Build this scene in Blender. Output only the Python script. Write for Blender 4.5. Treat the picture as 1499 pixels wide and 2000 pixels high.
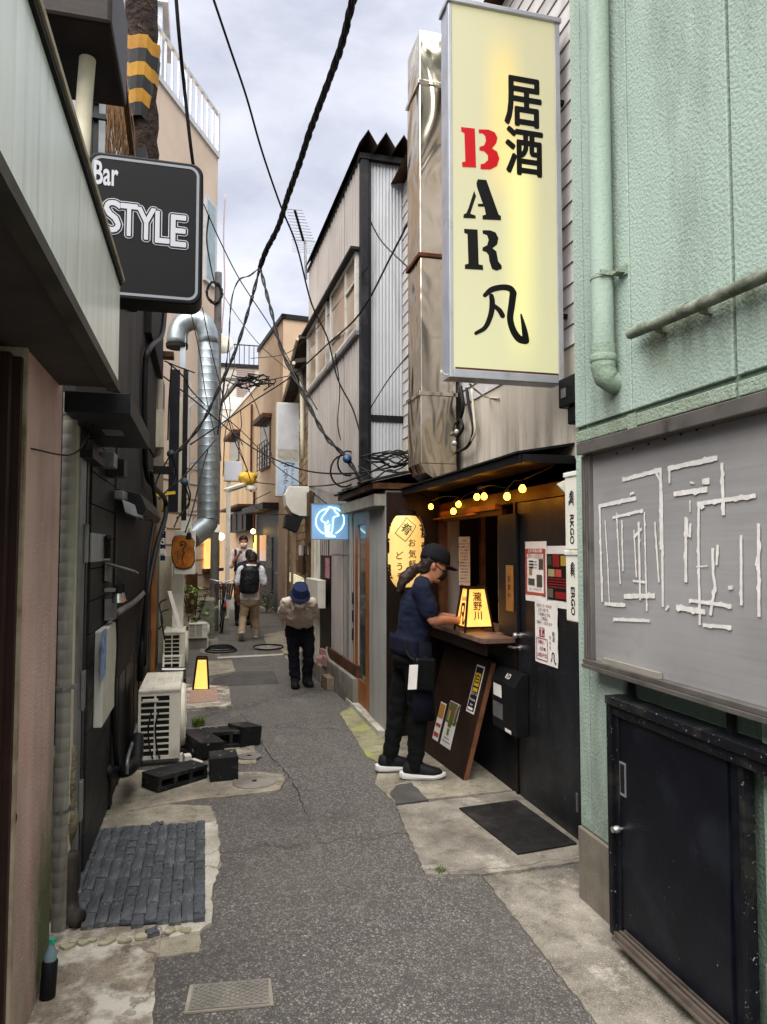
import bpy, bmesh, math, random
from mathutils import Vector, Matrix
PI = math.pi
random.seed(11)
sc = bpy.context.scene
col = sc.collection
for o in list(bpy.data.objects):
    bpy.data.objects.remove(o)

# ------------------------------------------------------------------ camera
CAM_H, FPX, PW, PH = 1.6, 1386.0, 1499.0, 2000.0
PITCH, YAW = 0.053342, 0.246678
cam = bpy.data.cameras.new('camera')
cam_o = bpy.data.objects.new('camera', cam)
col.objects.link(cam_o)
cam_o.location = (0, 0, CAM_H)
cam_o.rotation_euler = (PI / 2 + PITCH, 0, -YAW)
cam.sensor_fit = 'HORIZONTAL'
cam.sensor_width = 36.0
cam.lens = 36.0 * FPX / PW
cam.clip_start = 0.05
cam.clip_end = 500
sc.camera = cam_o

# ------------------------------------------------------------------ sky, sun, exposure
SUN_EL, SUN_AZ = 62.0, 212.0          # degrees; azimuth clockwise from +Y
world = bpy.data.worlds.new('World')
sc.world = world
world.use_nodes = True
wn = world.node_tree
wn.nodes.clear()
def WN(t, **k):
    n = wn.nodes.new(t)
    for a, b in k.items():
        setattr(n, a, b)
    return n
w_out = WN('ShaderNodeOutputWorld')
w_bg = WN('ShaderNodeBackground')
w_bg.inputs['Strength'].default_value = 0.058
sky = WN('ShaderNodeTexSky')
sky.sky_type = 'NISHITA'
sky.sun_disc = False
sky.sun_elevation = math.radians(SUN_EL)
sky.sun_rotation = math.radians(SUN_AZ)
w_tc = WN('ShaderNodeTexCoord')
w_map = WN('ShaderNodeMapping')
w_map.inputs['Scale'].default_value = (1.0, 1.0, 2.2)
w_map.inputs['Location'].default_value = (0.3, 0.1, 0.7)
n1 = WN('ShaderNodeTexNoise')
n1.inputs['Scale'].default_value = 3.4
n1.inputs['Detail'].default_value = 8
n1.inputs['Roughness'].default_value = 0.56
n1.inputs['Distortion'].default_value = 0.25
rp = WN('ShaderNodeValToRGB')
e = rp.color_ramp.elements
e[0].position = 0.34; e[0].color = (1.50, 1.56, 1.86, 1)
e[1].position = 0.66; e[1].color = (2.55, 2.56, 2.66, 1)
m = rp.color_ramp.elements.new(0.5); m.color = (2.02, 2.07, 2.32, 1)
mx = WN('ShaderNodeMix', data_type='RGBA')
mx.inputs['Factor'].default_value = 0.95
L = wn.links.new
L(w_tc.outputs['Generated'], w_map.inputs['Vector'])
L(w_map.outputs['Vector'], n1.inputs['Vector'])
L(n1.outputs['Fac'], rp.inputs['Fac'])
L(sky.outputs['Color'], mx.inputs[6])
L(rp.outputs['Color'], mx.inputs[7])
L(mx.outputs[2], w_bg.inputs['Color'])
L(w_bg.outputs['Background'], w_out.inputs['Surface'])
sun = bpy.data.lights.new('sun', 'SUN')
sun.energy = 1.5
sun.angle = math.radians(80)
sun.color = (1.0, 0.965, 0.92)
sun_o = bpy.data.objects.new('sun', sun)
col.objects.link(sun_o)
sun_o.rotation_euler = (math.radians(90 - SUN_EL), 0, math.radians(180 - SUN_AZ))
sun_o.location = (0, 0, 20)
vs = sc.view_settings
vs.view_transform = 'Standard'
vs.look = 'None'
vs.exposure = 2.85
vs.gamma = 1.0
vs.use_curve_mapping = False
sc.cycles.use_denoising = True
sc.cycles.max_bounces = 8
sc.cycles.diffuse_bounces = 5
sc.cycles.sample_clamp_indirect = 4.0
sc.cycles.caustics_reflective = False
sc.cycles.caustics_refractive = False

# ------------------------------------------------------------------ surveying: where a sight line meets a real plane
_c = Vector((math.sin(YAW) * math.cos(PITCH), math.cos(YAW) * math.cos(PITCH), math.sin(PITCH)))
_r = Vector((math.cos(YAW), -math.sin(YAW), 0))
_u = _r.cross(_c)
_O = Vector((0, 0, CAM_H))
def _ray(x, y):
    return _c + _r * ((x - PW / 2) / FPX) - _u * ((y - PH / 2) / FPX)
def gnd(x, y, z=0.0):
    d = _ray(x, y); return _O + d * ((z - CAM_H) / d.z)
def wx(x, y, X):
    d = _ray(x, y); return _O + d * (X / d.x)
def wy(x, y, Y):
    d = _ray(x, y); return _O + d * (Y / d.y)

# ------------------------------------------------------------------ materials
def lin(c):
    if isinstance(c, str):
        c = c.lstrip('#')
        c = [int(c[i:i + 2], 16) / 255 for i in (0, 2, 4)]
        c = [x / 12.92 if x <= 0.04045 else ((x + 0.055) / 1.055) ** 2.4 for x in c]
    return (c[0], c[1], c[2], 1.0)
MATS = {}
class NT:
    def __init__(s, name):
        s.m = bpy.data.materials.new(name); s.m.use_nodes = True
        s.t = s.m.node_tree; s.b = s.t.nodes['Principled BSDF']
        s.tc = s.n('ShaderNodeTexCoord'); s.co = s.tc.outputs['Object']
    def n(s, t, **k):
        x = s.t.nodes.new(t)
        for a, b in k.items(): setattr(x, a, b)
        return x
    def l(s, a, b): s.t.links.new(a, b)
    def mapped(s, scale, loc=(0, 0, 0)):
        mp = s.n('ShaderNodeMapping'); mp.inputs['Scale'].default_value = scale; mp.inputs['Location'].default_value = loc
        s.l(s.co, mp.inputs['Vector']); return mp.outputs['Vector']
    def noise(s, scale, detail=5, rough=.55, vec=None, dist=0.0):
        x = s.n('ShaderNodeTexNoise'); x.inputs['Scale'].default_value = scale
        x.inputs['Detail'].default_value = detail; x.inputs['Roughness'].default_value = rough
        x.inputs['Distortion'].default_value = dist
        s.l(vec if vec is not None else s.co, x.inputs['Vector']); return x.outputs['Fac']
    def voro(s, scale, feature='F1', out='Distance', vec=None):
        x = s.n('ShaderNodeTexVoronoi', feature=feature); x.inputs['Scale'].default_value = scale
        s.l(vec if vec is not None else s.co, x.inputs['Vector']); return x.outputs[out]
    def ramp(s, fac, lo, hi, a=0.0, b=1.0):
        x = s.n('ShaderNodeMapRange'); x.inputs[1].default_value = lo; x.inputs[2].default_value = hi
        x.inputs[3].default_value = a; x.inputs[4].default_value = b
        s.l(fac, x.inputs[0]); return x.outputs[0]
    def mix(s, f, a, b):
        x = s.n('ShaderNodeMix', data_type='RGBA')
        for i, v in ((0, f), (6, a), (7, b)):
            if hasattr(v, 'is_linked') or hasattr(v, 'links'): s.l(v, x.inputs[i])
            elif i == 0: x.inputs[0].default_value = v
            else: x.inputs[i].default_value = lin(v)
        return x.outputs[2]
    def math(s, op, a, b=0.0):
        x = s.n('ShaderNodeMath', operation=op)
        for i, v in ((0, a), (1, b)):
            if hasattr(v, 'links'): s.l(v, x.inputs[i])
            else: x.inputs[i].default_value = v
        return x.outputs[0]
    def sepz(s):
        x = s.n('ShaderNodeSeparateXYZ'); s.l(s.co, x.inputs[0]); return x.outputs
    def bump(s, h, strength, dist=.01, prev=None):
        x = s.n('ShaderNodeBump'); x.inputs['Strength'].default_value = strength; x.inputs['Distance'].default_value = dist
        s.l(h, x.inputs['Height'])
        if prev is not None: s.l(prev, x.inputs['Normal'])
        return x.outputs['Normal']
    def base(s, c): s.l(c, s.b.inputs['Base Color'])
def pm(name, c1, c2=None, scale=6, rough=.7, metal=0.0, bump=0.0, bsc=60, bd=.006, dirt=None, dsc=3, dlo=.5, dhi=.75,
       streak=False, spec=None, rvar=0.0, lo=.35, hi=.65, chips=None, chsc=25, chlo=.68, trans=0.0, alpha=None, damt=1.0):
    if name in MATS: return MATS[name]
    t = NT(name)
    rnd = t.n('ShaderNodeObjectInfo').outputs['Random']
    va = t.n('ShaderNodeVectorMath', operation='ADD'); cm = t.n('ShaderNodeCombineXYZ')
    r10 = t.math('MULTIPLY', rnd, 17.0)
    for i in range(3): t.l(r10, cm.inputs[i])
    t.l(t.co, va.inputs[0]); t.l(cm.outputs[0], va.inputs[1]); t.co = va.outputs[0]
    f = t.ramp(t.noise(scale, 6), lo, hi)
    c = t.mix(f, c1, c2 if c2 is not None else c1)
    if dirt is not None:
        v = t.mapped((1, 1, .12)) if streak else t.co
        d = t.ramp(t.noise(dsc, 7, .62, v, .4), dlo, dhi, 0, damt)
        c = t.mix(d, c, dirt)
    if chips is not None:
        ch = t.ramp(t.noise(chsc, 5, .6), chlo, chlo + .03)
        c = t.mix(ch, c, chips)
    t.base(c)
    t.b.inputs['Roughness'].default_value = rough
    if rvar: t.l(t.ramp(t.noise(scale * 1.7, 5), .3, .7, rough - rvar, rough + rvar), t.b.inputs['Roughness'])
    t.b.inputs['Metallic'].default_value = metal
    t.b.inputs['Specular IOR Level'].default_value = spec if spec is not None else (.5 if metal > .4 or rough < .2 else .2)
    if trans: t.b.inputs['Transmission Weight'].default_value = trans
    if bump: t.l(t.bump(t.noise(bsc, 4), bump, bd), t.b.inputs['Normal'])
    MATS[name] = t.m
    return t.m
def emis(name, c, strength, c2=None, scale=6, base=None):
    if name in MATS: return MATS[name]
    t = NT(name)
    t.b.inputs['Base Color'].default_value = lin(base or c)
    if c2 is not None:
        k = t.mix(t.ramp(t.noise(scale, 3), .35, .65), c, c2); t.l(k, t.b.inputs['Emission Color'])
    else: t.b.inputs['Emission Color'].default_value = lin(c)
    t.b.inputs['Emission Strength'].default_value = strength * .245
    t.b.inputs['Roughness'].default_value = .5
    MATS[name] = t.m
    return t.m

# ------------------------------------------------------------------ mesh building
def frame_axes(d, up=Vector((0, 0, 1))):
    d = d.normalized()
    if abs(d.dot(up)) > .97: up = Vector((0, 1, 0))
    a = d.cross(up).normalized(); b = a.cross(d).normalized()
    return a, b
class MB:
    def __init__(s): s.v = []; s.f = []; s.mi = []; s.cur = 0
    def add(s, vs_, fs, m=None):
        k = len(s.v); s.v += [Vector(p) for p in vs_]
        for f in fs: s.f.append([i + k for i in f]); s.mi.append(s.cur if m is None else m)
        return s
    def box(s, x0, x1, y0, y1, z0, z1, m=None):
        return s.add([(x0, y0, z0), (x1, y0, z0), (x1, y1, z0), (x0, y1, z0), (x0, y0, z1), (x1, y0, z1), (x1, y1, z1), (x0, y1, z1)],
                     [(0, 3, 2, 1), (4, 5, 6, 7), (0, 1, 5, 4), (1, 2, 6, 5), (2, 3, 7, 6), (3, 0, 4, 7)], m)
    def obox(s, o, u, v, n, m=None):
        """box from corner o spanned by three edge vectors"""
        o, u, v, n = Vector(o), Vector(u), Vector(v), Vector(n)
        if u.cross(v).dot(n) < 0: u, v = v, u
        return s.add([o, o + u, o + u + v, o + v, o + n, o + u + n, o + u + v + n, o + v + n],
                     [(0, 3, 2, 1), (4, 5, 6, 7), (0, 1, 5, 4), (1, 2, 6, 5), (2, 3, 7, 6), (3, 0, 4, 7)], m)
    def bar(s, p, q, w, h, up=(0, 0, 1), m=None):
        p, q = Vector(p), Vector(q); a, b = frame_axes(q - p, Vector(up))
        return s.obox(p - a * w / 2 - b * h / 2, a * w, b * h, q - p, m)
    def tube(s, pts, r, n=8, m=None, cap=True, closed=False):
        pts = [Vector(p) for p in pts]; rs = r if isinstance(r, (list, tuple)) else [r] * len(pts)
        N = len(pts); vs_ = []; A = None
        for i, p in enumerate(pts):
            if closed: d = pts[(i + 1) % N] - pts[i - 1]
            else: d = pts[min(i + 1, N - 1)] - pts[max(i - 1, 0)]
            if d.length < 1e-9: d = Vector((0, 0, 1))
            d.normalize()
            if A is None: A, B = frame_axes(d)
            else:
                A = A - d * A.dot(d)
                if A.length < 1e-6: A, B = frame_axes(d)
                A.normalize()
            B = d.cross(A)
            for k in range(n):
                t = 2 * PI * k / n; vs_.append(p + (A * math.cos(t) + B * math.sin(t)) * rs[i])
        fs = []
        for i in range(N if closed else N - 1):
            j = (i + 1) % N
            for k in range(n): fs.append((i * n + k, i * n + (k + 1) % n, j * n + (k + 1) % n, j * n + k))
        if cap and not closed: fs.append(tuple(range(n - 1, -1, -1))); fs.append(tuple((N - 1) * n + k for k in range(n)))
        return s.add(vs_, fs, m)
    def prism(s, poly, vec, m=None):
        poly = [Vector(p) for p in poly]; vec = Vector(vec); n = len(poly)
        nrm = Vector((0, 0, 0))
        for i in range(n): nrm += (poly[i] - poly[0]).cross(poly[(i + 1) % n] - poly[0])
        if nrm.dot(vec) < 0: poly = poly[::-1]
        return s.add(poly + [p + vec for p in poly], [tuple(range(n - 1, -1, -1)), tuple(range(n, 2 * n))] +
                     [(i, (i + 1) % n, (i + 1) % n + n, i + n) for i in range(n)], m)
    def lathe(s, prof, o=(0, 0, 0), ax=(0, 0, 1), n=16, m=None, capends=True):
        o, ax = Vector(o), Vector(ax).normalized(); a, b = frame_axes(ax); vs_ = []; fs = []
        for r, z in prof:
            for k in range(n):
                t = 2 * PI * k / n; vs_.append(o + ax * z + (a * math.cos(t) + b * math.sin(t)) * r)
        for i in range(len(prof) - 1):
            for k in range(n): fs.append((i * n + k, (i + 1) * n + k, (i + 1) * n + (k + 1) % n, i * n + (k + 1) % n))
        if capends: fs.append(tuple(range(n))); fs.append(tuple(range(len(prof) * n - 1, (len(prof) - 1) * n - 1, -1)))
        return s.add(vs_, fs, m)
    def ball(s, o, r, n=10, m=None, sz=(1, 1, 1)):
        o = Vector(o); vs_ = []; fs = []; h = n // 2 + 1
        for i in range(h + 1):
            ph = PI * i / h
            for k in range(n):
                t = 2 * PI * k / n; vs_.append(o + Vector((math.sin(ph) * math.cos(t) * r * sz[0], math.sin(ph) * math.sin(t) * r * sz[1], math.cos(ph) * r * sz[2])))
        for i in range(h):
            for k in range(n): fs.append((i * n + k, (i + 1) * n + k, (i + 1) * n + (k + 1) % n, i * n + (k + 1) % n))
        return s.add(vs_, fs, m)
    def quad(s, a, b, c, d, m=None): return s.add([a, b, c, d], [(0, 1, 2, 3)], m)
    def loft(s, rings, m=None, cap=True):
        """rings: lists of equal-length point loops"""
        n = len(rings[0]); vs_ = [p for r in rings for p in r]; fs = []
        for i in range(len(rings) - 1):
            for k in range(n): fs.append((i * n + k, i * n + (k + 1) % n, (i + 1) * n + (k + 1) % n, (i + 1) * n + k))
        if cap: fs.append(tuple(range(n - 1, -1, -1))); fs.append(tuple((len(rings) - 1) * n + k for k in range(n)))
        return s.add(vs_, fs, m)
    def build(s, name, mats, parent=None, smooth=False, bevel=0.0, recalc=True, label=None, kind=None):
        me = bpy.data.meshes.new(name)
        off = origin(parent)
        me.from_pydata([tuple(p - off) for p in s.v], [], s.f)
        mats = mats if isinstance(mats, (list, tuple)) else [mats]
        for x in mats: me.materials.append(x)
        me.polygons.foreach_set('material_index', [min(i, len(mats) - 1) for i in s.mi])
        if recalc:
            bm = bmesh.new(); bm.from_mesh(me); bmesh.ops.recalc_face_normals(bm, faces=bm.faces); bm.to_mesh(me); bm.free()
        if smooth:
            me.polygons.foreach_set('use_smooth', [True] * len(me.polygons))
        me.update()
        o = bpy.data.objects.new(name, me); col.objects.link(o)
        if parent is not None: o.parent = parent
        if smooth == 'auto' or (smooth and smooth is not True):
            try: me.set_sharp_from_angle(angle=math.radians(40))
            except Exception: pass
        if bevel:
            b = o.modifiers.new('bevel', 'BEVEL'); b.width = bevel; b.segments = 2; b.limit_method = 'ANGLE'; b.angle_limit = math.radians(40)
        if label: o['label'] = label
        if kind: o['kind'] = kind
        return o
def origin(o):
    p = Vector((0, 0, 0))
    while o is not None: p += o.location; o = o.parent
    return p
def tag(o, label, cat, group=None):
    o['label'] = label; o['category'] = cat
    if group: o['group'] = group
    return o
def thing(name, label, cat, loc=(0, 0, 0), group=None):
    o = bpy.data.objects.new(name, None); col.objects.link(o); o.location = loc; o.empty_display_size = .1
    return tag(o, label, cat, group)
def struct(o): o['kind'] = 'structure'; return o
def kids(o): return [c for c in list(bpy.data.objects) if c.parent == o]
def copy_tree(o, parent=None):
    c = o.copy(); col.objects.link(c)
    if parent is not None: c.parent = parent
    for ch in kids(o): copy_tree(ch, c)
    return c
def share(o, mesh_obj, name, parent, loc):
    c = bpy.data.objects.new(name, mesh_obj.data); col.objects.link(c); c.parent = parent; c.location = loc; return c
def smoothpts(pts, n=6):
    pts = [Vector(p) for p in pts]
    if len(pts) < 3: return [pts[0].lerp(pts[-1], i / n) for i in range(n + 1)]
    P = [pts[0] * 2 - pts[1]] + pts + [pts[-1] * 2 - pts[-2]]; out = []
    for i in range(1, len(P) - 2):
        a, b, c, d = P[i - 1:i + 3]
        for k in range(n):
            t = k / n; out.append(.5 * ((2 * b) + (c - a) * t + (2 * a - 5 * b + 4 * c - d) * t * t + (3 * b - a - 3 * c + d) * t ** 3))
    out.append(pts[-1]); return out

# ------------------------------------------------------------------ flat print: text, strokes, rectangles on a plane
class Plane:
    """o: lower-left corner; u: right; v: up; n: out of the surface"""
    def __init__(s, o, u, v):
        s.o = Vector(o); s.u = Vector(u).normalized(); s.v = Vector(v).normalized(); s.n = s.u.cross(s.v)
    def p(s, a, b, c=0.0): return s.o + s.u * a + s.v * b + s.n * c
def glyph(mb, body, pl, a, b, size, lift=.0015, bold=0.0, m=0, align='CENTER', sx=1.0, thick=.0006, shear=0.0, rot=0.0, fit=None, halo=0.0):
    cu = bpy.data.curves.new('t', 'FONT'); cu.body = body; cu.size = 1.0; cu.align_x = align; cu.align_y = 'CENTER'
    cjk = any(ord(ch_) > 0x2E80 for ch_ in body); cu.offset = 0 if (cjk or halo) else bold; cu.shear = shear; cu.resolution_u = 3; cu.space_line = .95
    ob = bpy.data.objects.new('t', cu); col.objects.link(ob)
    dg = bpy.context.evaluated_depsgraph_get(); me = bpy.data.meshes.new_from_object(ob.evaluated_get(dg))
    vs_ = [v.co.copy() for v in me.vertices]; fs = [tuple(p.vertices) for p in me.polygons]
    bpy.data.objects.remove(ob); bpy.data.curves.remove(cu); bpy.data.meshes.remove(me)
    if not vs_: return
    ca, sa = math.cos(rot), math.sin(rot)
    if fit:      # fit = (width, height): stretch the lettering to that box, centred on (a, b)
        x0 = min(v.x for v in vs_); x1 = max(v.x for v in vs_); y0 = min(v.y for v in vs_); y1 = max(v.y for v in vs_)
        for v in vs_: v.x = (v.x - (x0 + x1) / 2) / (x1 - x0) * fit[0]; v.y = (v.y - (y0 + y1) / 2) / (y1 - y0) * fit[1]
        size = 1.0; sx = 1.0
    rad = halo if halo else (bold * (min(fit) if fit else size) * .8 if cjk else 0)
    shifts = [(0, 0)] + ([(rad * math.cos(t * PI / (8 if halo else 3)), rad * math.sin(t * PI / (8 if halo else 3))) for t in range(16 if halo else 6)] if rad else [])
    for k, (dx, dy) in enumerate(shifts):
        out = []
        for v in vs_:
            x, y = v.x * size * sx, v.y * size
            out.append(pl.p(a + x * ca - y * sa + dx, b + x * sa + y * ca + dy, lift + .00004 * k))
        mb.add(out, fs, m)
def vtext(mb, body, pl, a, b, size, step=None, **k):
    for i, ch in enumerate(body):
        if ch == 'ー':
            glyph(mb, '|', pl, a, b - i * (step or size), size * .9, **k)
        elif ch != ' ': glyph(mb, ch, pl, a, b - i * (step or size), size, **k)
def rect(mb, pl, a0, a1, b0, b1, lift=.001, m=0): mb.quad(pl.p(a0, b0, lift), pl.p(a1, b0, lift), pl.p(a1, b1, lift), pl.p(a0, b1, lift), m)
def outline(mb, pl, a0, a1, b0, b1, w, lift=.001, m=0):
    rect(mb, pl, a0, a1, b0, b0 + w, lift, m); rect(mb, pl, a0, a1, b1 - w, b1, lift, m)
    rect(mb, pl, a0, a0 + w, b0 + w, b1 - w, lift, m); rect(mb, pl, a1 - w, a1, b0 + w, b1 - w, lift, m)
def poly(mb, pl, pts, lift=.0015, m=0): mb.add([pl.p(a, b, lift) for a, b in pts], [tuple(range(len(pts)))], m)
def brush(mb, pl, pts, ws, lift=.0015, m=0, n=5):
    """a brush stroke of varying width"""
    q = smoothpts([Vector((a, b, w)) for (a, b), w in zip(pts, ws)], n)
    Lp, Rp = [], []
    for i, p in enumerate(q):
        d = q[min(i + 1, len(q) - 1)] - q[max(i - 1, 0)]; d = Vector((d.x, d.y)); d.normalize()
        nx = Vector((-d.y, d.x)) * p.z / 2
        Lp.append(pl.p(p.x + nx.x, p.y + nx.y, lift)); Rp.append(pl.p(p.x - nx.x, p.y - nx.y, lift))
    k = len(q); mb.add(Lp + Rp, [(i, i + k, i + 1 + k, i + 1) for i in range(k - 1)], m)
    for p, sgn in ((q[0], 0), (q[-1], 0)):
        mb.add([pl.p(p.x + math.cos(t * PI / 5) * p.z / 2, p.y + math.sin(t * PI / 5) * p.z / 2, lift + .0002) for t in range(10)], [tuple(range(10))], m)

# ================================================================== common materials
M_black = pm('black_paint', '#0d0d0f', '#161618', rough=.55, bump=.15, bsc=40, chips='#4a4846', chsc=55, chlo=.73)
M_blackm = pm('black_metal', '#0c0d0f', '#15161a', rough=.5, dirt='#2f2d2b', dsc=6, dlo=.6, dhi=.85)
M_cable = pm('cable_rubber', '#121212', '#1c1b1b', rough=.6)
M_steelgrey = pm('grey_steel', '#7b7d7f', '#8d8f90', rough=.45, metal=.6, dirt='#5c5650', dsc=4)
M_alu = pm('aluminium', '#a9adb2', '#bcc0c4', rough=.4, metal=.7, dirt='#77756f', dsc=5, dlo=.58, dhi=.85)
M_whitepl = pm('white_plastic', '#d4d2c8', '#c6c3b6', rough=.5, dirt='#8f8877', dsc=4, dlo=.58, dhi=.85)
M_cream = pm('cream_paint', '#cfc8b2', '#bfb79f', rough=.6, dirt='#857b66', dsc=3, streak=True)
M_paper = pm('paper', '#e4e0da', '#d8d2cc', rough=.8)
M_ink = pm('ink_black', '#141414', '#191919', rough=.7)
M_red = pm('ink_red', '#a01c22', '#b0262a', rough=.7)
M_wood = pm('brown_wood', '#5a3a22', '#3e2716', scale=9, rough=.6, bump=.2, bsc=35, dirt='#26180e', dsc=5)
M_woodlt = pm('light_wood', '#9a6a38', '#83562b', scale=7, rough=.5, bump=.1)
M_orangewood = pm('orange_wood', '#a0632a', '#7f4a1d', scale=5, rough=.5, bump=.15, dirt='#4a2a12', dsc=3, streak=True)
M_darkwood = pm('dark_stained_wood', '#20130d', '#140c08', scale=6, rough=.5, bump=.2, bsc=30, dirt='#0f0b09', dsc=3)
M_redwood = pm('dark_red_wood', '#3a1610', '#260f0b', scale=4, rough=.45, bump=.1)
M_rust = pm('rust', '#5b3220', '#3b2016', scale=9, rough=.85, bump=.3)
M_concrete = pm('concrete_grey', '#8b857c', '#756f66', scale=5, rough=.9, bump=.5, bsc=90, bd=.004, dirt='#4c4740', dsc=2.2, dlo=.5, dhi=.75)
M_galv = pm('galvanised', '#8c959a', '#a0a9ad', scale=3, rough=.38, metal=.75, dirt='#6d7478', dsc=4)
M_glass = pm('window_glass', '#3a4040', '#4b5250', rough=.08, spec=.8)
M_rubber = pm('black_rubber', '#151413', '#201e1d', scale=14, rough=.85, bump=.3, bsc=140, dirt='#3c3733', dsc=5)
M_pinkskin = None

# ================================================================== ground
def asphalt():
    t = NT('asphalt')
    v1 = t.voro(84, out='Color'); v1d = t.voro(84); e = t.voro(84, 'DISTANCE_TO_EDGE')
    g = t.n('ShaderNodeRGBToBW'); t.l(v1, g.inputs[0])
    stone = t.mix(t.ramp(g.outputs[0], .25, .8), '#524f4c', '#86817b')
    stone = t.mix(t.ramp(g.outputs[0], .92, .97), stone, '#a8a29b')
    pit = t.ramp(e, .0, .20)
    c = t.mix(pit, '#3a3734', stone)
    big = t.ramp(t.noise(.8, 6, .6), .35, .7)
    c = t.mix(t.math('MULTIPLY', big, .4), c, '#67615a')
    st = t.ramp(t.noise(1.3, 7, .68), .5, .72)
    c = t.mix(t.math('MULTIPLY', st, .55), c, '#33302d')
    st2 = t.ramp(t.noise(3.7, 6, .7, t.mapped((1, .35, 1), (4, 2, 0))), .58, .72)
    c = t.mix(t.math('MULTIPLY', st2, .35), c, '#8b857d')
    crack = t.voro(.55, 'DISTANCE_TO_EDGE', vec=None)
    # distort the crack net
    dv = t.n('ShaderNodeTexNoise'); dv.inputs['Scale'].default_value = 5; dv.inputs['Detail'].default_value = 6; t.l(t.co, dv.inputs['Vector'])
    ad = t.n('ShaderNodeMixRGB') if False else t.n('ShaderNodeVectorMath', operation='MULTIPLY_ADD')
    t.l(dv.outputs['Color'], ad.inputs[0]); ad.inputs[1].default_value = (.5, .5, .5); t.l(t.co, ad.inputs[2])
    crack = t.voro(.42, 'DISTANCE_TO_EDGE', vec=ad.outputs[0])
    ck = t.ramp(crack, .003, .011, 1, 0)
    c = t.mix(t.math('MULTIPLY', ck, .45), c, '#2a2725')
    t.base(c)
    t.b.inputs['Roughness'].default_value = .82
    h = t.math('ADD', t.math('MULTIPLY', pit, .6), t.math('MULTIPLY', t.ramp(v1d, 0, .6, 1, 0), .4))
    t.l(t.bump(h, .65, .005), t.b.inputs['Normal'])
    return t.m
def concrete_ground(name, c1, c2, stain, moss=None):
    t = NT(name)
    c = t.mix(t.ramp(t.noise(7, 7, .65), .3, .7), c1, c2)
    c = t.mix(t.ramp(t.noise(1.9, 8, .7), .42, .68), c, stain)
    c = t.mix(t.math('MULTIPLY', t.ramp(t.noise(9, 7, .72, t.mapped((1, 1, 1), (7, 1, 0))), .52, .64), .65), c, stain)
    c = t.mix(t.math('MULTIPLY', t.ramp(t.noise(4.3, 7, .7, t.mapped((1, 1, 1), (1, 9, 0))), .58, .7), .6), c, '#bdb6a8')
    spk = t.ramp(t.noise(170, 3, .6), .56, .7)
    c = t.mix(t.math('MULTIPLY', spk, .5), c, '#c8c0b2')
    spd = t.ramp(t.noise(120, 3, .6, t.mapped((1, 1, 1), (3, 4, 1))), .58, .7)
    c = t.mix(t.math('MULTIPLY', spd, .7), c, '#3c372f')
    blot = t.ramp(t.voro(3.1), .02, .07, 1, 0)
    c = t.mix(t.math('MULTIPLY', blot, .7), c, '#3f3a34')
    if moss:
        c = t.mix(t.ramp(t.noise(5, 6, .7), .47, .6), c, moss)
    dv = t.n('ShaderNodeTexNoise'); dv.inputs['Scale'].default_value = 4; dv.inputs['Detail'].default_value = 7; t.l(t.co, dv.inputs['Vector'])
    ad = t.n('ShaderNodeVectorMath', operation='MULTIPLY_ADD')
    t.l(dv.outputs['Color'], ad.inputs[0]); ad.inputs[1].default_value = (.6, .6, .6); t.l(t.co, ad.inputs[2])
    ck = t.ramp(t.voro(.75, 'DISTANCE_TO_EDGE', vec=ad.outputs[0]), .002, .008, 1, 0)
    c = t.mix(t.math('MULTIPLY', ck, .5), c, '#453f37')
    t.base(c); t.b.inputs['Roughness'].default_value = .9
    n = t.bump(t.noise(120, 4), .6, .004)
    t.l(t.bump(t.math('MULTIPLY', ck, -1.0), .6, .01, n), t.b.inputs['Normal'])
    return t.m
M_asph = asphalt()
M_con1 = concrete_ground('pavement_concrete', '#968f83', '#777166', '#4d483f')
M_con2 = concrete_ground('pale_concrete', '#a39b89', '#857d6c', '#565045')
M_con3 = concrete_ground('mossy_concrete', '#a09982', '#878064', '#5f583f', '#8d9450')
M_conbr = concrete_ground('tan_concrete', '#9d9080', '#81776a', '#5a5146', '#bdb8ac')
M_con4 = concrete_ground('white_grout', '#c9c5bb', '#b3ad9f', '#8b8475')
M_patch = pm('smooth_asphalt_patch', '#54514e', '#474543', scale=5, rough=.85, bump=.4, bsc=160, bd=.003, dirt='#3a3836', dsc=2)

g = MB()
N = 24
g.add([(-60, -40, 0), (60, -40, 0), (60, 120, 0), (-60, 120, 0)], [(0, 1, 2, 3)])
struct(g.build('road', M_asph))

def jitter_edge(pts, step=.035, amp=.006):
    out = []
    for i in range(len(pts)):
        a, b = Vector(pts[i]), Vector(pts[(i + 1) % len(pts)]); L_ = (b - a).length; n = max(1, int(L_ / step))
        for k in range(n):
            p = a.lerp(b, k / n)
            if k: p += Vector((random.uniform(-amp, amp), random.uniform(-amp, amp), 0))
            out.append(p)
    return out
def patch(name, pts, z, mat, amp=.006):
    q = jitter_edge([Vector((p[0], p[1], 0)) for p in pts], amp=amp)
    b = MB(); b.prism([(p.x, p.y, -.03) for p in q], (0, 0, z + .03))
    o = b.build(name, mat); struct(o); return o
P = lambda *a: [gnd(x, y) for x, y in a]
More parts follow.
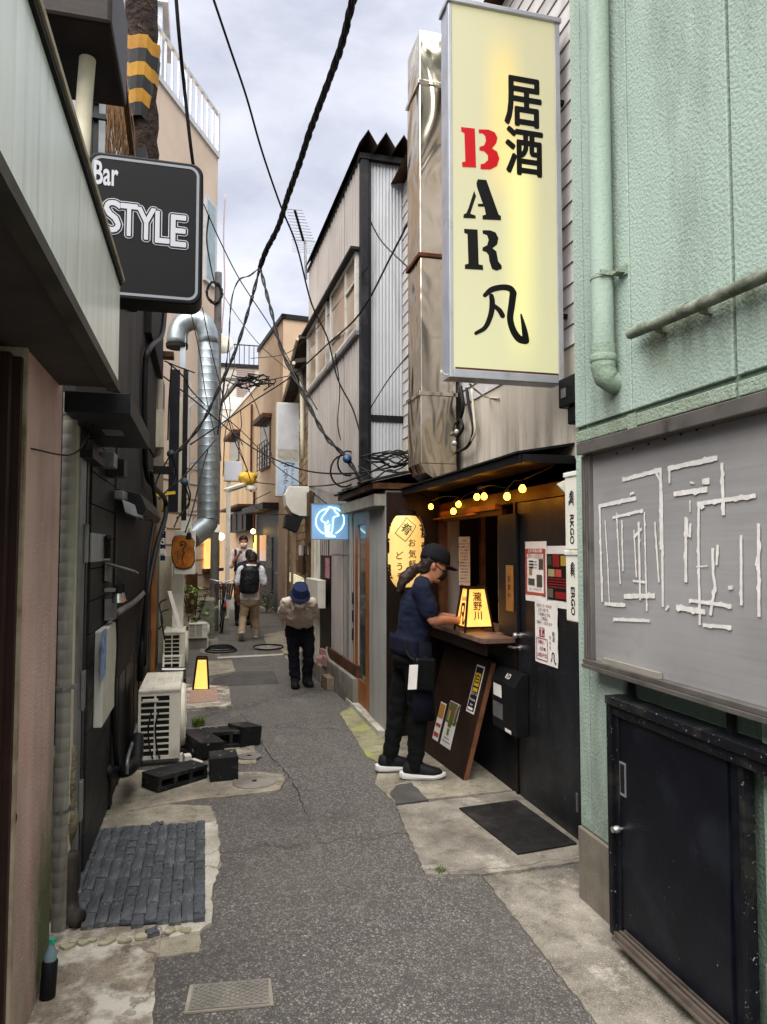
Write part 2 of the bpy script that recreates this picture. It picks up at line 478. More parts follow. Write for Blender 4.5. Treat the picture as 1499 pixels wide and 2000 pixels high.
# right-hand pavement slabs, near to far
patch('pavement', [(1.80, -2, 0), (1.80, 3.30, 0), (1.335, 3.325, 0), (1.30, 2.2, 0), (1.27, 1.2, 0), (1.25, -2, 0)], .010, M_con1)
patch('pavement', [(2.1, 3.36, 0), (2.1, 4.42, 0)] + P((775, 1578), (800, 1640), (832, 1712)) + [(1.25, 3.37, 0), (1.34, 3.34, 0)], .012, M_con1)
patch('pavement', [(2.1, 4.45, 0), (2.1, 6.1, 0), (1.52, 6.1, 0)] + P((752, 1478), (742, 1500), (733, 1533), (772, 1570)), .008, M_con2)
patch('pavement', P((664, 1394), (687, 1382), (750, 1436), (752, 1474), (742, 1492), (716, 1478)), .007, M_con3)
patch('asphalt_patch', P((775, 1537), (803, 1532), (838, 1566), (775, 1574), (762, 1553)), .012, M_patch, .006)
# left-hand pavement slabs
patch('pavement', [(-.62, 1.2, 0), (-.15, 1.2, 0)] + P((299, 2000), (302, 1900), (317, 1828), (352, 1822)) + [(-.1, 3.24, 0), (-.62, 3.36, 0)], .012, M_conbr)
patch('pavement', [(-.66, 3.0, 0), (.0, 3.0, 0), (.02, 3.5, 0), (-.66, 3.5, 0)], .006, M_con2)
patch('pavement', [(-.64, 3.1, 0)] + P((392, 1822), (410, 1805), (416, 1740), (433, 1690), (424, 1612), (412, 1577), (330, 1574)) + [(-.64, 4.95, 0)], .009, M_con2)
patch('pavement', [(-.64, 4.6, 0)] + P((380, 1565), (450, 1559), (545, 1547), (557, 1528), (552, 1515), (500, 1511), (440, 1513), (330, 1513)) + [(-.64, 5.6, 0)], .013, M_con2)
patch('pavement', P((385, 1480), (480, 1495), (500, 1493), (499, 1468), (490, 1440), (466, 1416), (392, 1422)), .010, M_con2)
patch('pavement', [(-.64, 7.2, 0)] + P((366, 1390), (452, 1385), (447, 1345), (380, 1342)) + [(-.64, 8.9, 0)], .03, M_conbr, .004)
patch('pavement', P((368, 1380), (425, 1376), (424, 1353), (372, 1355)), .037, pm('pink_tile', '#ac8f80', '#98796a', scale=60, rough=.8, lo=.45, hi=.55, bump=.3, bsc=80), .002)
patch('pavement', P((405, 1322), (460, 1313), (452, 1290), (405, 1292)), .008, M_con2)
patch('asphalt_patch', P((410, 1342), (545, 1335), (535, 1312), (470, 1312), (418, 1326)), .006, M_patch)
patch('pavement', P((520, 1262), (560, 1260), (600, 1244), (560, 1232), (515, 1240)), .008, M_con2)
patch('pavement', P((560, 1290), (620, 1285), (612, 1252), (545, 1262)), .007, M_con2)
patch('pavement', P((390, 1275), (430, 1282), (425, 1245), (395, 1240)), .006, M_con1)
# seam line across the alley
b = MB(); b.prism([(p.x, p.y, .003) for p in P((425, 1284), (560, 1277), (600, 1271), (600, 1273.5), (560, 1280), (425, 1287))], (0, 0, .004))
struct(b.build('road_seam', M_con4))

# long dark joint in the asphalt and pale worn spots
b = MB(); jp = smoothpts([gnd(x, y) for x, y in ((470, 1395), (497, 1425), (522, 1470), (556, 1505), (580, 1545), (598, 1590))], 10); rr = random.Random(6); A_, B_ = [], []
for p in jp: w = rr.uniform(.0015, .006); dx = rr.uniform(-.008, .008); A_.append(Vector((p.x - w + dx, p.y, .0025))); B_.append(Vector((p.x + w + dx, p.y, .0025)))
b.add(A_ + B_, [(i, i + len(A_), i + 1 + len(A_), i + 1) for i in range(len(A_) - 1)]); struct(b.build('road_joint', pm('bitumen_joint', '#2d2b2a', '#3a3836', scale=30, rough=.8)))
# white grout border and slate pavers by the black door
patch('pavement', [(.015, 4.34, 0), (.085, 4.36, 0), (.10, 4.0, 0), (.085, 3.7, 0), (.055, 3.45, 0), (.05, 3.2, 0), (0.0, 3.14, 0), (-.12, 3.12, 0), (-.12, 3.25, 0), (.015, 3.25, 0)], .014, M_con4, .010)
bed = struct(patch('slate_paving', [(-.57, 3.31, 0), (-.3, 3.255, 0), (.02, 3.215, 0), (.02, 4.33, 0), (-.60, 4.36, 0)], .018, pm('slate_bed', '#2c2f35', '#23252a', rough=.9), .004))
def slate():
    t = NT('slate')
    rnd = t.n('ShaderNodeObjectInfo').outputs['Random']
    f = t.ramp(t.noise(20, 8, .75, t.mapped((1, .35, 1))), .3, .7)
    c = t.mix(f, '#2b2e33', '#676b71')
    c = t.mix(t.math('MULTIPLY', rnd, .5), c, '#2f3236')
    c = t.mix(t.math('MULTIPLY', t.ramp(t.noise(2.2, 6, .7), .52, .72), .35), c, '#8b8b88')
    ve = t.ramp(t.noise(34, 6, .72, t.mapped((1, .3, 1))), .57, .66)
    c = t.mix(t.math('MULTIPLY', ve, .6), c, '#a2a5a9')
    t.base(c); t.b.inputs['Roughness'].default_value = .55
    t.l(t.bump(t.noise(26, 7, .7, t.mapped((1, .35, 1))), 1.0, .017), t.b.inputs['Normal'])
    return t.m
M_slate = slate()
def stone_mesh(name, w, l, h):
    """a split-face stone: uneven top, tapered edge"""
    b = MB(); nx, ny = 3, 5; top = []
    for j in range(ny + 1):
        for i in range(nx + 1):
            edge = i in (0, nx) or j in (0, ny)
            x = (i / nx - .5) * w + (0 if not edge else random.uniform(-.0015, .0015)); y = (j / ny - .5) * l
            top.append((x, y, h + random.uniform(-.004, .004) - (.001 if edge else 0)))
    f = [(j * (nx + 1) + i, j * (nx + 1) + i + 1, (j + 1) * (nx + 1) + i + 1, (j + 1) * (nx + 1) + i) for j in range(ny) for i in range(nx)]
    b.add(top, f)
    ring = [i for i in range(nx + 1)] + [(j + 1) * (nx + 1) - 1 for j in range(1, ny + 1)] + [ny * (nx + 1) + i for i in range(nx - 1, -1, -1)] + [j * (nx + 1) for j in range(ny - 1, 0, -1)]
    k = len(ring); low = [(top[i][0], top[i][1], 0) for i in ring]
    b.add([top[i] for i in ring] + low, [(i, i + k, (i + 1) % k + k, (i + 1) % k) for i in range(k)])
    o = b.build(name, M_slate); return o
protos = {}
for l in (.05, .085, .11, .15, .19, .23):
    for q in range(3):
        o = stone_mesh('slate_paver', .0475, l - .004, .022); protos.setdefault(l, []).append(o)
used = set()
def put_stone(x, y, l, tilt=0.0):
    src = random.choice(protos[l])
    if src.name in used: o = bpy.data.objects.new('slate_paver', src.data); col.objects.link(o)
    else: o = src; used.add(src.name)
    o.parent = bed; o.location = (x, y, .009 + random.uniform(-.003, .003)); o.rotation_euler = (random.uniform(-.03, .03), random.uniform(-.035, .035), tilt + random.uniform(-.02, .02))
for i in range(12):
    x = -.002 - .0505 * i
    ylo = 3.20 + .0085 * i + random.uniform(-.02, .02); y = ylo; hi = 4.33 + .003 * i
    while y < hi - .03:
        ch = [l for l in (.05, .085, .11, .15, .19, .23) if l <= hi - y + .03]
        if i > 2: ch = [l for l in ch if l > .08] or ch
        if not ch: break
        l = random.choice(ch); put_stone(x, y + l / 2, l); y += l
rr = random.Random(21)
M_rub = pm('crumbled_mortar', '#a8a48c', '#8a856d', scale=12, rough=.95, bump=.6, bsc=50, dirt='#5f5d45', dsc=9)
for i in range(15):
    x = -.56 + i * .036 + rr.uniform(-.01, .01); b = MB(); n_ = 7; w = rr.uniform(.018, .032)
    b.prism([(w * math.cos(2 * PI * k / n_) * rr.uniform(.7, 1.2), w * .8 * math.sin(2 * PI * k / n_) * rr.uniform(.7, 1.2), 0) for k in range(n_)], (0, 0, rr.uniform(.008, .016))); o = b.build('stone', M_rub, bed, bevel=.003); o.location = (x, 3.165 + rr.uniform(-.04, .008), .0125)
put_stone(-.19, 3.16, .05, .3); put_stone(-.235, 4.37, .05, 1.5)
for l in protos:
    for o in protos[l]:
        if o.name not in used: bpy.data.objects.remove(o)

# ================================================================== green stucco building, right foreground
def stucco(name, c1, c2, dirtc, bs=1.0, grime=False):
    t = NT(name)
    c = t.mix(t.ramp(t.noise(1.3, 5), .35, .65), c1, c2)
    d = t.ramp(t.noise(3.4, 8, .68, t.mapped((1, 1, .22))), .50, .76)
    c = t.mix(t.math('MULTIPLY', d, .7), c, dirtc)
    if grime:
        zz, yy = t.sepz()[2], t.sepz()[1]
        zn = t.math('MULTIPLY', t.ramp(zz, 2.22, 2.42), t.ramp(zz, 2.475, 2.50, 1, 0)); zn = t.math('MULTIPLY', zn, t.ramp(yy, 2.5, 2.42))
        st_ = t.math('MULTIPLY', t.ramp(zz, 2.0, 2.3), t.ramp(t.math('ABSOLUTE', t.math('SUBTRACT', yy, 2.72)), .03, .10, 1, 0)); st_ = t.math('MULTIPLY', st_, t.ramp(zz, 2.32, 2.30, 0, 1))
        gz = t.math('MULTIPLY', t.math('ADD', zn, st_), t.ramp(t.noise(7, 7, .65, t.mapped((1, 1, .5))), .32, .6))
        c = t.mix(t.math('MULTIPLY', gz, .85), c, '#4d5038')
        lowz = t.math('MULTIPLY', t.ramp(zz, .33, .62, 1, 0), t.ramp(t.noise(6, 7, .7), .4, .65)); c = t.mix(t.math('MULTIPLY', lowz, .6), c, '#5a5c48')
    speck = t.ramp(t.noise(75, 3, .6), .30, .40, 1, 0)
    c = t.mix(t.math('MULTIPLY', speck, .35), c, dirtc)
    t.base(c); t.b.inputs['Roughness'].default_value = .85
    t.l(t.bump(t.noise(78, 3, .5), bs * .8, .009), t.b.inputs['Normal'])
    return t.m
M_green = stucco('green_stucco', '#8e9f93', '#98a99d', '#555f4e', .75, True)
M_greend = stucco('green_stucco_joint', '#5f7263', '#6b7c6c', '#3d4638')
M_greenold = stucco('dirty_green_stucco', '#859383', '#7a8672', '#55583f')
M_navy = pm('navy_black_paint', '#090b12', '#0e1119', scale=4, rough=.42, bump=.1, bsc=25, chips='#9c9d9c', chsc=65, chlo=.715, dirt='#20242c', dsc=3)
M_navyworn = pm('worn_navy_paint', '#0a0b10', '#121419', scale=4, rough=.5, bump=.25, bsc=40, chips='#8f8d86', chsc=75, chlo=.66, dirt='#3a372f', dsc=5)
GX = 1.70
gb = thing('green_building', 'pale green stucco building with a drainpipe, in the right foreground', 'building', (GX, 0, 0))
MB().box(GX + .014, 5, -2.5, 3.015, 0, 7.5).build('wall', M_greend, gb)
for (y0, y1) in ((-2.5, 1.962), (1.978, 2.554), (2.560, 2.925), (2.932, 3.02)):
    MB().box(GX, GX + .03, y0, y1, 2.176, 7.5).build('wall_panel', M_green, gb, bevel=.004)
    MB().box(GX + .001, GX + .03, y0, y1, 2.105, 2.156).build('wall_panel', M_greenold, gb, bevel=.004)
    for seg in ([(y0, y1)] if y0 > 2.9 else [(max(y0, 2.66), y1)] if y1 > 2.7 else [(y0, min(y1, 1.90))] if y0 < 0 else []):
        MB().box(GX, GX + .03, seg[0], seg[1], .335, 2.09).build('wall_panel', M_green, gb, bevel=.004)
pl_ = MB(); pl_.prism([(GX - .012, 3.028, 0), (GX + .2, 3.028, 0), (GX + .2, 2.60, 0), (GX - .012, 2.60, 0)], (0, 0, .33)); pl_.box(GX - .012, GX + .2, -2.5, 1.90, 0, .33)
pl_.build('plinth', pm('plinth_concrete', '#7d776b', '#6a6458', scale=6, rough=.9, bump=.5, bsc=80, dirt='#423d35', dsc=2.5, streak=True), gb, bevel=.006)
MB().box(GX + .03, GX + .2, 1.88, 2.68, .0, 2.09).build('door_reveal', M_black, gb)
# drainpipe
pc = wx(1172, 300, 1.640)
dp = MB(); dp.lathe([(.047, 2.42), (.047, 6.5)], (1.64, pc.y, 0), n=20)
dpo = dp.build('drainpipe', stucco('green_pipe_paint', '#899a8d', '#93a497', '#575f4f', .35), gb, smooth='auto')
el = MB(); el.lathe([(.051, 2.475), (.051, 2.415)], (1.64, pc.y, 0), n=20)
el.lathe([(.054, 2.430), (.056, 2.425), (.056, 2.405), (.054, 2.400)], (1.64, pc.y, 0), n=20)
el.tube(smoothpts([(1.64, pc.y, 2.41), (1.642, pc.y, 2.37), (1.66, pc.y, 2.325), (1.71, pc.y, 2.31)], 5), [.052] * 5 + [.05] * 5 + [.045] * 6, 18)
el.build('elbow', stucco('green_pipe_elbow', '#7f917f', '#869785', '#4c5344', .6), gb, smooth='auto')
br = MB(); bz = wx(1200, 527, 1.64).z
br.lathe([(.05, bz - .008), (.05, bz + .008)], (1.64, pc.y, 0), n=20)
br.box(1.60, 1.70, pc.y - .058, pc.y - .05, bz - .006, bz + .014); br.box(1.655, 1.70, pc.y - .095, pc.y - .055, bz - .004, bz + .008); br.box(1.69, 1.705, pc.y - .105, pc.y - .05, bz - .015, bz + .03)
br.build('pipe_bracket', M_greenold, gb)
# slanted conduit
ca, cb = wx(1232, 652, 1.655), wx(1510, 530, 1.655)
cd = MB(); cd.tube(smoothpts([ca, ca.lerp(cb, .5) + Vector((0, 0, -.004)), cb + (cb - ca) * .6], 10), .0225, 14)
j_ = ca.lerp(cb, .47); dv_ = (cb - ca).normalized()
cd.tube([j_ - dv_ * .03, j_ - dv_ * .012, j_ + dv_ * .004], [.026, .027, .024], 14)
for f in (.22, .56): q = ca.lerp(cb, f); cd.box(q.x, GX + .01, q.y - .008, q.y + .008, q.z - .035, q.z - .012)
cd.build('conduit', pm('painted_conduit', '#7c8374', '#6b7062', scale=12, rough=.75, bump=.5, bsc=45, bd=.01, dirt='#3d3f33', dsc=7, dlo=.48, dhi=.7), gb, smooth='auto')

# small black cellar door in the green building
DX = 1.62
dl, dr = wx(1181, 1360, DX), wx(1460, 1600, DX)
zt = wx(1181, 1357, DX).z
fr = MB(); yl = dl.y; yr = wx(1478, 1700, DX).y
fr.box(DX, GX + .02, yr - .30, yl, zt - .035, zt); fr.box(DX + .012, GX + .02, yr - .30, yl - .02, zt - .075, zt - .035)
fr.box(DX + .004, GX + .02, yl - .030, yl - .003, .04, zt - .036); fr.box(DX + .02, GX + .03, yl - .062, yl - .030, .05, zt - .076)
door_frame = fr.build('door_frame', M_navyworn, gb, bevel=.004)
DP = DX + .028
d0 = wx(1206, 1500, DP).y; d1 = wx(1424, 1700, DP).y; d2 = wx(1458, 1700, DP).y
dz0 = .085
dd = MB(); dd.box(DP, DP + .03, d1, d0, dz0, zt - .076); cellar = dd.build('door', M_navy, gb, bevel=.003)
MB().box(DP + .012, DP + .04, d2 + .02, d1 - .002, dz0, zt - .076).build('door', M_navy, gb, bevel=.003)
MB().box(DP - .004, DP + .04, d2, d2 + .02, dz0, zt - .076).build('door_post', M_navyworn, gb, bevel=.003)
kp = wx(1216, 1619, DP)
kn = MB(); kn.lathe([(.006, 0), (.006, .012), (.014, .016), (.0155, .03), (.0125, .036), (.012, .045), (.0, .046)], kp, (-1, 0, 0), 18)
kn.build('handle', pm('brushed_steel', '#b5b5b3', '#c8c8c6', rough=.3, metal=.9), cellar, smooth='auto')
hp0, hp1 = wx(1213, 1552, DP), wx(1223, 1492, DP)
ha = MB(); ha.box(DP - .003, DP, hp1.y, hp0.y, hp0.z, hp1.z); ha.build('handle_plate', M_alu, cellar)
MB().box(DP - .0045, DP - .0005, hp1.y + .007, hp0.y - .006, hp0.z + .012, hp1.z - .008).build('handle_recess', M_ink, cellar)
s = MB()
for k in range(3): s.box(DX - .02 + k * .022, DX - .008 + k * .022, .9, wx(1208, 1793, DX).y, dz0 - .022, dz0 - .002)
s.box(DX - .03, GX, .9, wx(1208, 1793, DX).y, dz0 - .03, dz0 - .021)
s.build('sill_rail', pm('brown_aluminium', '#7b6f66', '#6a5f57', rough=.4, metal=.5, dirt='#4d463f', dsc=8), gb)
MB().box(DX + .02, GX + .1, .9, yl - .03, 0, dz0 - .031).build('door_kerb', M_concrete, gb)

# grey display case with torn tape
nb = thing('notice_board', 'large grey glazed display case with torn white tape lines, on the green wall', 'notice board', (GX, 2.4, 1.5))
M_case = pm('case_bronze', '#67635f', '#77726d', rough=.38, metal=.5, dirt='#403c39', dsc=5)
BX = 1.630
bl = wx(1141, 1300, BX); btop = wx(1126, 867, BX - .03)
yN = bl.y; yF = .45
zt_ = btop.z; zb_ = wx(1141, 1303, BX).z
MB().box(BX - .03, GX - .001, yF, btop.y, zt_ - .052, zt_).build('top_frame', M_case, nb, bevel=.003)
MB().box(BX - .012, GX - .001, yF, yN, zb_, zb_ + .018).build('bottom_frame', M_case, nb, bevel=.002)
MB().box(BX - .006, GX - .001, yF, yN - .002, zb_ + .019, zb_ + .038).build('bottom_frame', M_case, nb, bevel=.002)
for k, (a, w_) in enumerate(((0, .022), (.024, .014), (.040, .016))):
    MB().box(BX + .002 * k, GX - .001, yN - a - w_ - .002, yN - a - .003, zb_ + .039, zt_ - .053).build('side_frame', M_case, nb, bevel=.002)
def board_mat():
    t = NT('board_sheet')
    c = t.mix(t.ramp(t.noise(40, 5, .6, t.mapped((1, .03, 1))), .35, .65), '#858382', '#918f8e')
    c = t.mix(t.ramp(t.noise(1.6, 5), .4, .7), c, '#9b9998')
    c = t.mix(t.math('MULTIPLY', t.ramp(t.noise(4, 6, .7), .62, .8), .5), c, '#6b6864')
    t.base(c); t.b.inputs['Roughness'].default_value = .28; t.b.inputs['Metallic'].default_value = .12
    t.l(t.bump(t.noise(90, 3, .5, t.mapped((1, .02, 1))), .12, .003), t.b.inputs['Normal'])
    return t.m
bs = MB(); bs.box(GX - .045, GX - .002, yF, yN - .059, zb_ + .039, zt_ - .053); bs.build('back_panel', board_mat(), nb)
TX = GX - .047
tape = MB(); tape_n = [0]
def tp(pts, w):
    q = [wx(x / 3.125 + 1060, y / 3.125 + 760, TX) for x, y in pts]
    out = []
    for i in range(len(q) - 1):
        n_ = max(2, int((q[i + 1] - q[i]).length / .012))
        for k in range(n_): out.append(q[i].lerp(q[i + 1], k / n_))
    out.append(q[-1]); ww = w * .00089
    A, B = [], []
    for i, p in enumerate(out):
        d = (out[min(i + 1, len(out) - 1)] - out[max(i - 1, 0)]).normalized(); nn = Vector((0, -d.z, d.y))
        rag = random.random()
        wa = ww * (.42 + random.uniform(0, .16) + (.35 if rag > .93 else 0)); wb = ww * (.42 + random.uniform(0, .16) + (.3 if rag < .06 else 0))
        A.append(p + nn * wa); B.append(p - nn * wb)
    k = len(out); tape_n[0] += 1; x0 = Vector((-.0012 - .00006 * tape_n[0], 0, 0))
    tape.add([p + x0 for p in A] + [p + x0 for p in B], [(i, i + 1, i + 1 + k, i + k) for i in range(k - 1)])
for pts, w in (([(490, 555), (730, 490)], 18), ([(722, 490), (732, 700), (738, 1330)], 15), ([(695, 510), (722, 560), (726, 980)], 14), ([(345, 715), (575, 665)], 18),
               ([(352, 710), (358, 1000), (368, 1300)], 16), ([(385, 800), (400, 1050), (412, 1320)], 9), ([(430, 785), (618, 740)], 13), ([(625, 750), (640, 1355)], 10),
               ([(455, 755), (478, 1190)], 10), ([(487, 800), (495, 1110)], 11), ([(590, 810), (600, 1290)], 15), ([(562, 860), (577, 1150)], 10), ([(560, 910), (608, 850)], 14),
               ([(555, 1170), (630, 1180)], 10), ([(500, 1265), (690, 1262)], 22), ([(383, 1310), (510, 1320)], 18), ([(435, 1405), (660, 1415)], 14), ([(690, 810), (715, 1180)], 11),
               ([(768, 485), (1072, 420)], 20), ([(778, 490), (780, 575)], 12), ([(1100, 450), (1110, 770)], 16), ([(805, 640), (1012, 612)], 20), ([(980, 565), (1024, 560)], 22), ([(905, 568), (930, 575)], 8),
               ([(948, 700), (1308, 650)], 15), ([(960, 700), (956, 900), (966, 1440)], 14), ([(968, 720), (990, 705)], 22), ([(880, 780), (880, 1180)], 16), ([(905, 680), (906, 750)], 7), ([(908, 820), (905, 905)], 14), ([(890, 790), (894, 900)], 9),
               ([(1045, 970), (1048, 1140), (1060, 1200), (1030, 1380)], 15), ([(1075, 950), (1068, 1075)], 12), ([(1218, 890), (1220, 1320)], 13), ([(1325, 820), (1328, 1390)], 14), ([(1312, 1080), (1322, 1020)], 14),
               ([(900, 1290), (1160, 1325)], 14), ([(822, 1330), (1000, 1362)], 20), ([(985, 1440), (1160, 1455)], 14), ([(760, 1350), (775, 1320)], 12), ([(945, 1085), (1015, 1078)], 5), ([(1140, 1212), (1168, 1210)], 14), ([(540, 640), (565, 632)], 10)):
    tp(pts, w)
tape.build('tape_residue', pm('old_tape', '#cfccc8', '#bdb9b4', scale=30, rough=.7), nb, recalc=False)['kind'] = 'stuff'
for k in range(9):
    q = wx(1060 + (455 + k * 98) / 3.125, 760 + (392 - k * 29) / 3.125, TX); MB().lathe([(.0045, 0), (.0035, .004)], q, (-1, 0, 0), 8).build('screw', M_ink, nb)
ps_ = MB(); ps_.box(BX + .003, GX - .05, wx(1285, 1308, BX).y, wx(1175, 1296, BX).y, zb_ + .039, zb_ + .062)
ps_.build('fallen_strip', pm('strip', '#8e8a80', '#7d796f', rough=.4), nb)
# wall bracket strip and support struts
MB().box(GX - .006, GX, wx(1244, 820, GX).y, wx(1228, 820, GX).y, 2.10, wx(1235, 808, GX).z).build('wall_bracket', M_greenold, gb)
for x_ in (1234, 1428):
    q = wx(x_, 1350, GX - .01); MB().box(GX - .02, GX, q.y - .012, q.y + .012, zt, zb_).build('support_strut', M_ink, nb)

# moss tufts
def tuft(name, p, n, h, spread, mat, label):
    b = MB()
    for k in range(n):
        a = random.uniform(0, 2 * PI); r = spread * random.random() ** .5; q = Vector((p.x + r * math.cos(a), p.y + r * math.sin(a) * 1.2, 0.008))
        t_ = random.uniform(0, 2 * PI); hh = h * random.uniform(.5, 1); le = Vector((math.cos(t_), math.sin(t_), 0)) * hh * .5; sd = Vector((-math.sin(t_), math.cos(t_), 0)) * hh * .16
        b.add([q - sd, q + sd, q + le + Vector((0, 0, hh))], [(0, 1, 2)])
    o = b.build(name, mat, recalc=False); o['kind'] = 'stuff'; o['label'] = label; return o
M_moss = pm('moss', '#3d4a1a', '#56632a', scale=20, rough=.95)
M_weed = pm('weed_green', '#4a5c2a', '#667a3b', scale=20, rough=.8)
tuft('moss', gnd(1222, 1842), 500, .03, .035, M_moss, 'clump of green moss at the foot of the cellar door kerb')
tuft('moss', gnd(1238, 1852), 400, .02, .03, M_moss, 'thin moss spreading beside the cellar door kerb')
tuft('weeds', gnd(860, 1706), 60, .028, .028, M_weed, 'small weed in the corner where asphalt meets pavement')
tuft('weeds', gnd(1033, 1712), 60, .012, .045, M_weed, 'flat green weed on the pavement near the rubber mat')
tuft('weeds', gnd(388, 1418), 160, .08, .05, M_weed, 'light green weeds behind the broken black blocks')
tuft('weeds', gnd(430, 1436), 60, .05, .03, M_weed, 'weed growing from the joint by the black blocks')

# ================================================================== the bar on the right: black front, plaster and plank wall above
def plaster():
    t = NT('stained_plaster')
    c = t.mix(t.ramp(t.noise(1.4, 6), .35, .65), '#cfc4b4', '#c0b5a5')
    d = t.ramp(t.noise(5, 8, .68, t.mapped((1, 1, .10))), .43, .64)
    z = t.sepz()[2]
    low = t.ramp(z, 2.05, 2.75, 1, .25)
    c = t.mix(t.math('MULTIPLY', d, low), c, '#5b5545')
    d2 = t.ramp(t.noise(28, 5, .7, t.mapped((1, 1, .25))), .6, .68)
    c = t.mix(t.math('MULTIPLY', d2, t.ramp(z, 2.05, 2.6, .8, 0)), c, '#2f2d25')
    t.base(c); t.b.inputs['Roughness'].default_value = .85
    t.l(t.bump(t.noise(40, 4), .2, .004), t.b.inputs['Normal']); return t.m
bar = thing('bar_building', 'small bar with a black front, serving window and stained plaster under white planks', 'building', (2.0, 4.8, 0))
WXB = 2.0
MB().box(WXB, 2.12, 3.03, 7.3, 2.0, 2.75).build('upper_wall', plaster(), bar)
M_plank = pm('white_siding', '#c9c5c2', '#bcb7b3', rough=.7, bump=.15, bsc=30, dirt='#8f8a85', dsc=3, dlo=.5, dhi=.8)
zp = 2.755
topz = wx(978, 20, WXB).z
k = 0
while zp < topz - .02:
    q = MB(); q.add([(WXB - .010, 3.03, zp), (WXB + .06, 3.03, zp), (WXB + .06, 3.03, zp + .113), (WXB - .002, 3.03, zp + .113), (WXB - .010, 7.2, zp), (WXB + .06, 7.2, zp), (WXB + .06, 7.2, zp + .113), (WXB - .002, 7.2, zp + .113)],
                      [(0, 1, 2, 3), (7, 6, 5, 4), (0, 4, 5, 1), (1, 5, 6, 2), (2, 6, 7, 3), (3, 7, 4, 0)])
    q.build('plank', M_plank, bar); zp += .118
MB().box(WXB + .06, 3.6, 3.03, 7.2, 2.7, zp).build('wall_core', pm('dark_gap', '#2b2927', rough=.9), bar)
rf = MB(); rf.prism([(WXB - .14, 3.03, zp), (WXB - .10, 3.03, zp + .07), (3.6, 3.03, zp + .5), (3.6, 3.03, zp + .42)], (0, 4.3, 0)); rf.build('roof', M_wood, bar)
# awning
AX = 1.665
aw = MB()
aw.prism([(AX, 3.57, 2.075), (AX + .02, 3.57, 2.075), (AX + .02, 3.57, 2.125), (AX, 3.57, 2.125)], (0, 2.42, 0))
aw.build('awning_fascia', M_black, bar, bevel=.003)
aw = MB(); aw.prism([(AX - .015, 3.56, 2.128), (AX - .015, 3.56, 2.14), (WXB - .001, 3.56, 2.20), (WXB - .001, 3.56, 2.185)], (0, 2.46, 0)); aw.build('awning_roof', M_blackm, bar)
MB().box(AX + .022, WXB - .001, 3.572, 5.98, 2.10, 2.118).build('awning_ceiling', M_darkwood, bar)
MB().box(AX + .02, WXB, 3.56, 3.59, 2.082, 2.126).build('awning_end', M_black, bar)
# front wall pieces (all black timber), around door and window
def warm_wood():
    return pm('varnished_wood', '#5c2f12', '#3b1c0a', scale=5, rough=.4, bump=.12, dirt='#1c0d05', dsc=3, streak=True)
MB().box(WXB, WXB + .06, 4.66, 6.0, 1.93, 2.11).build('window_fascia', warm_wood(), bar)
MB().box(WXB, WXB + .06, 3.03, 4.66, 1.915, 2.11).build('door_head_panel', M_redwood, bar)
MB().box(WXB + .002, WXB + .08, 4.345, 6.0, 0, .985).build('front_panel', M_black, bar)
MB().box(WXB - .006, WXB + .06, 4.345, 4.375, 0, 1.914).build('door_post', M_darkwood, bar)
MB().box(WXB + .002, WXB + .06, 3.03, 3.56, 0, 1.914).build('front_panel', M_black, bar)
q0, q1 = wx(1012, 1010, 1.985), wx(975, 1010, 1.985)
MB().box(1.975, 1.998, q0.y + .01, q1.y, 1.035, wx(990, 1005, 1.985).z).build('shutter_board', pm('black_shutter', '#0e1016', '#14161d', rough=.5, bump=.1), bar, bevel=.003)
sgn = MB(); a0, a1 = wx(1004, 1195, 1.972), wx(990, 1104, 1.972); sgn.box(1.965, 1.974, a0.y, a1.y, a0.z, a1.z)
ws = sgn.build('wooden_tag', M_woodlt, bar, bevel=.002)
pt = Plane((1.965, a1.y, a0.z), (0, -1, 0), (0, 0, 1)); q = MB(); vtext(q, '営業中', pt, (a1.y - a0.y) / 2, .21, .045, .055); q.build('lettering', M_ink, ws, recalc=False)
# door with lever handle
dor = MB().box(WXB + .004, WXB + .05, 3.57, 4.343, .012, 1.91)
def doormat():
    t = NT('black_door')
    z = t.sepz()[2]
    c = t.mix(t.ramp(t.noise(3, 7, .7, t.mapped((1, 1, .3))), .45, .75), '#0c0d11', '#1d2026')
    c = t.mix(t.ramp(t.noise(60, 4), .66, .72), c, '#5d5e61')
    t.base(c); t.l(t.ramp(t.noise(2.5, 6), .3, .7, .3, .6), t.b.inputs['Roughness']); t.l(t.bump(t.noise(14, 4, .6, t.mapped((1, 4, .4))), .15, .006), t.b.inputs['Normal']); return t.m
door = dor.build('door', doormat(), bar, bevel=.003)
hd = MB(); hp = wx(1018, 1241, WXB)
hd.lathe([(.018, 0), (.018, .012), (.010, .014), (.010, .03), (.019, .034), (.021, .045), (.016, .055), (.0, .057)], (WXB + .004, hp.y, hp.z), (-1, 0, 0), 16)
hp2 = wx(1016, 1265, WXB)
hd.lathe([(.02, 0), (.02, .01), (.008, .012), (.008, .045)], (WXB + .004, hp2.y, hp2.z), (-1, 0, 0), 14)
hd.tube(smoothpts([(WXB - .040, hp2.y, hp2.z), (WXB - .043, hp2.y + .03, hp2.z), (WXB - .04, hp2.y + .085, hp2.z - .004)], 5), .008, 8)
hd.build('handle', MATS['brushed_steel'], door, smooth='auto')
hn = MB(); hq = wx(1131, 1570, WXB); hn.box(WXB - .003, WXB + .004, 3.585, 3.60, hq.z - .05, hq.z + .05); hn.build('hinge', M_steelgrey, door)
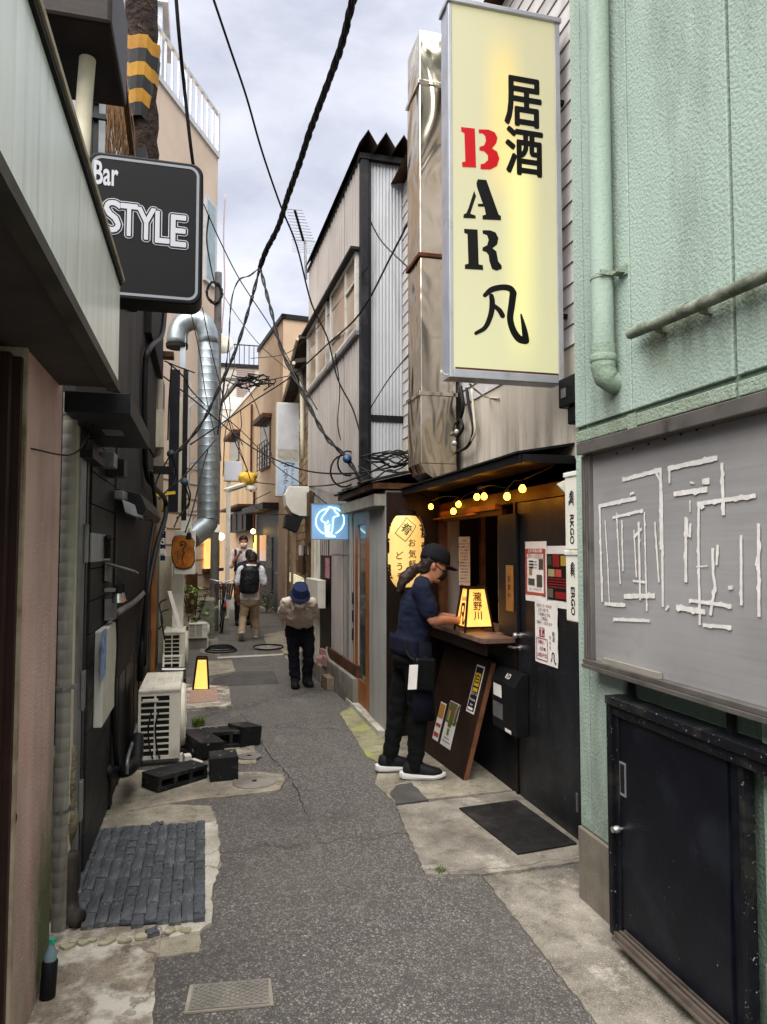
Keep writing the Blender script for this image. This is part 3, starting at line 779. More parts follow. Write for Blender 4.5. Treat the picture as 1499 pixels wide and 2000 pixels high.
# serving counter
ct = MB(); ct.prism([(1.765, 4.40, 0), (1.79, 4.36, 0), (WXB + .25, 4.36, 0), (WXB + .25, 5.93, 0), (1.78, 5.93, 0), (1.765, 5.91, 0)], (0, 0, .035))
for i in range(len(ct.v)): ct.v[i].z += .985
def ctop():
    return pm('worn_counter', '#7b6250', '#57433a', scale=4, rough=.45, bump=.2, bsc=40, dirt='#2c211b', dsc=5, dlo=.5, dhi=.7)
ct.build('counter', ctop(), bar, bevel=.004)
ce = MB(); ce.box(1.80, 1.815, 4.40, 5.9, .90, .984); ce.build('counter_apron', M_darkwood, bar)
# window frame and interior
MB().box(1.985, WXB + .05, 5.86, 5.92, 1.02, 1.93).build('window_post', M_wood, bar)
MB().box(1.985, WXB + .04, 4.66, 5.86, 1.885, 1.928).build('window_rail', M_woodlt, bar, bevel=.003)
MB().box(WXB + .01, WXB + .05, 4.60, 5.86, 1.845, 1.883).build('window_rail', M_wood, bar, bevel=.003)
r0, r1 = wx(842, 1015, 1.95), wx(930, 1003, 1.95)
sk = MB(); sk.bar(r0, r1, .014, .014); sk.build('noren_rod', M_orangewood, bar)
inn = MB(); inn.box(3.2, 3.25, 3.6, 6.6, 0, 2.4); inn.box(2.05, 3.2, 6.55, 6.6, 0, 2.4); inn.box(2.05, 3.2, 3.6, 3.65, 0, 2.4); inn.box(2.05, 3.2, 3.65, 6.55, 2.36, 2.4); inn.box(2.05, 3.2, 3.65, 6.55, .0, .02)
inn.build('interior_wall', M_darkwood, bar)
MB().box(2.30, 2.34, 5.70, 5.75, 1.02, 1.9).build('interior_post', M_wood, bar)
MB().box(2.55, 3.19, 3.8, 5.9, .9, .94).build('interior_counter', M_wood, bar)
def curtain():
    t = NT('lit_curtain')
    c = t.mix(t.ramp(t.voro(13), .3, .36), '#3b2c18', '#cfa760')
    t.base(c); t.b.inputs['Roughness'].default_value = .8; return t.m
cu = MB()
for i in range(12):
    x = 2.25 + (i % 2) * .02; y0 = 4.93 + i * .025
    cu.quad((x, y0, 1.04), (2.27 - (i % 2) * .02, y0 + .025, 1.04), (2.27 - (i % 2) * .02, y0 + .025, 1.84), (x, y0, 1.84))
cu.build('curtain', curtain(), bar, recalc=False)

b = MB(); b.lathe([(0, -.06), (.05, -.04), (.06, 0), (.04, .05), (0, .06)], (2.55, 4.95, 2.1), n=12); b.build('interior_lamp', emis('interior_glow', '#ffa84a', 22.0), bar, smooth=True)
# menu strip pinned beside the window
mq = wx(897, 1143, 2.10), wx(925, 1047, 2.10)
mw, mh = .115, mq[1].z - mq[0].z
mpl = Plane((2.10, mq[0].y, mq[0].z), (.55, -.83, 0), (0, 0, 1))
mm = MB(); mm.obox(mpl.p(0, 0, 0), mpl.u * mw, mpl.v * mh, mpl.n * -.004)
menu = tag(mm.build('menu_sheet', pm('menu_paper', '#cdb196', '#c3a68a', rough=.8)), 'long narrow beige menu sheet inside the serving window', 'menu')
q = MB()
lines = ['お品書', '本日のおすすめ', '刺身三種盛り合わせ', 'ポテト 唐揚げ', '枝豆三五〇', 'もつ煮込み', 'だし巻玉子', '鶏の唐揚げ九八〇', '焼き鳥盛り合', '冷奴三〇〇', '自家製漬物', 'たこわさび', '塩辛四〇〇', 'ハムカツ六〇〇']
for i, s_ in enumerate(lines): glyph(q, s_, mpl, mw / 2, mh - .035 - i * .0265, .0165, bold=.012, lift=.002)
q.build('lettering', M_ink, menu, recalc=False)

# string of bulbs
M_bulb = emis('bulb_glow', '#ffa020', 17.0)
M_bulbg = pm('bulb_socket', '#1a1612', rough=.5)
bulbpx = [(813, 978), (842, 990), (886, 999), (896, 985), (932, 971), (946, 970), (991, 970), (1021, 955)]
ln = thing('string_lights', 'string of small glowing round bulbs under the bar awning', 'string lights', (1.8, 5, 2.05))
prev = None; cp = []
for i, (x, y) in enumerate(bulbpx):
    p = wx(x, y, 1.80 + (.06 if i % 2 else 0)); up = Vector((0, 0, .035))
    b = MB(); b.lathe([(.0, -.022), (.010, -.020), (.018, -.012), (.0215, 0), (.018, .012), (.011, .022), (.008, .026)], p, (0, 0, 1), 12); o = b.build('bulb', M_bulb, ln, smooth=True)
    b = MB(); b.lathe([(.011, .024), (.012, .04), (.009, .052), (.003, .056)], p, (0, 0, 1), 10); b.build('socket', M_bulbg, o, smooth='auto')
    cp.append(p + Vector((0, 0, .056)))
cp.sort(key=lambda p: -p.y)
pts = []
for i, p in enumerate(cp):
    pts.append(p)
    if i < len(cp) - 1: pts.append(p.lerp(cp[i + 1], .5) + Vector((0, 0, .02)))
b = MB(); b.tube(smoothpts([pts[0] + Vector((.1, .2, .06))] + pts + [pts[-1] + Vector((.05, -.3, .05))], 4), .004, 6); b.build('wire', M_cable, ln)

# ------------------------------------------------------------------ things at the bar
# paper lantern
LY, LX = 5.98, wy(791, 1075, 5.98).x
lz0, lz1 = wy(791, 1146, LY).z, wy(791, 1008, LY).z
LH = lz1 - lz0; LR = .172
lt = thing('paper_lantern', 'big glowing pale yellow paper lantern with black brush writing at the bar corner', 'lantern', (LX, LY, lz0))
def lrad(t): # t 0..1 from the bottom
    e_ = abs(t - .5) * 2
    return LR * (1 - .05 * e_ * e_ - .37 * max(0, (e_ - .45) / .55) ** 2.2)
prof = []
NR = 44
for i in range(NR * 2 + 1):
    t_ = i / (NR * 2); prof.append((lrad(t_) * (1.0 if i % 2 else .985), lz0 + LH * t_))
def lantern_mat():
    t = NT('lantern_paper')
    z = t.sepz()[2]
    g_ = t.ramp(z, 0, LH, 0, 1)
    c = t.mix(t.ramp(t.noise(3, 3), .3, .7), '#e9b557', '#f0c878')
    t.b.inputs['Base Color'].default_value = lin('#cfae74'); t.l(c, t.b.inputs['Emission Color'])
    t.b.inputs['Emission Strength'].default_value = .115; t.b.inputs['Roughness'].default_value = .7; return t.m
b = MB(); b.lathe(prof, (LX, LY, 0), n=32); b.build('paper_body', lantern_mat(), lt, smooth=True)
for nm, z0, z1 in (('top_ring', lz1 - .004, lz1 + .05), ('bottom_ring', lz0 - .03, lz0 + .004)):
    b = MB(); b.lathe([(lrad(0) * .98, z0), (lrad(0) * 1.0, z0 + .01), (lrad(0) * 1.0, z1 - .01), (lrad(0) * .85, z1)], (LX, LY, 0), n=24); b.build(nm, M_black, lt, smooth='auto')
b = MB(); b.tube(smoothpts([(LX - .1, LY, lz1 + .04), (LX - .03, LY, lz1 + .10), (LX, LY, lz1 + .14), (LX + .04, LY, lz1 + .09), (LX + .1, LY, lz1 + .04)], 5), .004, 6)
b.tube(smoothpts([(LX + .05, LY - .02, lz1 + .09), (LX + .14, LY - .05, lz1 - .05), (LX + .18, LY - .04, lz1 - .2), (LX + .2, LY - .02, lz1 - .3)], 5), .003, 5)
b.tube([(LX, LY, lz1 + .14), (LX, LY + .01, 2.16)], .004, 6)
b.build('hanger', pm('string', '#8a7a68', rough=.9), lt)
view = math.atan2(-LX, -LY)
def wrap(q, dz=.003):
    for i, p in enumerate(q.v):
        a, zz, l = p.x, p.z, -p.y
        t_ = min(1, max(0, (zz - lz0) / LH)); rr = lrad(t_) + dz + l
        th = a / LR; ux, uy = math.cos(th - PI / 2), math.sin(th - PI / 2)
        # rotate so that a = 0 faces the viewer
        ang = math.atan2(-LY, -LX) + th
        q.v[i] = Vector((LX + math.cos(ang) * rr, LY + math.sin(ang) * rr, zz))
def lan(px, py): # photograph position -> (angle arc length, height) on the lantern
    return (math.asin(max(-.98, min(.98, (px - 791) / 39.5))) * LR, lz0 + LH * (1146 - py) / 138)
base = Plane((0, 0, 0), (1, 0, 0), (0, 0, 1))
q = MB(); ink = MB()
for s_, x, y, sz in (('お', 805, 1062, .075), ('気', 806, 1083, .075), ('軽', 806, 1102, .07), ('に', 806, 1120, .06), ('ど', 780, 1086, .075), ('う', 781, 1107, .075), ('ぞ', 780, 1125, .065)):
    a, z = lan(x, y); glyph(ink, s_, base, a, z, sz, lift=0, bold=.012)
wrap(ink); ink.build('lettering', pm('brown_ink', '#2b2413', rough=.7), lt, recalc=False)
ink = MB(); a, z = lan(794, 1035)
glyph(ink, '肴', base, a, z, .1, lift=0, bold=.012, rot=-.66)
c_, s_ = math.cos(-.66), math.sin(-.66)
def rp_(u, v): return (a + u * c_ - v * s_, z + u * s_ + v * c_)
for (u0, v0, u1, v1) in ((-.058, -.085, .058, -.085), (.058, -.085, .058, .085), (.058, .085, -.058, .085), (-.058, .085, -.058, -.085)):
    pts = [rp_(u0 + (u1 - u0) * k / 6, v0 + (v1 - v0) * k / 6) for k in range(7)]; brush(ink, base, pts, [.006] * 7, 0, n=1)
wrap(ink); ink.build('emblem', pm('green_ink', '#1e4a2a', rough=.7), lt, recalc=False)
ink = MB()
for s_, x, y in (('居', 755, 1030), ('酒', 755, 1068), ('屋', 757, 1118)):
    a2, z2 = lan(x, y); glyph(ink, s_, base, a2, z2, .135, lift=0, bold=.06, sx=.75)
for s_, x, y in (('酒', 828, 1040), ('場', 828, 1075)):
    a2, z2 = lan(x, y); glyph(ink, s_, base, a2, z2, .13, lift=0, bold=.04, sx=.7)
wrap(ink, .0015); ink.build('lettering', pm('maroon_ink', '#2a1012', rough=.6), lt, recalc=False)

# table lantern on the counter
AC = (1.875, 4.80)
an = thing('table_lantern', 'glowing wooden table lantern with dark kanji standing on the serving counter', 'lantern', (AC[0], AC[1], 1.02))
aw0, aw1, ah0, ah1 = .100, .062, 1.062, 1.325
M_andon = emis('lantern_shade', '#ffa33c', .85, '#ffb95a', 9, base='#c79a5a')
b = MB(); b.loft([[(AC[0] + sx * w, AC[1] + sy * w, z) for sx, sy in ((-1, -1), (1, -1), (1, 1), (-1, 1))] for w, z in ((aw0 - .004, ah0), (aw1 - .004, ah1))]); b.build('lamp_shade', M_andon, an)
for sx, sy in ((-1, -1), (1, -1), (1, 1), (-1, 1)):
    b = MB(); b.bar((AC[0] + sx * (aw0 + .008), AC[1] + sy * (aw0 + .008), 1.021), (AC[0] + sx * aw1, AC[1] + sy * aw1, ah1 + .022), .013, .013); b.build('leg', M_darkwood, an)
for w, z in ((aw0, ah0 - .006), (aw1, ah1 + .003)):
    for sx, sy in ((0, -1), (0, 1), (-1, 0), (1, 0)):
        b = MB(); c0 = Vector((AC[0] + sx * w, AC[1] + sy * w, z)); t_ = Vector((-sy, sx, 0)) * (w - .007); b.bar(c0 - t_, c0 + t_, .010, .012); b.build('rail', M_darkwood, an)
tl = (aw0 - aw1) / (ah1 - ah0)
p1_ = Plane((AC[0], AC[1] - aw0 + .004, ah0), (1, 0, 0), (0, tl, 1))
q = MB()
for i, s_ in enumerate('瀧野川'): glyph(q, s_, p1_, 0, .205 - i * .066, .068, lift=.002, bold=.025)
q.build('lettering', pm('lamp_ink', '#24100a', rough=.6), an, recalc=False)
p2_ = Plane((AC[0] - aw0 + .004, AC[1], ah0), (0, -1, 0), (tl, 0, 1))
q = MB(); brush(q, p2_, [(-.045, .02), (-.03, .06), (-.03, .14), (-.01, .15), (.02, .145), (.022, .06), (.03, .02), (.05, .025), (.052, .05)], [.018, .02, .024, .022, .026, .022, .024, .02, .008], .002)
brush(q, p2_, [(-.006, .09), (.006, .075)], [.02, .022], .002); q.build('lettering', MATS['lamp_ink'], an, recalc=False)
q = MB(); glyph(q, 'BAR', p2_, .0, .19, .045, lift=.002, bold=.02); q.build('lettering', M_red, an, recalc=False)

# bottles and small things just inside
for x, y, c_, h_ in ((2.10, 4.70, '#4a1714', .16), (2.13, 4.76, '#6b675f', .20), (2.12, 4.64, '#a2302c', .25)):
    b = MB(); b.lathe([(.0, 0), (.028, .0), (.03, .01), (.03, h_ * .6), (.012, h_ * .78), (.011, h_), (.0, h_)], (x, y, 1.02), n=12)
    tag(b.build('bottle', pm('bottle_' + c_[1:], c_, rough=.15), smooth='auto'), {'.16': 'low dark red bottle on the serving counter behind the table lantern', '.2': 'grey bottle on the serving counter behind the table lantern', '.25': 'tall red bottle at the right end of the serving counter'}[str(h_).lstrip('0')], 'bottle')

# posters on the bar door
def poster(name, pxs, X, mat, label, thick=.0015):
    (x0, y0), (x1, y1) = pxs
    a, c = wx(x0, y1, X), wx(x1, y0, X)
    w, h = a.y - c.y, c.z - a.z
    pl = Plane((X, a.y, a.z), (0, -1, 0), (0, 0, 1))
    b = MB(); nx, ny = 4, 6; g_ = [[pl.p(w * i / nx, h * j / ny, thick + (.004 * math.sin(j * 1.7 + i * 1.1) ** 2 if 0 < i else 0)) for i in range(nx + 1)] for j in range(ny + 1)]
    vs_ = [p for r in g_ for p in r]
    b.add(vs_, [(j * (nx + 1) + i, j * (nx + 1) + i + 1, (j + 1) * (nx + 1) + i + 1, (j + 1) * (nx + 1) + i) for j in range(ny) for i in range(nx)])
    k_ = len(vs_); b.add([p - pl.n * thick for p in vs_], [(j * (nx + 1) + i, (j + 1) * (nx + 1) + i, (j + 1) * (nx + 1) + i + 1, j * (nx + 1) + i + 1) for j in range(ny) for i in range(nx)])
    o = tag(b.build(name, mat, smooth=True, recalc=False), label, 'poster'); return o, pl, w, h
LF = .0068
def blocks(pl, items, parent, name='print'):
    for c_, rs in items:
        q = MB()
        for r in rs: rect(q, pl, *r, lift=LF)
        q.build(name, pm('print_' + c_[1:], c_, rough=.7), parent, recalc=False)
PX_ = WXB + .003
o, pl, w, h = poster('poster', ((1028, 1057), (1069, 1172)), PX_, M_paper, 'white poster with red border and food pictures on the black bar door')
blocks(pl, [('#a94a3d', [(w * .03, w * .95, h * .11, h * .155), (w * .03, w * .10, h * .155, h * .80), (w * .88, w * .95, h * .155, h * .80), (w * .03, w * .95, h * .80, h * .88)])], o, 'border')
blocks(pl, [('#d9c9b9', [(w * .12, w * .86, h * .73, h * .79)]), ('#4a443d', [(w * .66, w * .86, h * .54, h * .71), (w * .56, w * .8, h * .25, h * .45), (w * .17, w * .46, h * .27, h * .38)]), ('#96744a', [(w * .2, w * .34, h * .44, h * .54)]), ('#3b2a26', [(w * .2, w * .42, h * (.655 - .05 * k), h * (.68 - .05 * k)) for k in range(3)]), ('#8a8379', [(w * .45, w * .58, h * (.66 - .05 * k), h * (.675 - .05 * k)) for k in range(3)])], o)
q = MB(); glyph(q, 'おすすめ飲み放題', pl, w * .5, h * .84, .024, lift=LF + .001, bold=.02); q.build('lettering', M_paper, o, recalc=False)
q = MB(); glyph(q, '宴会コース三千円より', pl, w * .5, h * .76, .019, lift=LF + .001); glyph(q, '生ビール中 四八〇円', pl, w * .5, h * .205, .018, lift=LF + .001); q.build('lettering', M_red, o, recalc=False)
o, pl, w, h = poster('poster', ((1071, 1066), (1113, 1184)), PX_, M_paper, 'black and red photo menu poster behind the white lamp box')
blocks(pl, [('#120d0c', [(0.004, w, h * .12, h * .87)])], o, 'background')
LF = .0078
blocks(pl, [('#7e1d1e', [(w * .3, w * .6, h * .66, h * .86)]), ('#2f3b2d', [(w * .05, w * .25, h * .68, h * .84)]), ('#a4893a', [(w * .66, w * .9, h * .68, h * .84)]), ('#9b8f63', [(w * .08, w * .38, h * .5, h * .62)]), ('#b2453f', [(w * .42, w * .68, h * .5, h * .62)]), ('#5a5648', [(w * .06, w * .3, h * .15, h * .3)]), ('#7d1a1c', [(w * .08, w * .9, h * (.455 - .045 * k), h * (.475 - .045 * k)) for k in range(4)] + [(w * .4, w * .9, h * .15, h * .26)])], o)
LF = .0068
o, pl, w, h = poster('poster', ((1047, 1177), (1090, 1291)), PX_ - .003, M_paper, 'white notice sheet with red and black Japanese writing, low on the bar door')
q = MB()
for i, s_ in enumerate(('※カウンターだけの', '小さい店です。', '３名様以上では', 'ご来店は', 'お断りしております')): glyph(q, s_, pl, w * .45, h * (.915 - .068 * i), .0225, lift=LF, bold=.008)
q.build('lettering', pm('brown_print', '#6b3b33', rough=.7), o, recalc=False)
q = MB(); rect(q, pl, w * .22, w * .46, h * .42, h * .57, LF); outline(q, pl, w * .08, w * .58, h * .05, h * .40, .005, LF)
for i, s_ in enumerate(('日曜日／', '　祝日●', '土曜日不定')): glyph(q, s_, pl, w * .33, h * (.33 - .1 * i), .026, lift=LF, bold=.01)
q.build('lettering', pm('maroon_print', '#8e1f33', rough=.7), o, recalc=False)
q = MB()
for i, s_ in enumerate(('営業中', '●', 'ご案内')): glyph(q, s_, pl, w * .34, h * (.54 - .045 * i), .02, lift=LF + .001, bold=.01)
q.build('lettering', M_paper, o, recalc=False)
q = MB(); vtext(q, '居酒', pl, w * .84, h * .50, .03, .032, bold=.01, lift=LF); vtext(q, 'BAR', pl, w * .70, h * .44, .03, .031, lift=LF)
brush(q, pl, [(w * .72, h * .08), (w * .77, h * .13), (w * .78, h * .2), (w * .86, h * .205), (w * .86, h * .12), (w * .91, h * .06), (w * .94, h * .08)], [.006, .007, .008, .008, .008, .009, .003], LF)
q.build('lettering', M_ink, o, recalc=False)

# stacked white lamp boxes at the green corner
for i, (yy0, yy1, lab, tx) in enumerate(((926, 1074, 'upper white lamp box with black marks at the green wall corner', 'RKGO'), (1080, 1214, 'lower white lamp box reading ERGO at the green wall corner', 'ERGO'))):
    X0 = 1.72; za, zb2 = wx(1116, yy1, X0).z, wx(1116, yy0, X0).z
    lb = thing('lamp_box', lab, 'sign', (X0, 3.12, za))
    b = MB(); b.box(X0, X0 + .2, 3.035, 3.168, za, zb2); b.build('case', M_whitepl, lb, bevel=.006)
    b = MB(); b.box(X0 - .006, X0 + .2, 3.03, 3.173, zb2 - .012, zb2 + .012); b.build('lid', M_whitepl, lb, bevel=.004)
    pl = Plane((X0, 3.168, za), (0, -1, 0), (0, 0, 1)); q = MB()
    for kk in range(5): brush(q, pl, [(.05 + random.uniform(-.01, .01), .22 + kk * .012), (.07, .235 + kk * .012), (.09, .215 + kk * .014)], [.006, .008, .005], .002)
    glyph(q, tx, pl, .068, .10, .052, rot=-PI / 2, bold=.02, lift=.002)
    q.build('lettering', M_ink, lb, recalc=False)
b = MB(); b.loft([[wx(1088, 945, 1.80), wx(1104, 940, 1.80), wx(1104, 962, 1.80)], [wx(1088, 948, 1.86), wx(1104, 938, 1.9), wx(1104, 966, 1.9)]])
tag(b.build('clip_lamp', M_whitepl), 'small pale lamp head clipped beside the upper lamp box', 'lamp')

# mail box on the bar front
m0, m1 = wx(1006, 1428, 1.90), wx(962, 1335, 1.90)
mb = thing('mailbox', 'black letter box with small white stickers beside the bar door', 'mailbox', (WXB, m0.y + .1, m0.z))
y0, y1 = wx(1008, 1380, WXB - .09).y, wx(963, 1380, WXB - .09).y
za, zb2 = wx(985, 1428, WXB - .09).z, wx(985, 1325, WXB - .09).z
b = MB(); b.prism([(WXB - .001, y0, za), (WXB - .09, y0, za), (WXB - .10, y0, zb2 - .03), (WXB - .05, y0, zb2 + .05), (WXB - .001, y0, zb2 + .05)], (0, y1 - y0, 0)); b.build('box', M_black, mb, bevel=.004)
pl = Plane((WXB - .0905, y1, za), (0, -1, 0), (0, 0, 1)); ww = y1 - y0
for (a0, a1, b0, b1, mt) in ((.02, .09, .21, .29, M_paper), (.015, .10, .07, .17, M_steelgrey), (.12, .17, .01, .03, M_paper)):
    b = MB(); b.obox(pl.p(a0 * ww / .2, b0 * .27 / .27, .003 + .004), pl.u * (a1 - a0) * ww / .2, pl.v * (b1 - b0), pl.n * .002); b.build('label_plate', mt, mb)
pf = Plane((WXB - .098, y1, zb2 - .028), (0, -1, 0), (.05, 0, .08)); q = MB(); glyph(q, '8.D', pf, ww * .6, .05, .05, lift=.003)
q.build('lettering', M_paper, mb, recalc=False)

# loose panel leaning on the bar front
l0, l1 = gnd(905, 1527), Vector((1.70, 5.55, 0))
lt0, lt1 = Vector((1.955, 4.66, .83)), Vector((1.955, 5.62, .87))
pd = thing('spare_door', 'dark brown wooden door panel leaning against the bar under the counter', 'panel', tuple(l0))
e1 = (l1 - l0); e1.z = 0; up_ = lt0 - l0; nn = e1.cross(up_).normalized()
if nn.x > 0: nn = -nn
b = MB(); b.obox(l0, e1, up_, -nn * .035); b.build('board', pm('panel_brown', '#2a1a14', '#1c110d', scale=5, rough=.45, bump=.2, bsc=30, dirt='#150e0b', dsc=4), pd, bevel=.003)
b = MB(); b.obox(l0 - e1.normalized() * .004, e1.normalized() * .004, up_ * .98, -nn * .034); b.build('edge_strip', pm('raw_edge', '#7a4f37', '#5b3a28', rough=.7), pd)
pl = Plane(l1, (l0 - l1), up_); LW, LHh = e1.length, up_.length
def stick(name, a0, a1, b0, b1, mat, lab):
    b = MB(); b.obox(pl.p(a0, b0, .001), pl.u * (a1 - a0), pl.v * (b1 - b0), pl.n * .0015); o = b.build(name, mat, pd); return o
s1 = stick('sticker', LW - .205, LW - .075, LHh * .53, LHh * .93, M_paper, '')
q = MB(); rect(q, pl, LW - .195, LW - .085, LHh * .545, LHh * .915, .004); q.build('print', M_ink, s1, recalc=False)
q = MB(); rect(q, pl, LW - .18, LW - .1, LHh * .755, LHh * .865, .005); rect(q, pl, LW - .18, LW - .1, LHh * .71, LHh * .74, .005); q.build('print', pm('print_yellow', '#c9a21c', rough=.6), s1, recalc=False)
q = MB(); glyph(q, '白', pl, LW - .14, LHh * .81, .075, lift=.006, bold=.03); q.build('lettering', M_ink, s1, recalc=False)
q = MB(); glyph(q, '生ビール', pl, LW - .14, LHh * .69, .026, lift=.005); glyph(q, 'Premium', pl, LW - .14, LHh * .64, .024, lift=.005); glyph(q, 'Beer', pl, LW - .14, LHh * .60, .024, lift=.005); rect(q, pl, LW - .185, LW - .105, LHh * .555, LHh * .575, .005); q.build('lettering', M_paper, s1, recalc=False)
s2 = stick('sticker', LW - .50, LW - .31, LHh * .16, LHh * .55, M_paper, '')
LF = .004
def blk2(parent, items):
    for c_, rs in items:
        q = MB()
        for r in rs: rect(q, pl, *r, lift=LF)
        q.build('print', pm('print_' + c_[1:], c_, rough=.7), parent, recalc=False)
blk2(s2, [('#6b5a3a', [(LW - .495, LW - .315, LHh * .36, LHh * .545)])]); LF = .005
blk2(s2, [('#4f6a2c', [(LW - .44, LW - .38, LHh * .33, LHh * .42)]), ('#a98f55', [(LW - .47, LW - .44, LHh * .38, LHh * .47), (LW - .37, LW - .34, LHh * .38, LHh * .5)]), ('#6f7a4a', [(LW - .43, LW - .39, LHh * .26, LHh * .32)]), ('#55524c', [(LW - .48, LW - .33, LHh * .2, LHh * .206), (LW - .46, LW - .36, LHh * .23, LHh * .236)])])
s3 = stick('sticker', LW - .66, LW - .55, LHh * .16, LHh * .50, M_paper, ''); LF = .004
blk2(s3, [('#a9793a', [(LW - .655, LW - .555, LHh * .36, LHh * .49)]), ('#b04a3c', [(LW - .65, LW - .56, LHh * .19, LHh * .23), (LW - .65, LW - .56, LHh * .28, LHh * .31)])])
b = MB(); b.tube(smoothpts([pl.p(LW - .30, LHh * .40, .002), pl.p(LW - .30, LHh * .41, .025), pl.p(LW - .30, LHh * .53, .025), pl.p(LW - .30, LHh * .545, .002)], 4), .006, 8); b.build('handle', M_steelgrey, pd, smooth=True)

# rubber mat
mt_ = P((897, 1585), (1010, 1569), (1128, 1655), (1012, 1676)); b = MB(); b.prism([(p.x, p.y, .013) for p in mt_], (0, 0, .010)); mat_o = tag(b.build('door_mat', M_rubber, bevel=.003), 'black rubber door mat on the concrete before the bar door', 'mat')

# ------------------------------------------------------------------ tall lit sign of the bar
SY = 3.54
sxl, sxr = wy(881, 740, SY).x, wy(1101, 700, SY).x
szb, szt = wy(985, 742, SY).z, wy(985, 24, SY).z
sdep = wx(865, 740, sxl).y - SY
sg = thing('bar_sign', 'tall lit yellow sign box reading BAR with black and red letters', 'sign', ((sxl + sxr) / 2, SY + sdep / 2, szb))
M_sframe = pm('sign_frame', '#9b9da2', '#a9abb0', rough=.45, metal=.35, dirt='#6f6b66', dsc=5, dlo=.58, dhi=.85)
MB().box(sxl, sxr, SY + .02, SY + sdep, szb + .006, szt - .006).build('case', pm('sign_side', '#a6abb8', '#979ba7', rough=.3, metal=.4, dirt='#7c7f8a', dsc=3), sg)
fw = .028
for (x0, x1, z0, z1, n_) in ((sxl - .004, sxl + fw * .6, szb, szt, 'side_frame'), (sxr - fw, sxr + .004, szb, szt, 'side_frame'), (sxl + fw * .6, sxr - fw, szb, szb + .045, 'bottom_frame')):
    MB().box(x0, x1, SY, SY + .03, z0, z1).build(n_, M_sframe, sg, bevel=.003)
b = MB(); b.box(sxl + fw, sxr - fw, SY + .003, SY + .0055, szb + .042, szb + .056); b.build('rust_line', M_rust, sg)
MB().box(sxl - .012, sxr + .012, SY - .012, SY + sdep + .01, szt, szt + .028).build('cap', M_sframe, sg, bevel=.004)
def signface():
    t = NT('sign_face'); o_ = t.sepz()
    def bandm(c, w, z0, z1, zf):
        d = t.math('ABSOLUTE', t.math('SUBTRACT', o_[0], c)); a = t.n('ShaderNodeMapRange', interpolation_type='SMOOTHSTEP'); a.inputs[1].default_value = 0; a.inputs[2].default_value = w; a.inputs[3].default_value = 1; a.inputs[4].default_value = 0; t.l(d, a.inputs[0])
        zb = t.n('ShaderNodeMapRange', interpolation_type='SMOOTHSTEP'); zb.inputs[1].default_value = z0 - zf; zb.inputs[2].default_value = z0 + zf; t.l(o_[2], zb.inputs[0])
        zc = t.n('ShaderNodeMapRange', interpolation_type='SMOOTHSTEP'); zc.inputs[1].default_value = z1 - zf; zc.inputs[2].default_value = z1 + zf; zc.inputs[3].default_value = 1; zc.inputs[4].default_value = 0; t.l(o_[2], zc.inputs[0])
        return t.math('MULTIPLY', a.outputs[0], t.math('MULTIPLY', zb.outputs[0], zc.outputs[0]))
    H_ = szt - szb
    b1_ = bandm(-.01, .16, H_ * .52, H_ * .90, .22); b2_ = bandm(.085, .15, H_ * .08, H_ * .62, .2)  # brighter bands painted into the emission colour as glow of tubes inside
    c = t.mix(b1_, '#b5af86', '#f2cd62'); c = t.mix(b2_, c, '#f2ea86')
    c = t.mix(t.math('MULTIPLY', t.ramp(o_[2], .05, H_ * .5, .55, 0), .8), c, '#cfd49a')
    t.b.inputs['Base Color'].default_value = lin('#8d8b78'); t.l(c, t.b.inputs['Emission Color']); t.b.inputs['Emission Strength'].default_value = .115; t.b.inputs['Roughness'].default_value = .25
    return t.m
MB().box(sxl + fw * .6, sxr - fw, SY + .006, SY + .02, szb + .046, szt - .002).build('lit_panel', signface(), sg)
spl = Plane((0, SY + .006, 0), (1, 0, 0), (0, 0, 1))
def sp(x, y): p = wy(x, y, SY + .004); return (p.x, p.z)
c2 = lambda x, y: sp(x / 3.3325 + 760, y / 3.3333)
B1 = [(470, 825), (560, 835), (568, 1090), (478, 1085), (476, 1055), (498, 1050), (492, 865), (472, 855)]
B2 = [(585, 840), (650, 842), (690, 860), (708, 895), (700, 930), (672, 965), (705, 985), (720, 1030), (705, 1080), (660, 1103), (597, 1100), (597, 1068), (622, 1062), (645, 1040), (645, 1010), (622, 985), (590, 978), (590, 955), (620, 945), (632, 915), (628, 885), (612, 868), (586, 865)]
A1 = [(580, 1165), (635, 1170), (715, 1395), (730, 1405), (730, 1433), (610, 1428), (610, 1402), (632, 1395), (622, 1345), (580, 1343), (580, 1325), (612, 1325), (575, 1220), (570, 1190)]
A2 = [(555, 1240), (568, 1275), (530, 1390), (565, 1402), (565, 1422), (485, 1418), (487, 1395), (505, 1385), (520, 1350)]
R1 = [(490, 1488), (578, 1493), (585, 1720), (612, 1725), (615, 1757), (495, 1750), (495, 1722), (518, 1715), (512, 1522), (491, 1515)]
R2 = [(610, 1497), (660, 1498), (695, 1512), (714, 1550), (705, 1590), (675, 1615), (700, 1635), (712, 1700), (735, 1728), (735, 1750), (700, 1762), (672, 1750), (655, 1700), (650, 1660), (635, 1640), (610, 1632), (610, 1610), (640, 1595), (650, 1560), (640, 1530), (612, 1520)]
M_sred = pm('sign_red', '#b0121a', rough=.4); M_sblk = pm('sign_black', '#0c0c0c', rough=.4)
q = MB()
for pts in (B1, B2): poly(q, spl, [c2(*p) for p in pts][::-1], .002)
q.build('letter', M_sred, sg, recalc=False)
for grp in ((A1, A2), (R1, R2)):
    q = MB()
    for pts in grp: poly(q, spl, [c2(*p) for p in pts][::-1], .002)
    q.build('letter', M_sblk, sg, recalc=False)
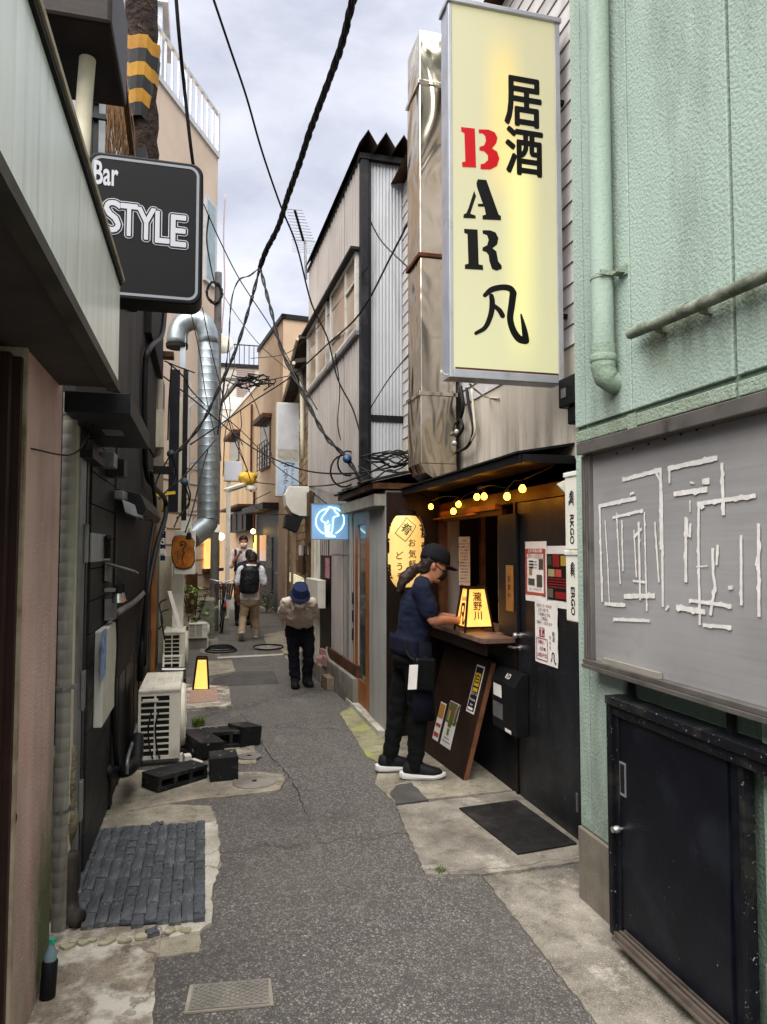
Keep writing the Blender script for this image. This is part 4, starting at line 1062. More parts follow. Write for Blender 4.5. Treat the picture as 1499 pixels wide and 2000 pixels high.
for s_, (x0, y0, x1, y1) in (('居', (988, 158, 1056, 240)), ('酒', (990, 257, 1059, 336))):
    q = MB(); a_, b_ = sp(x0, y1), sp(x1, y0); glyph(q, s_, spl, (a_[0] + b_[0]) / 2, (a_[1] + b_[1]) / 2, 1, fit=(b_[0] - a_[0], b_[1] - a_[1]), bold=.044, lift=.002); q.build('letter', M_sblk, sg, recalc=False)
c4 = lambda x, y: sp(x / 3.945 + 780, y / 3.945 + 540)
kw = abs(c4(100, 0)[0] - c4(0, 0)[0]) / 100
q = MB()
for pts, ws in (([(592, 437), (665, 390), (708, 290), (718, 200), (712, 150)], [28, 36, 44, 46, 40]), ([(660, 145), (715, 100), (800, 82), (860, 95), (882, 130)], [32, 44, 46, 52, 56]),
                ([(880, 125), (868, 220), (856, 320), (878, 410), (922, 476), (972, 495)], [58, 56, 54, 56, 60, 56]), ([(978, 492), (968, 420), (952, 345), (940, 292)], [58, 48, 30, 14]), ([(738, 228), (775, 262), (797, 300)], [34, 42, 44])):
    brush(q, spl, [c4(*p) for p in pts], [w_ * kw for w_ in ws], .002 + .0002 * random.random())
q.build('letter', M_sblk, sg, recalc=False)
for y_ in (200, 617):
    a_ = wy(1095, y_, SY + .08); b = MB(); b.box(a_.x - .02, WXB, SY + .07, SY + .10, a_.z - .012, a_.z + .012); b.build('bracket', M_blackm, sg)
b = MB(); b.tube(smoothpts([wy(862, 728, SY + .05), wy(862, 722, SY + .05), wy(868, 730, SY + .05), wy(880, 733, SY + .05)], 4), .003, 6); b.build('hook', M_whitepl, sg)
b = MB(); b.tube(smoothpts([wy(918, 750, SY + .12), wy(930, 762, SY + .14), wx(950, 775, 1.95), wx(975, 778, 1.99)], 6), .006, 6); b.build('cord', M_cream, sg)

# meter box at the green corner, cluttered conduits under the sign
m0 = wx(1108, 790, 1.92)
mt2 = thing('meter_box', 'black meter box on the plaster wall beside the green corner', 'meter box', (1.95, m0.y, m0.z))
za, zb2 = wx(1108, 830, 1.9).z, wx(1108, 738, 1.9).z; zm = wx(1108, 795, 1.9).z
yl, yr = wx(1091, 780, 1.88).y, wx(1121, 780, 1.88).y
MB().box(1.88, 1.998, yr, yl, zm, zb2).build('case', M_blackm, mt2, bevel=.008)
MB().box(1.90, 1.998, yr, yl - .06, za, zm - .002).build('lower_case', M_blackm, mt2, bevel=.008)
MB().box(1.876, 1.879, yr + .08, yr + .13, zm + .05, zm + .10).build('dial_window', M_steelgrey, mt2)
cc = thing('cable_junction', 'black cable junction with drooping conduits on the plaster under the lit sign', 'cables', (1.95, 4.9, 2.6))
def wxs(l, X): return [wx(x, y, X) for x, y in l]
MB().obox(wx(875, 820, 1.93), (0, -.16, 0), (0, 0, .2), (.06, 0, 0)).build('case', M_blackm, cc, bevel=.005)
for pts, r_, mt in (([(900, 755), (905, 790), (900, 815), (890, 830)], .016, M_cable), ([(912, 758), (918, 800), (925, 840), (915, 870), (895, 882)], .013, M_cable), ([(922, 760), (926, 810), (928, 845), (918, 865)], .010, M_cream), ([(882, 830), (880, 850), (888, 870), (895, 884)], .012, M_cable), ([(900, 818), (905, 835), (895, 850), (886, 842)], .012, M_cable)):
    b = MB(); b.tube(smoothpts(wxs(pts, 1.94), 5), r_, 8); b.build('conduit', mt, cc, smooth=True)
for x, y in ((893, 846), (889, 868), (885, 818)):
    b = MB(); b.lathe([(.012, 0), (.018, .015), (.012, .03)], wx(x, y, 1.92), (-.3, -.5, .5), 10); b.build('insulator', M_whitepl, cc, smooth='auto')

# ------------------------------------------------------------------ polished steel duct
def dented():
    t = NT('polished_steel')
    t.b.inputs['Metallic'].default_value = 1; t.b.inputs['Roughness'].default_value = .19
    c = t.mix(t.ramp(t.noise(2, 6, .65), .5, .75), '#d2c8b8', '#b3a58c'); t.base(c)
    n_ = t.bump(t.noise(2.6, 2, .4, t.mapped((1, 1, .5)), 1.0), .75, .07)
    t.l(n_, t.b.inputs['Normal']); return t.m
DY0 = 5.30
dxl, dxr = wy(822, 860, DY0).x, wy(892, 860, DY0).x
dyb = wx(797, 860, dxl).y
dt = thing('square_duct', 'tall square duct of dented polished steel beside the lit sign', 'duct', ((dxl + dxr) / 2, DY0 + .2, 2.2))
M_st = dented()
zs = [wy(826, 905, DY0).z, wy(826, 768, DY0).z, wy(826, 497, DY0).z, wy(826, 160, DY0).z, wy(850, 62, DY0).z]
for i in range(4):
    MB().box(dxl + .004 * (i % 2), dxr, DY0 + .004 * (i % 2), dyb, zs[i], zs[i + 1] - .0005).build('duct_section', M_st, dt, bevel=.006)
for z_, mt in ((zs[1], M_st), (zs[2], M_rust), (zs[3], M_st)):
    MB().box(dxl - .014, dxr + .01, DY0 - .014, dyb + .01, z_ - .016, z_ + .016).build('flange', mt, dt, bevel=.003)
b = MB(); b.prism([(dxl, DY0, zs[0]), (dxr, DY0, zs[0]), (dxr, DY0, zs[0] - .16), (dxl + .13, DY0, zs[0] - .13), (dxl + .04, DY0, zs[0] - .07)], (0, dyb - DY0, 0)); b.build('duct_elbow', M_st, dt)

# ================================================================== grey annex with the wooden door
XA = 1.52
ax = thing('grey_annex', 'low grey rendered annex with a narrow wooden glass door, beyond the bar', 'building', (XA, 6.8, 0))
M_greywall = pm('grey_render', '#a5a39f', '#96948f', scale=2, rough=.85, bump=.12, bsc=40, dirt='#7a7772', dsc=4, dlo=.48, dhi=.75, streak=True)
yd0, yd1 = wx(722, 1200, XA).y, wx(688, 1200, XA).y
MB().box(XA, 2.2, 5.96, yd0, .0, 2.12).build('wall', M_greywall, ax, bevel=.004)
MB().box(XA, 2.2, yd1, yd1 + .06, .0, 2.12).build('wall', M_greywall, ax)
MB().box(XA + .004, 2.0, 5.935, 5.958, .0, 2.1).build('end_board', M_darkwood, ax)
zl0, zl1 = wx(745, 984, XA - .1).z, wx(745, 962, XA - .1).z
MB().box(XA - .10, XA + .3, 5.97, 7.62, zl0, zl1 + .01).build('lintel', pm('lintel_concrete', '#9a978f', '#8a877f', rough=.85, dirt='#5d5952', dsc=4, streak=True), ax, bevel=.004)
MB().box(XA - .06, XA + .02, 5.99, 7.55, 0, .055).build('door_step', M_con4, ax, bevel=.006)
dd = MB(); W_ = yd1 - yd0
M_dw = pm('honey_wood', '#9b602c', '#7d4a20', scale=4, rough=.45, bump=.1, dirt='#4f2d13', dsc=3, streak=True)
dd.box(XA + .008, XA + .05, yd0 + .003, yd0 + .25 * W_, .06, zl0); dd.box(XA + .008, XA + .05, yd1 - .30 * W_, yd1 - .003, .06, zl0)
dd.box(XA + .008, XA + .05, yd0 + .25 * W_, yd1 - .30 * W_, .06, .30); dd.box(XA + .008, XA + .05, yd0 + .25 * W_, yd1 - .30 * W_, wx(705, 1025, XA).z, zl0)
od = dd.build('door', M_dw, ax, bevel=.002)
MB().box(XA + .022, XA + .032, yd0 + .25 * W_, yd1 - .30 * W_, .30, wx(705, 1025, XA).z).build('pane', M_glass, od)
for py in (1168, 1203, 1238): p = wx(688, py, XA); MB().box(XA - .004, XA + .008, yd1 - .05, yd1 - .012, p.z - .06, p.z + .06).build('hinge', M_blackm, od)
M_shing = pm('old_roofing', '#37322d', '#211d1a', scale=8, rough=.9, bump=.6, bsc=40, dirt='#4f473c', dsc=6)
for k in range(7):
    y0 = 5.90 + k * .25; b = MB(); dz = random.uniform(-.012, .012)
    b.prism([(1.36 + random.uniform(-.03, .03), y0, 2.185 + dz), (1.36, y0, 2.205 + dz), (2.05, y0, 2.37 + dz), (2.05, y0, 2.35 + dz)], (0, .27, .01)); b.build('roof_sheet', M_shing, ax)
MB().box(1.40, 2.1, 5.93, 7.6, 2.13, 2.18).build('roof_beam', M_wood, ax)
b = MB(); b.box(XA - .01, XA + .15, 7.56, 7.60, .05, 2.0); b.build('corner_post', M_steelgrey, ax)

# ================================================================== corrugated metal building
CA, CD = Vector((1.55, 7.12, 0)), Vector((-.0305, 1, 0)).normalized()
CN = Vector((-CD.y, CD.x, 0))
def hitp(x, y, p0, n):
    d = _ray(x, y); return _O + d * ((p0 - _O).dot(n) / d.dot(n))
def ca_(x, y): p = hitp(x, y, CA, CN); return ((p - CA).dot(CD), p.z)
cb_ = thing('corrugated_building', 'tall grey corrugated metal building with black corner post and brown ridged roof', 'building', tuple(CA))
M_corr = pm('grey_corrugated', '#aaa39d', '#9c9590', scale=1.2, rough=.55, metal=.0, dirt='#6e6761', dsc=3, dlo=.52, dhi=.8, streak=True)
M_corr2 = pm('pale_corrugated', '#b9bbbe', '#adafb2', scale=1.2, rough=.45, metal=.2, dirt='#77767a', dsc=3, dlo=.55, dhi=.8, streak=True)
def corr(o, u, length, z0, z1, n, pitch=.125, amp=.017, name='corrugated_sheet', mat=None, parent=None):
    b = MB(); k = int(length / pitch); u = Vector(u); n = Vector(n); A, B = [], []
    for i in range(k * 3 + 1):
        s = i / 3 * pitch; ph = i % 3
        off = (0, amp, amp)[ph]
        p = Vector(o) + u * s + n * off; A.append(Vector((p.x, p.y, z0))); B.append(Vector((p.x, p.y, z1)))
    m_ = len(A); b.add(A + B, [(i, i + 1, i + 1 + m_, i + m_) for i in range(m_ - 1)])
    return b.build(name, mat, parent, recalc=False)
ZT = 5.74
LEN = 3.18
hz = ca_(702, 493)[1]; sz_ = ca_(702, 652)[1]
hz = (hz + ca_(604, 656)[1]) / 2; sz_ = (sz_ + ca_(604, 766)[1]) / 2
zsp = [(.42, 1.55), (1.55, sz_ - .02), (hz + .03, ZT)]
core = MB(); core.prism([CA - CN * .02, CA - CN * .02 + CD * LEN, CA + CD * LEN - CN * 2.5, CA - CN * 2.5], (0, 0, ZT)); core.build('wall_core', pm('grey_core', '#6b6763', rough=.8), cb_)
s_shop = ca_(648, 1150)[0]
for i, (z0, z1) in enumerate(zsp):
    for k in range(4):
        s0, s1 = LEN * k / 4, LEN * (k + 1) / 4
        if i == 0 and s1 > s_shop: s1 = min(s1, s_shop)
        if s1 <= s0 + .03: continue
        corr(CA + CD * s0 + CN * .001, CD, s1 - s0, z0 - (.0 if i == 0 else .02), z1, CN, mat=M_corr, parent=cb_)
# near end, facing the camera
EY = 7.10
xs0, xs1 = wy(722, 700, EY).x, 3.3
zb_e = wy(760, 818, EY).z
for (z0, z1) in ((2.2, zb_e - .04), (zb_e + .03, ZT - .06)):
    for k in range(2): corr((xs0 + k * .8, EY - .01, 0), (1, 0, 0), .8, z0, z1, (0, -1, 0), pitch=.036, amp=.009, mat=M_corr2, parent=cb_)
MB().box(xs0 - .02, xs1, EY - .03, EY - .005, zb_e - .04, zb_e + .03).build('cross_beam', M_blackm, cb_)
xp0, xp1 = wy(704, 700, EY - .05).x, wy(720, 700, EY - .05).x
MB().box(xp0, xp1, EY - .07, EY + .02, 2.15, ZT - .06).build('corner_post', pm('post_black', '#0d0e13', '#16171d', rough=.5, dirt='#35343a', dsc=4, chips='#6d6a68', chsc=22, chlo=.7), cb_, bevel=.006)
MB().box(xp1 - .002, xp1 + .03, EY - .05, EY + .02, 2.15, ZT - .06).build('post_flange', M_blackm, cb_)
MB().box(xp0 - .02, xs1, EY - .08, EY + .02, ZT - .06, ZT).build('roof_beam', M_blackm, cb_)
b = MB(); pit, am = .19, .075; A, B = [], []
y0r, y1r = EY - .22, EY + 3.2
for i in range(2 * 9 + 1):
    x = xp0 - .05 + i * pit / 2; z = ZT + .02 + (am * 2 if i % 2 else 0); A.append((x, y0r, z)); B.append((x - .10, y1r, z))
m_ = len(A)
b.add(A + B, [(i, i + 1, i + 1 + m_, i + m_) for i in range(m_ - 1)]); b.add([(x, y, z - .012) for x, y, z in A + B], [(i, i + m_, i + 1 + m_, i + 1) for i in range(m_ - 1)])
b.add(A + [(x, y, z - .012) for x, y, z in A], [(i, i + m_, i + m_ + 1, i + 1) for i in range(m_ - 1)])
b.build('roof', pm('brown_roof_sheet', '#4a3f38', '#3a312c', scale=3, rough=.8, dirt='#26201c', dsc=4), cb_, recalc=False)
b = MB(); b.obox(CA + CN * .012 + Vector((0, 0, ZT - .03)), CD * LEN, CN * .02, Vector((0, 0, .05))); b.build('eaves_trim', M_blackm, cb_)
# windows on the alley side
M_wfr = pm('window_frame', '#c7c3bb', '#b8b4ab', rough=.5, dirt='#8a857b', dsc=5)
def cwin(x0, x1, mull, opening):
    s0, s1 = ca_(x1, 600)[0], ca_(x0, 640)[0]
    w = thing  # frame as a part, panes as sub-parts
    b = MB(); f = .045
    def bx(a0, a1, z0, z1, d0, d1): b.obox(CA + CD * a0 + CN * d0 + Vector((0, 0, z0)), CD * (a1 - a0), CN * (d1 - d0), Vector((0, 0, z1 - z0)))
    bx(s0, s0 + f, sz_, hz, .0, .05); bx(s1 - f, s1, sz_, hz, .0, .05); bx(s0 + f, s1 - f, sz_, sz_ + f, .0, .05); bx(s0 + f, s1 - f, hz - f, hz, .0, .05)
    for m_ in mull: a = s0 + (s1 - s0) * m_; bx(a - .02, a + .02, sz_ + f, hz - f, .005, .045)
    if opening: bx(s0 + f, s0 + (s1 - s0) * mull[0] - .02, hz - .32, hz - .29, .005, .045); bx(s1 - .5, s1 - f, sz_ + .22, sz_ + .25, .005, .04)
    fr = b.build('window', M_wfr, cb_, bevel=.003)
    edges = [s0 + f] + [s0 + (s1 - s0) * m_ for m_ in mull] + [s1 - f]
    for i in range(len(edges) - 1):
        b = MB(); b.obox(CA + CD * (edges[i] + .01) + CN * .018 + Vector((0, 0, sz_ + f)), CD * (edges[i + 1] - edges[i] - .02), CN * .004, Vector((0, 0, hz - sz_ - 2 * f)))
        b.build('pane', pm('beige_reflection_glass', '#a6937f', '#8c7a69', scale=2, rough=.12, spec=.7), fr)  # beige reflection of the building opposite is put into the glass colour
cwin(652, 703, [.38], True); cwin(606, 645, [.5], False)
b = MB(); b.obox(CA + CN * .012 + Vector((0, 0, hz - .005)), CD * LEN, CN * .10, Vector((0, 0, .03))); b.build('window_hood', M_blackm, cb_)
b = MB(); b.obox(CA + CN * .012 + Vector((0, 0, sz_ - .05)), CD * LEN, CN * .05, Vector((0, 0, .045))); b.build('window_sill', M_steelgrey, cb_)
# foot of the wall
b = MB(); b.obox(CA - CN * .02, CD * s_shop, CN * .10, Vector((0, 0, .30))); b.build('foundation', M_concrete, cb_, bevel=.01)
b = MB(); b.obox(CA + CN * .0 + Vector((0, 0, .30)), CD * s_shop, CN * .04, Vector((0, 0, .12))); b.build('base_board', M_wood, cb_)

# shop front at the far end of the corrugated wall
def ob(s0, s1, z0, z1, d0, d1, name, mat, parent, bevel=0.0):
    b = MB(); b.obox(CA + CD * s0 + CN * d0 + Vector((0, 0, z0)), CD * (s1 - s0), CN * (d1 - d0), Vector((0, 0, z1 - z0))); return b.build(name, mat, parent, bevel=bevel)
sA, sB = ca_(648, 1150)[0], ca_(616, 1150)[0]
sf = thing('glass_shop_door', 'narrow white framed shop door at the end of the corrugated wall', 'shop front', tuple(CA + CD * sA))
ob(sA, sB + .35, .0, .20, -.02, .14, 'step', M_concrete, sf, .008)
ob(sB - .25, sB, .2, 1.75, .0, .06, 'frame', M_cream, sf, .003); ob(sB - .42, sB - .25, .2, 1.75, .0, .045, 'frame', M_whitepl, sf, .003)
ob(sA + .01, sB - .42, .2, 1.75, -.005, .012, 'door', M_darkwood, sf); ob(sB, sB + .3, .2, 2.2, .0, .04, 'side_post', M_wood, sf)
ob(sA + .05, sA + .32, 1.25, 1.5, .014, .017, 'poster', pm('pink_print', '#b78a94', '#8c5560', scale=40, rough=.7), sf)
s0, s1 = ca_(646, 1150)[0], ca_(621, 1150)[0]; za, zb2 = ca_(635, 1184)[1], ca_(635, 1131)[1]
cbx = thing('counter_box', 'white metal box with a small printed notice on the shop door', 'box', tuple(CA + CD * s0 + Vector((0, 0, za))))
ob(s0, s1, za, zb2, .06, .16, 'case', M_whitepl, cbx, .006)
fp = Plane(CA + CD * s0 + CN * .06 + Vector((0, 0, za)), CN, (0, 0, 1)); q = MB(); glyph(q, 'お知らせ', fp, .05, (zb2 - za) * .75, .02, lift=.004); q.build('lettering', M_red, cbx, recalc=False)

# blocks and broken pink bricks by the wall
def block(name, label, p, dims, rz, mat, tilt=0, group=None, holes=0, chip=False):
    b = MB(); w, l, h = dims
    b.box(-w / 2, w / 2, -l / 2, l / 2, 0, h); o = b.build(name, mat, None, bevel=.006); o.location = p; o.rotation_euler = (tilt, 0, rz); return tag(o, label, 'block', group)
g1 = gnd(640, 1324); block('concrete_block', 'grey concrete block carrying broken pink bricks by the corrugated wall', (1.52, g1.y + .25, 0), (.19, .39, .17), .05, M_concrete)
g1 = gnd(672, 1332); block('concrete_block', 'worn concrete block with gravel on top beside the wooden door', (1.50, 8.18, 0), (.30, .28, .15), .1, pm('brown_block', '#857866', '#6b6052', scale=8, rough=.95, bump=.6, bsc=60, dirt='#463f36', dsc=3))
M_pinkb = pm('pink_brick', '#a8817a', '#96706a', scale=10, rough=.9, bump=.4, bsc=70, dirt='#6e5752', dsc=4)
for i, (x, y, z, w, l, h, rz, tl, lab) in enumerate(((1.50, 8.52, .20, .20, .26, .11, .5, .28, 'large broken pink brick leaning on top of the block'), (1.46, 8.85, .175, .18, .22, .10, -.2, .05, 'pink brick lying flat on the grey block'), (1.52, 8.98, .28, .16, .18, .07, .3, .0, 'small pink brick piece topmost of the pile'))):
    b = MB(); b.prism([(-w / 2, -l / 2, 0), (w / 2, -l / 2, 0), (w / 2, l / 2, 0), (w * .1, l * .42, 0), (-w * .1, l * .5, 0), (-w / 2, l * .36, 0)], (0, 0, h)); o = b.build('broken_brick', M_pinkb, None, bevel=.005); o.location = (x, y, z); o.rotation_euler = (tl, .1 * tl, rz); tag(o, lab, 'brick', 'broken pink bricks by the wall')
b = MB(); b.tube(smoothpts([(1.54, 8.95, .40), (1.45, 8.6, .37), (1.46, 8.3, .25), (1.52, 8.15, .16), (1.53, 7.8, .10)], 5), .014, 8); tag(b.build('hose', pm('grey_hose', '#7f7a76', rough=.6), smooth=True), 'grey hose draped over the broken pink bricks', 'hose')

# neon sign
NY = 7.58
nx0, nx1 = wy(609, 1020, NY).x, wy(682, 1020, NY).x; nz0, nz1 = wy(645, 1053, NY).z, wy(645, 985, NY).z
ns = thing('neon_sign', 'square neon sign with a glowing white figure in a circle on a blue panel', 'neon sign', ((nx0 + nx1) / 2, NY, nz0))
MB().box(nx0, nx1, NY, NY + .02, nz0, nz1).build('back_panel', emis('neon_panel', '#7fa9d6', .30, '#5c8fbf', 6, base='#6f8fae'), ns)
for r in ((nx0 - .006, nx1 + .006, nz0 - .008, nz0), (nx0 - .006, nx1 + .006, nz1, nz1 + .008), (nx0 - .008, nx0, nz0, nz1), (nx1, nx1 + .008, nz0, nz1)): MB().box(r[0], r[1], NY - .008, NY + .025, r[2], r[3]).build('frame', M_steelgrey, ns)
nm = emis('neon_tube', '#c9fff6', 1.7)
def np_(x, y): p = wy(590 + x / 5.26, 960 + y / 5.26, NY - .012); return p
for pts, cl in (([(235, 180), (180, 215), (148, 280), (150, 350), (190, 410), (230, 435)], 0), ([(330, 165), (390, 195), (430, 260), (432, 330), (400, 390), (350, 430)], 0),
                ([(275, 160), (265, 190), (225, 245), (200, 285), (225, 315), (262, 322), (272, 300)], 0), ([(300, 160), (330, 180), (345, 210), (380, 245), (330, 265), (322, 300), (312, 400), (300, 440), (340, 462)], 0), ([(240, 325), (246, 400), (250, 460)], 0), ([(285, 335), (275, 400), (285, 462)], 0), ([(262, 345), (268, 460)], 0), ([(245, 190), (290, 160), (305, 170)], 0), ([(250, 462), (345, 464)], 0)):
    b = MB(); b.tube(smoothpts([np_(*p) for p in pts], 4), .0052, 6); b.build('neon_tube', nm, ns, smooth=True)
MB().box(nx1, nx1 + .12, NY + .004, NY + .016, nz0 + .08, nz0 + .10).build('bracket', M_blackm, ns)

# ================================================================== small tiled house with brick front, and its duct hood
HA, HB = Vector((1.47, 10.32, 0)), Vector((1.80, 17.4, 0)); HD = (HB - HA).normalized(); HN = Vector((-HD.y, HD.x, 0))
hs = thing('brick_house', 'small brown house with tan brick front and dark eaves beyond the corrugated building', 'house', tuple(HA))
def hb(s0, s1, z0, z1, d0, d1, name, mat, parent=None, bevel=0.0):
    b = MB(); b.obox(HA + HD * s0 + HN * d0 + Vector((0, 0, z0)), HD * (s1 - s0), HN * (d1 - d0), Vector((0, 0, z1 - z0))); return b.build(name, mat, parent or hs, bevel=bevel)
M_mort = pm('brick_mortar', '#6d604f', rough=.95)
hb(0, 7.1, 0, 4.3, -2.5, -.012, 'wall', M_mort)
M_bk = [pm('tan_brick', '#a08d70', '#8a785d', scale=6, rough=.9, bump=.3, bsc=50, dirt='#6b5c46', dsc=3), pm('brown_brick', '#8c7759', '#77644a', scale=6, rough=.9, bump=.3, bsc=50)]
bm_ = {}
ncount = 0
for r in range(27):
    z = .35 + r * .118
    for c in range(9):
        s = .04 + c * .42 + (.21 if r % 2 else 0)
        if s > 3.7 or ncount > 280: continue
        key = (random.randint(0, 2), random.randint(0, 1))
        if key not in bm_:
            b = MB(); b.obox((0, 0, 0), HD * .405, HN * (.010 + .004 * key[0]), (0, 0, .105)); bm_[key] = b.build('brick', M_bk[key[1]], hs); o = bm_[key]
        else: o = share(None, bm_[key], 'brick', hs, (0, 0, 0))
        o.location = HA + HD * s + HN * (-.012) + Vector((0, 0, z)); ncount += 1
# upper slats, pilasters, door
M_slat = pm('brown_slats', '#8b7a6b', '#766658', rough=.75, dirt='#54483d', dsc=3)
for k in range(13): hb(.0, 3.8, 3.36 + k * .094, 3.36 + k * .094 + .088, -.01, .008 + .006 * (k % 2), 'slat', M_slat)
M_pil = pm('tan_pilaster', '#a48f79', '#937e69', rough=.8, dirt='#6f5f4e', dsc=3, streak=True)
for px0, px1 in ((549, 562), (575, 579)):
    pa = hitp(px1, 1100, HA, HN); pb = hitp(px0, 1100, HA, HN); a_, b_ = (pa - HA).dot(HD), (pb - HA).dot(HD); hb(a_, b_, 0, 3.0, .0, .06, 'pilaster', M_pil, bevel=.004)
pa, pb = hitp(549, 1100, HA, HN), hitp(541, 1100, HA, HN)
dr_ = hb((pa - HA).dot(HD), (pb - HA).dot(HD), .1, 2.55, .0, .05, 'door', M_redwood)
q0 = hitp(546, 1119, HA, HN); b = MB(); b.tube([q0 + HN * .055 - HD * .2, q0 + HN * .09 - HD * .2, q0 + HN * .09 + HD * .15], .012, 6); b.build('handle', M_steelgrey, dr_)
# eaves
for (za, zb_, s0, s1, out) in ((4.72, 4.75, .02, 1.75, .16), (4.36, 4.4, .02, 3.3, .21)):
    b = MB(); b.prism([HA + HD * s0 + HN * out + Vector((0, 0, za)), HA + HD * s0 + HN * out + Vector((0, 0, za + .06)), HA + HD * s0 - HN * 1.5 + Vector((0, 0, zb_ + .35)), HA + HD * s0 - HN * 1.5 + Vector((0, 0, zb_ + .25))], HD * (s1 - s0)); b.build('roof', pm('dark_eaves', '#463c36', '#332b27', rough=.7), hs)
    b = MB(); b.tube([HA + HD * s0 + HN * (out + .02) + Vector((0, 0, za)), HA + HD * s1 + HN * (out + .02) + Vector((0, 0, za - .02))], .025, 8); b.build('gutter', M_cream, hs, smooth='auto')
b = MB(); b.tube(smoothpts([HA + HD * .3 + HN * .2 + Vector((0, 0, 4.34)), HA + HD * .35 + HN * .14 + Vector((0, 0, 4.3)), HA + HD * .4 + HN * .08 + Vector((0, 0, 4.2)), HA + HD * .4 + HN * .06 + Vector((0, 0, 3.0))], 4), .035, 8); b.build('drainpipe', M_cream, hs, smooth=True)
# posters and lit panel on the brick front
for (x0, y0, x1, y1, mt, nm_) in ((571, 1118, 596, 1150, emis('lit_poster', '#f3e9c4', .55, '#55503f', 14), 'lit_poster'), (590, 1065, 596, 1085, M_paper, 'poster'), (588, 1085, 598, 1122, M_wood, 'board'), (604, 965, 612, 1060, M_wood, 'post')):
    a, c = hitp(x1, y1, HA, HN), hitp(x0, y0, HA, HN); hb((a - HA).dot(HD), (c - HA).dot(HD), a.z, c.z, .02, .05, nm_, mt)
# duct hood
h0 = hitp(606, 980, HA, HN); 
hd_ = thing('duct_hood', 'pale metal extractor hood with a black mouth on the brick house', 'duct', tuple(h0))
c0 = h0 + HN * .0
b = MB(); prof_ = [(0, .22), (.30, .22), (.36, .10), (.34, -.05), (.26, -.16), (.12, -.22), (0, -.22)]
b.prism([c0 + HN * a + Vector((0, 0, z)) for a, z in prof_], HD * .55); b.build('cowl', M_whitepl, hd_, bevel=.01)
b = MB(); b.prism([c0 + HN * .10 + Vector((0, 0, -.225)), c0 + HN * .34 + Vector((0, 0, -.19)), c0 + HN * .36 + Vector((0, 0, -.36)), c0 + HN * .18 + Vector((0, 0, -.44))], HD * .5); b.build('mouth', M_ink, hd_)

# snack sign
KY = 12.0
kx0, kx1 = wy(540, 880, KY).x, wy(585, 880, KY).x; kz0, kz1 = wy(560, 969, KY).z, wy(560, 786, KY).z
ks = thing('snack_sign', 'tall pale blue sign with handwritten katakana on the brick house', 'sign', ((kx0 + kx1) / 2, KY, kz0))
MB().box(kx0, kx1, KY, KY + .18, kz0, kz1).build('case', M_whitepl, ks, bevel=.006)
H_ = kz1 - kz0; f_ = .02
for (t0, t1, mt) in ((.50, .985, pm('sign_blank', '#c3c4c6', '#b6b7ba', rough=.4)), (.375, .495, pm('sign_broken', '#b9b5aa', '#9d988b', scale=14, rough=.6, dirt='#7f7a6e', dsc=8)), (.015, .37, pm('sign_blue', '#b9c9dc', '#a9bcd2', rough=.4, dirt='#97a5b4', dsc=4))):
    MB().box(kx0 + f_, kx1 - f_, KY - .004, KY, kz0 + H_ * t0, kz0 + H_ * t1).build('panel', mt, ks)
kp_ = Plane((kx0, KY - .004, kz0), (1, 0, 0), (0, 0, 1)); q = MB(); kw_ = kx1 - kx0
vtext(q, 'スナック', kp_, kw_ * .70, H_ * .275, .062, .072, lift=.003); vtext(q, 'バラクーダ', kp_, kw_ * .38, H_ * .265, .10, .095, lift=.003, bold=.012, shear=.25)
brush(q, kp_, [(kw_ * .2, H_ * .34), (kw_ * .4, H_ * .355), (kw_ * .62, H_ * .352), (kw_ * .8, H_ * .345), (kw_ * .6, H_ * .325), (kw_ * .35, H_ * .318), (kw_ * .45, H_ * .34)], [.01, .014, .012, .01, .014, .012, .006], .003)
q.build('lettering', pm('navy_ink', '#1d2430', rough=.6), ks, recalc=False)
for z in (kz0 + H_ * .12, kz0 + H_ * .75): MB().box(kx1, kx1 + .3, KY + .06, KY + .10, z, z + .04).build('bracket', M_steelgrey, ks)
a0, a1 = wy(585, 843, KY - .1), wy(602, 818, KY - .1); tag(MB().box(a0.x, a1.x + .02, KY - .1, KY + .25, a0.z, a1.z).build('junction_box', M_whitepl, bevel=.006), 'pale grey junction box beside the top of the snack sign', 'box')

# ================================================================== beige building that closes the alley on the right
EA = Vector((1.84, 17.6, 0)); ED = Vector((-.1167, .9932, 0)); EN = Vector((-ED.y, ED.x, 0))
eb = thing('beige_building', 'beige rendered building with black roof edge and barred windows at the end of the alley', 'building', tuple(EA))
M_beige = pm('beige_render', '#bfa78d', '#b39b82', scale=1, rough=.85, bump=.05, dirt='#8f775d', dsc=1.6, dlo=.5, dhi=.85, streak=True, damt=.8)
M_beige2 = pm('tan_render', '#b89d7b', '#aa9070', scale=1, rough=.85, dirt='#8a7355', dsc=1.6, dlo=.45, dhi=.8, streak=True)
ZE = wy(547, 622, 17.6).z
b = MB(); b.prism([EA, EA + ED * 3.2, EA + ED * 3.2 - EN * 5, EA - EN * 5], (0, 0, ZE)); b.build('wall', M_beige, eb)
pp = hitp(490, 745, EA, EN); zl = hitp(478, 760, EA, EN).z
def eq(x, y): p = hitp(x, y, EA, EN); return ((p - EA).dot(ED), p.z)
s_l, z_l = eq(488, 790)
b = MB(); b.prism([EA + ED * 3.22 + EN * .001, EA + ED * 14 + EN * .001, EA + ED * 14 - EN * 5, EA + ED * 3.22 - EN * 5], (0, 0, z_l + .3)); b.build('wall', M_beige2, eb)
b = MB(); b.prism([EA + EN * .05 - ED * .05, EA + ED * 3.25 + EN * .05, EA + ED * 3.25 - EN * .05, EA - EN * .05 - ED * .05], (0, 0, .12))
b.obox(EA - ED * .05 - EN * 5 + Vector((0, 0, 0)), EN * 5.05, ED * .1, Vector((0, 0, .12)))
for v in b.v: v.z += ZE
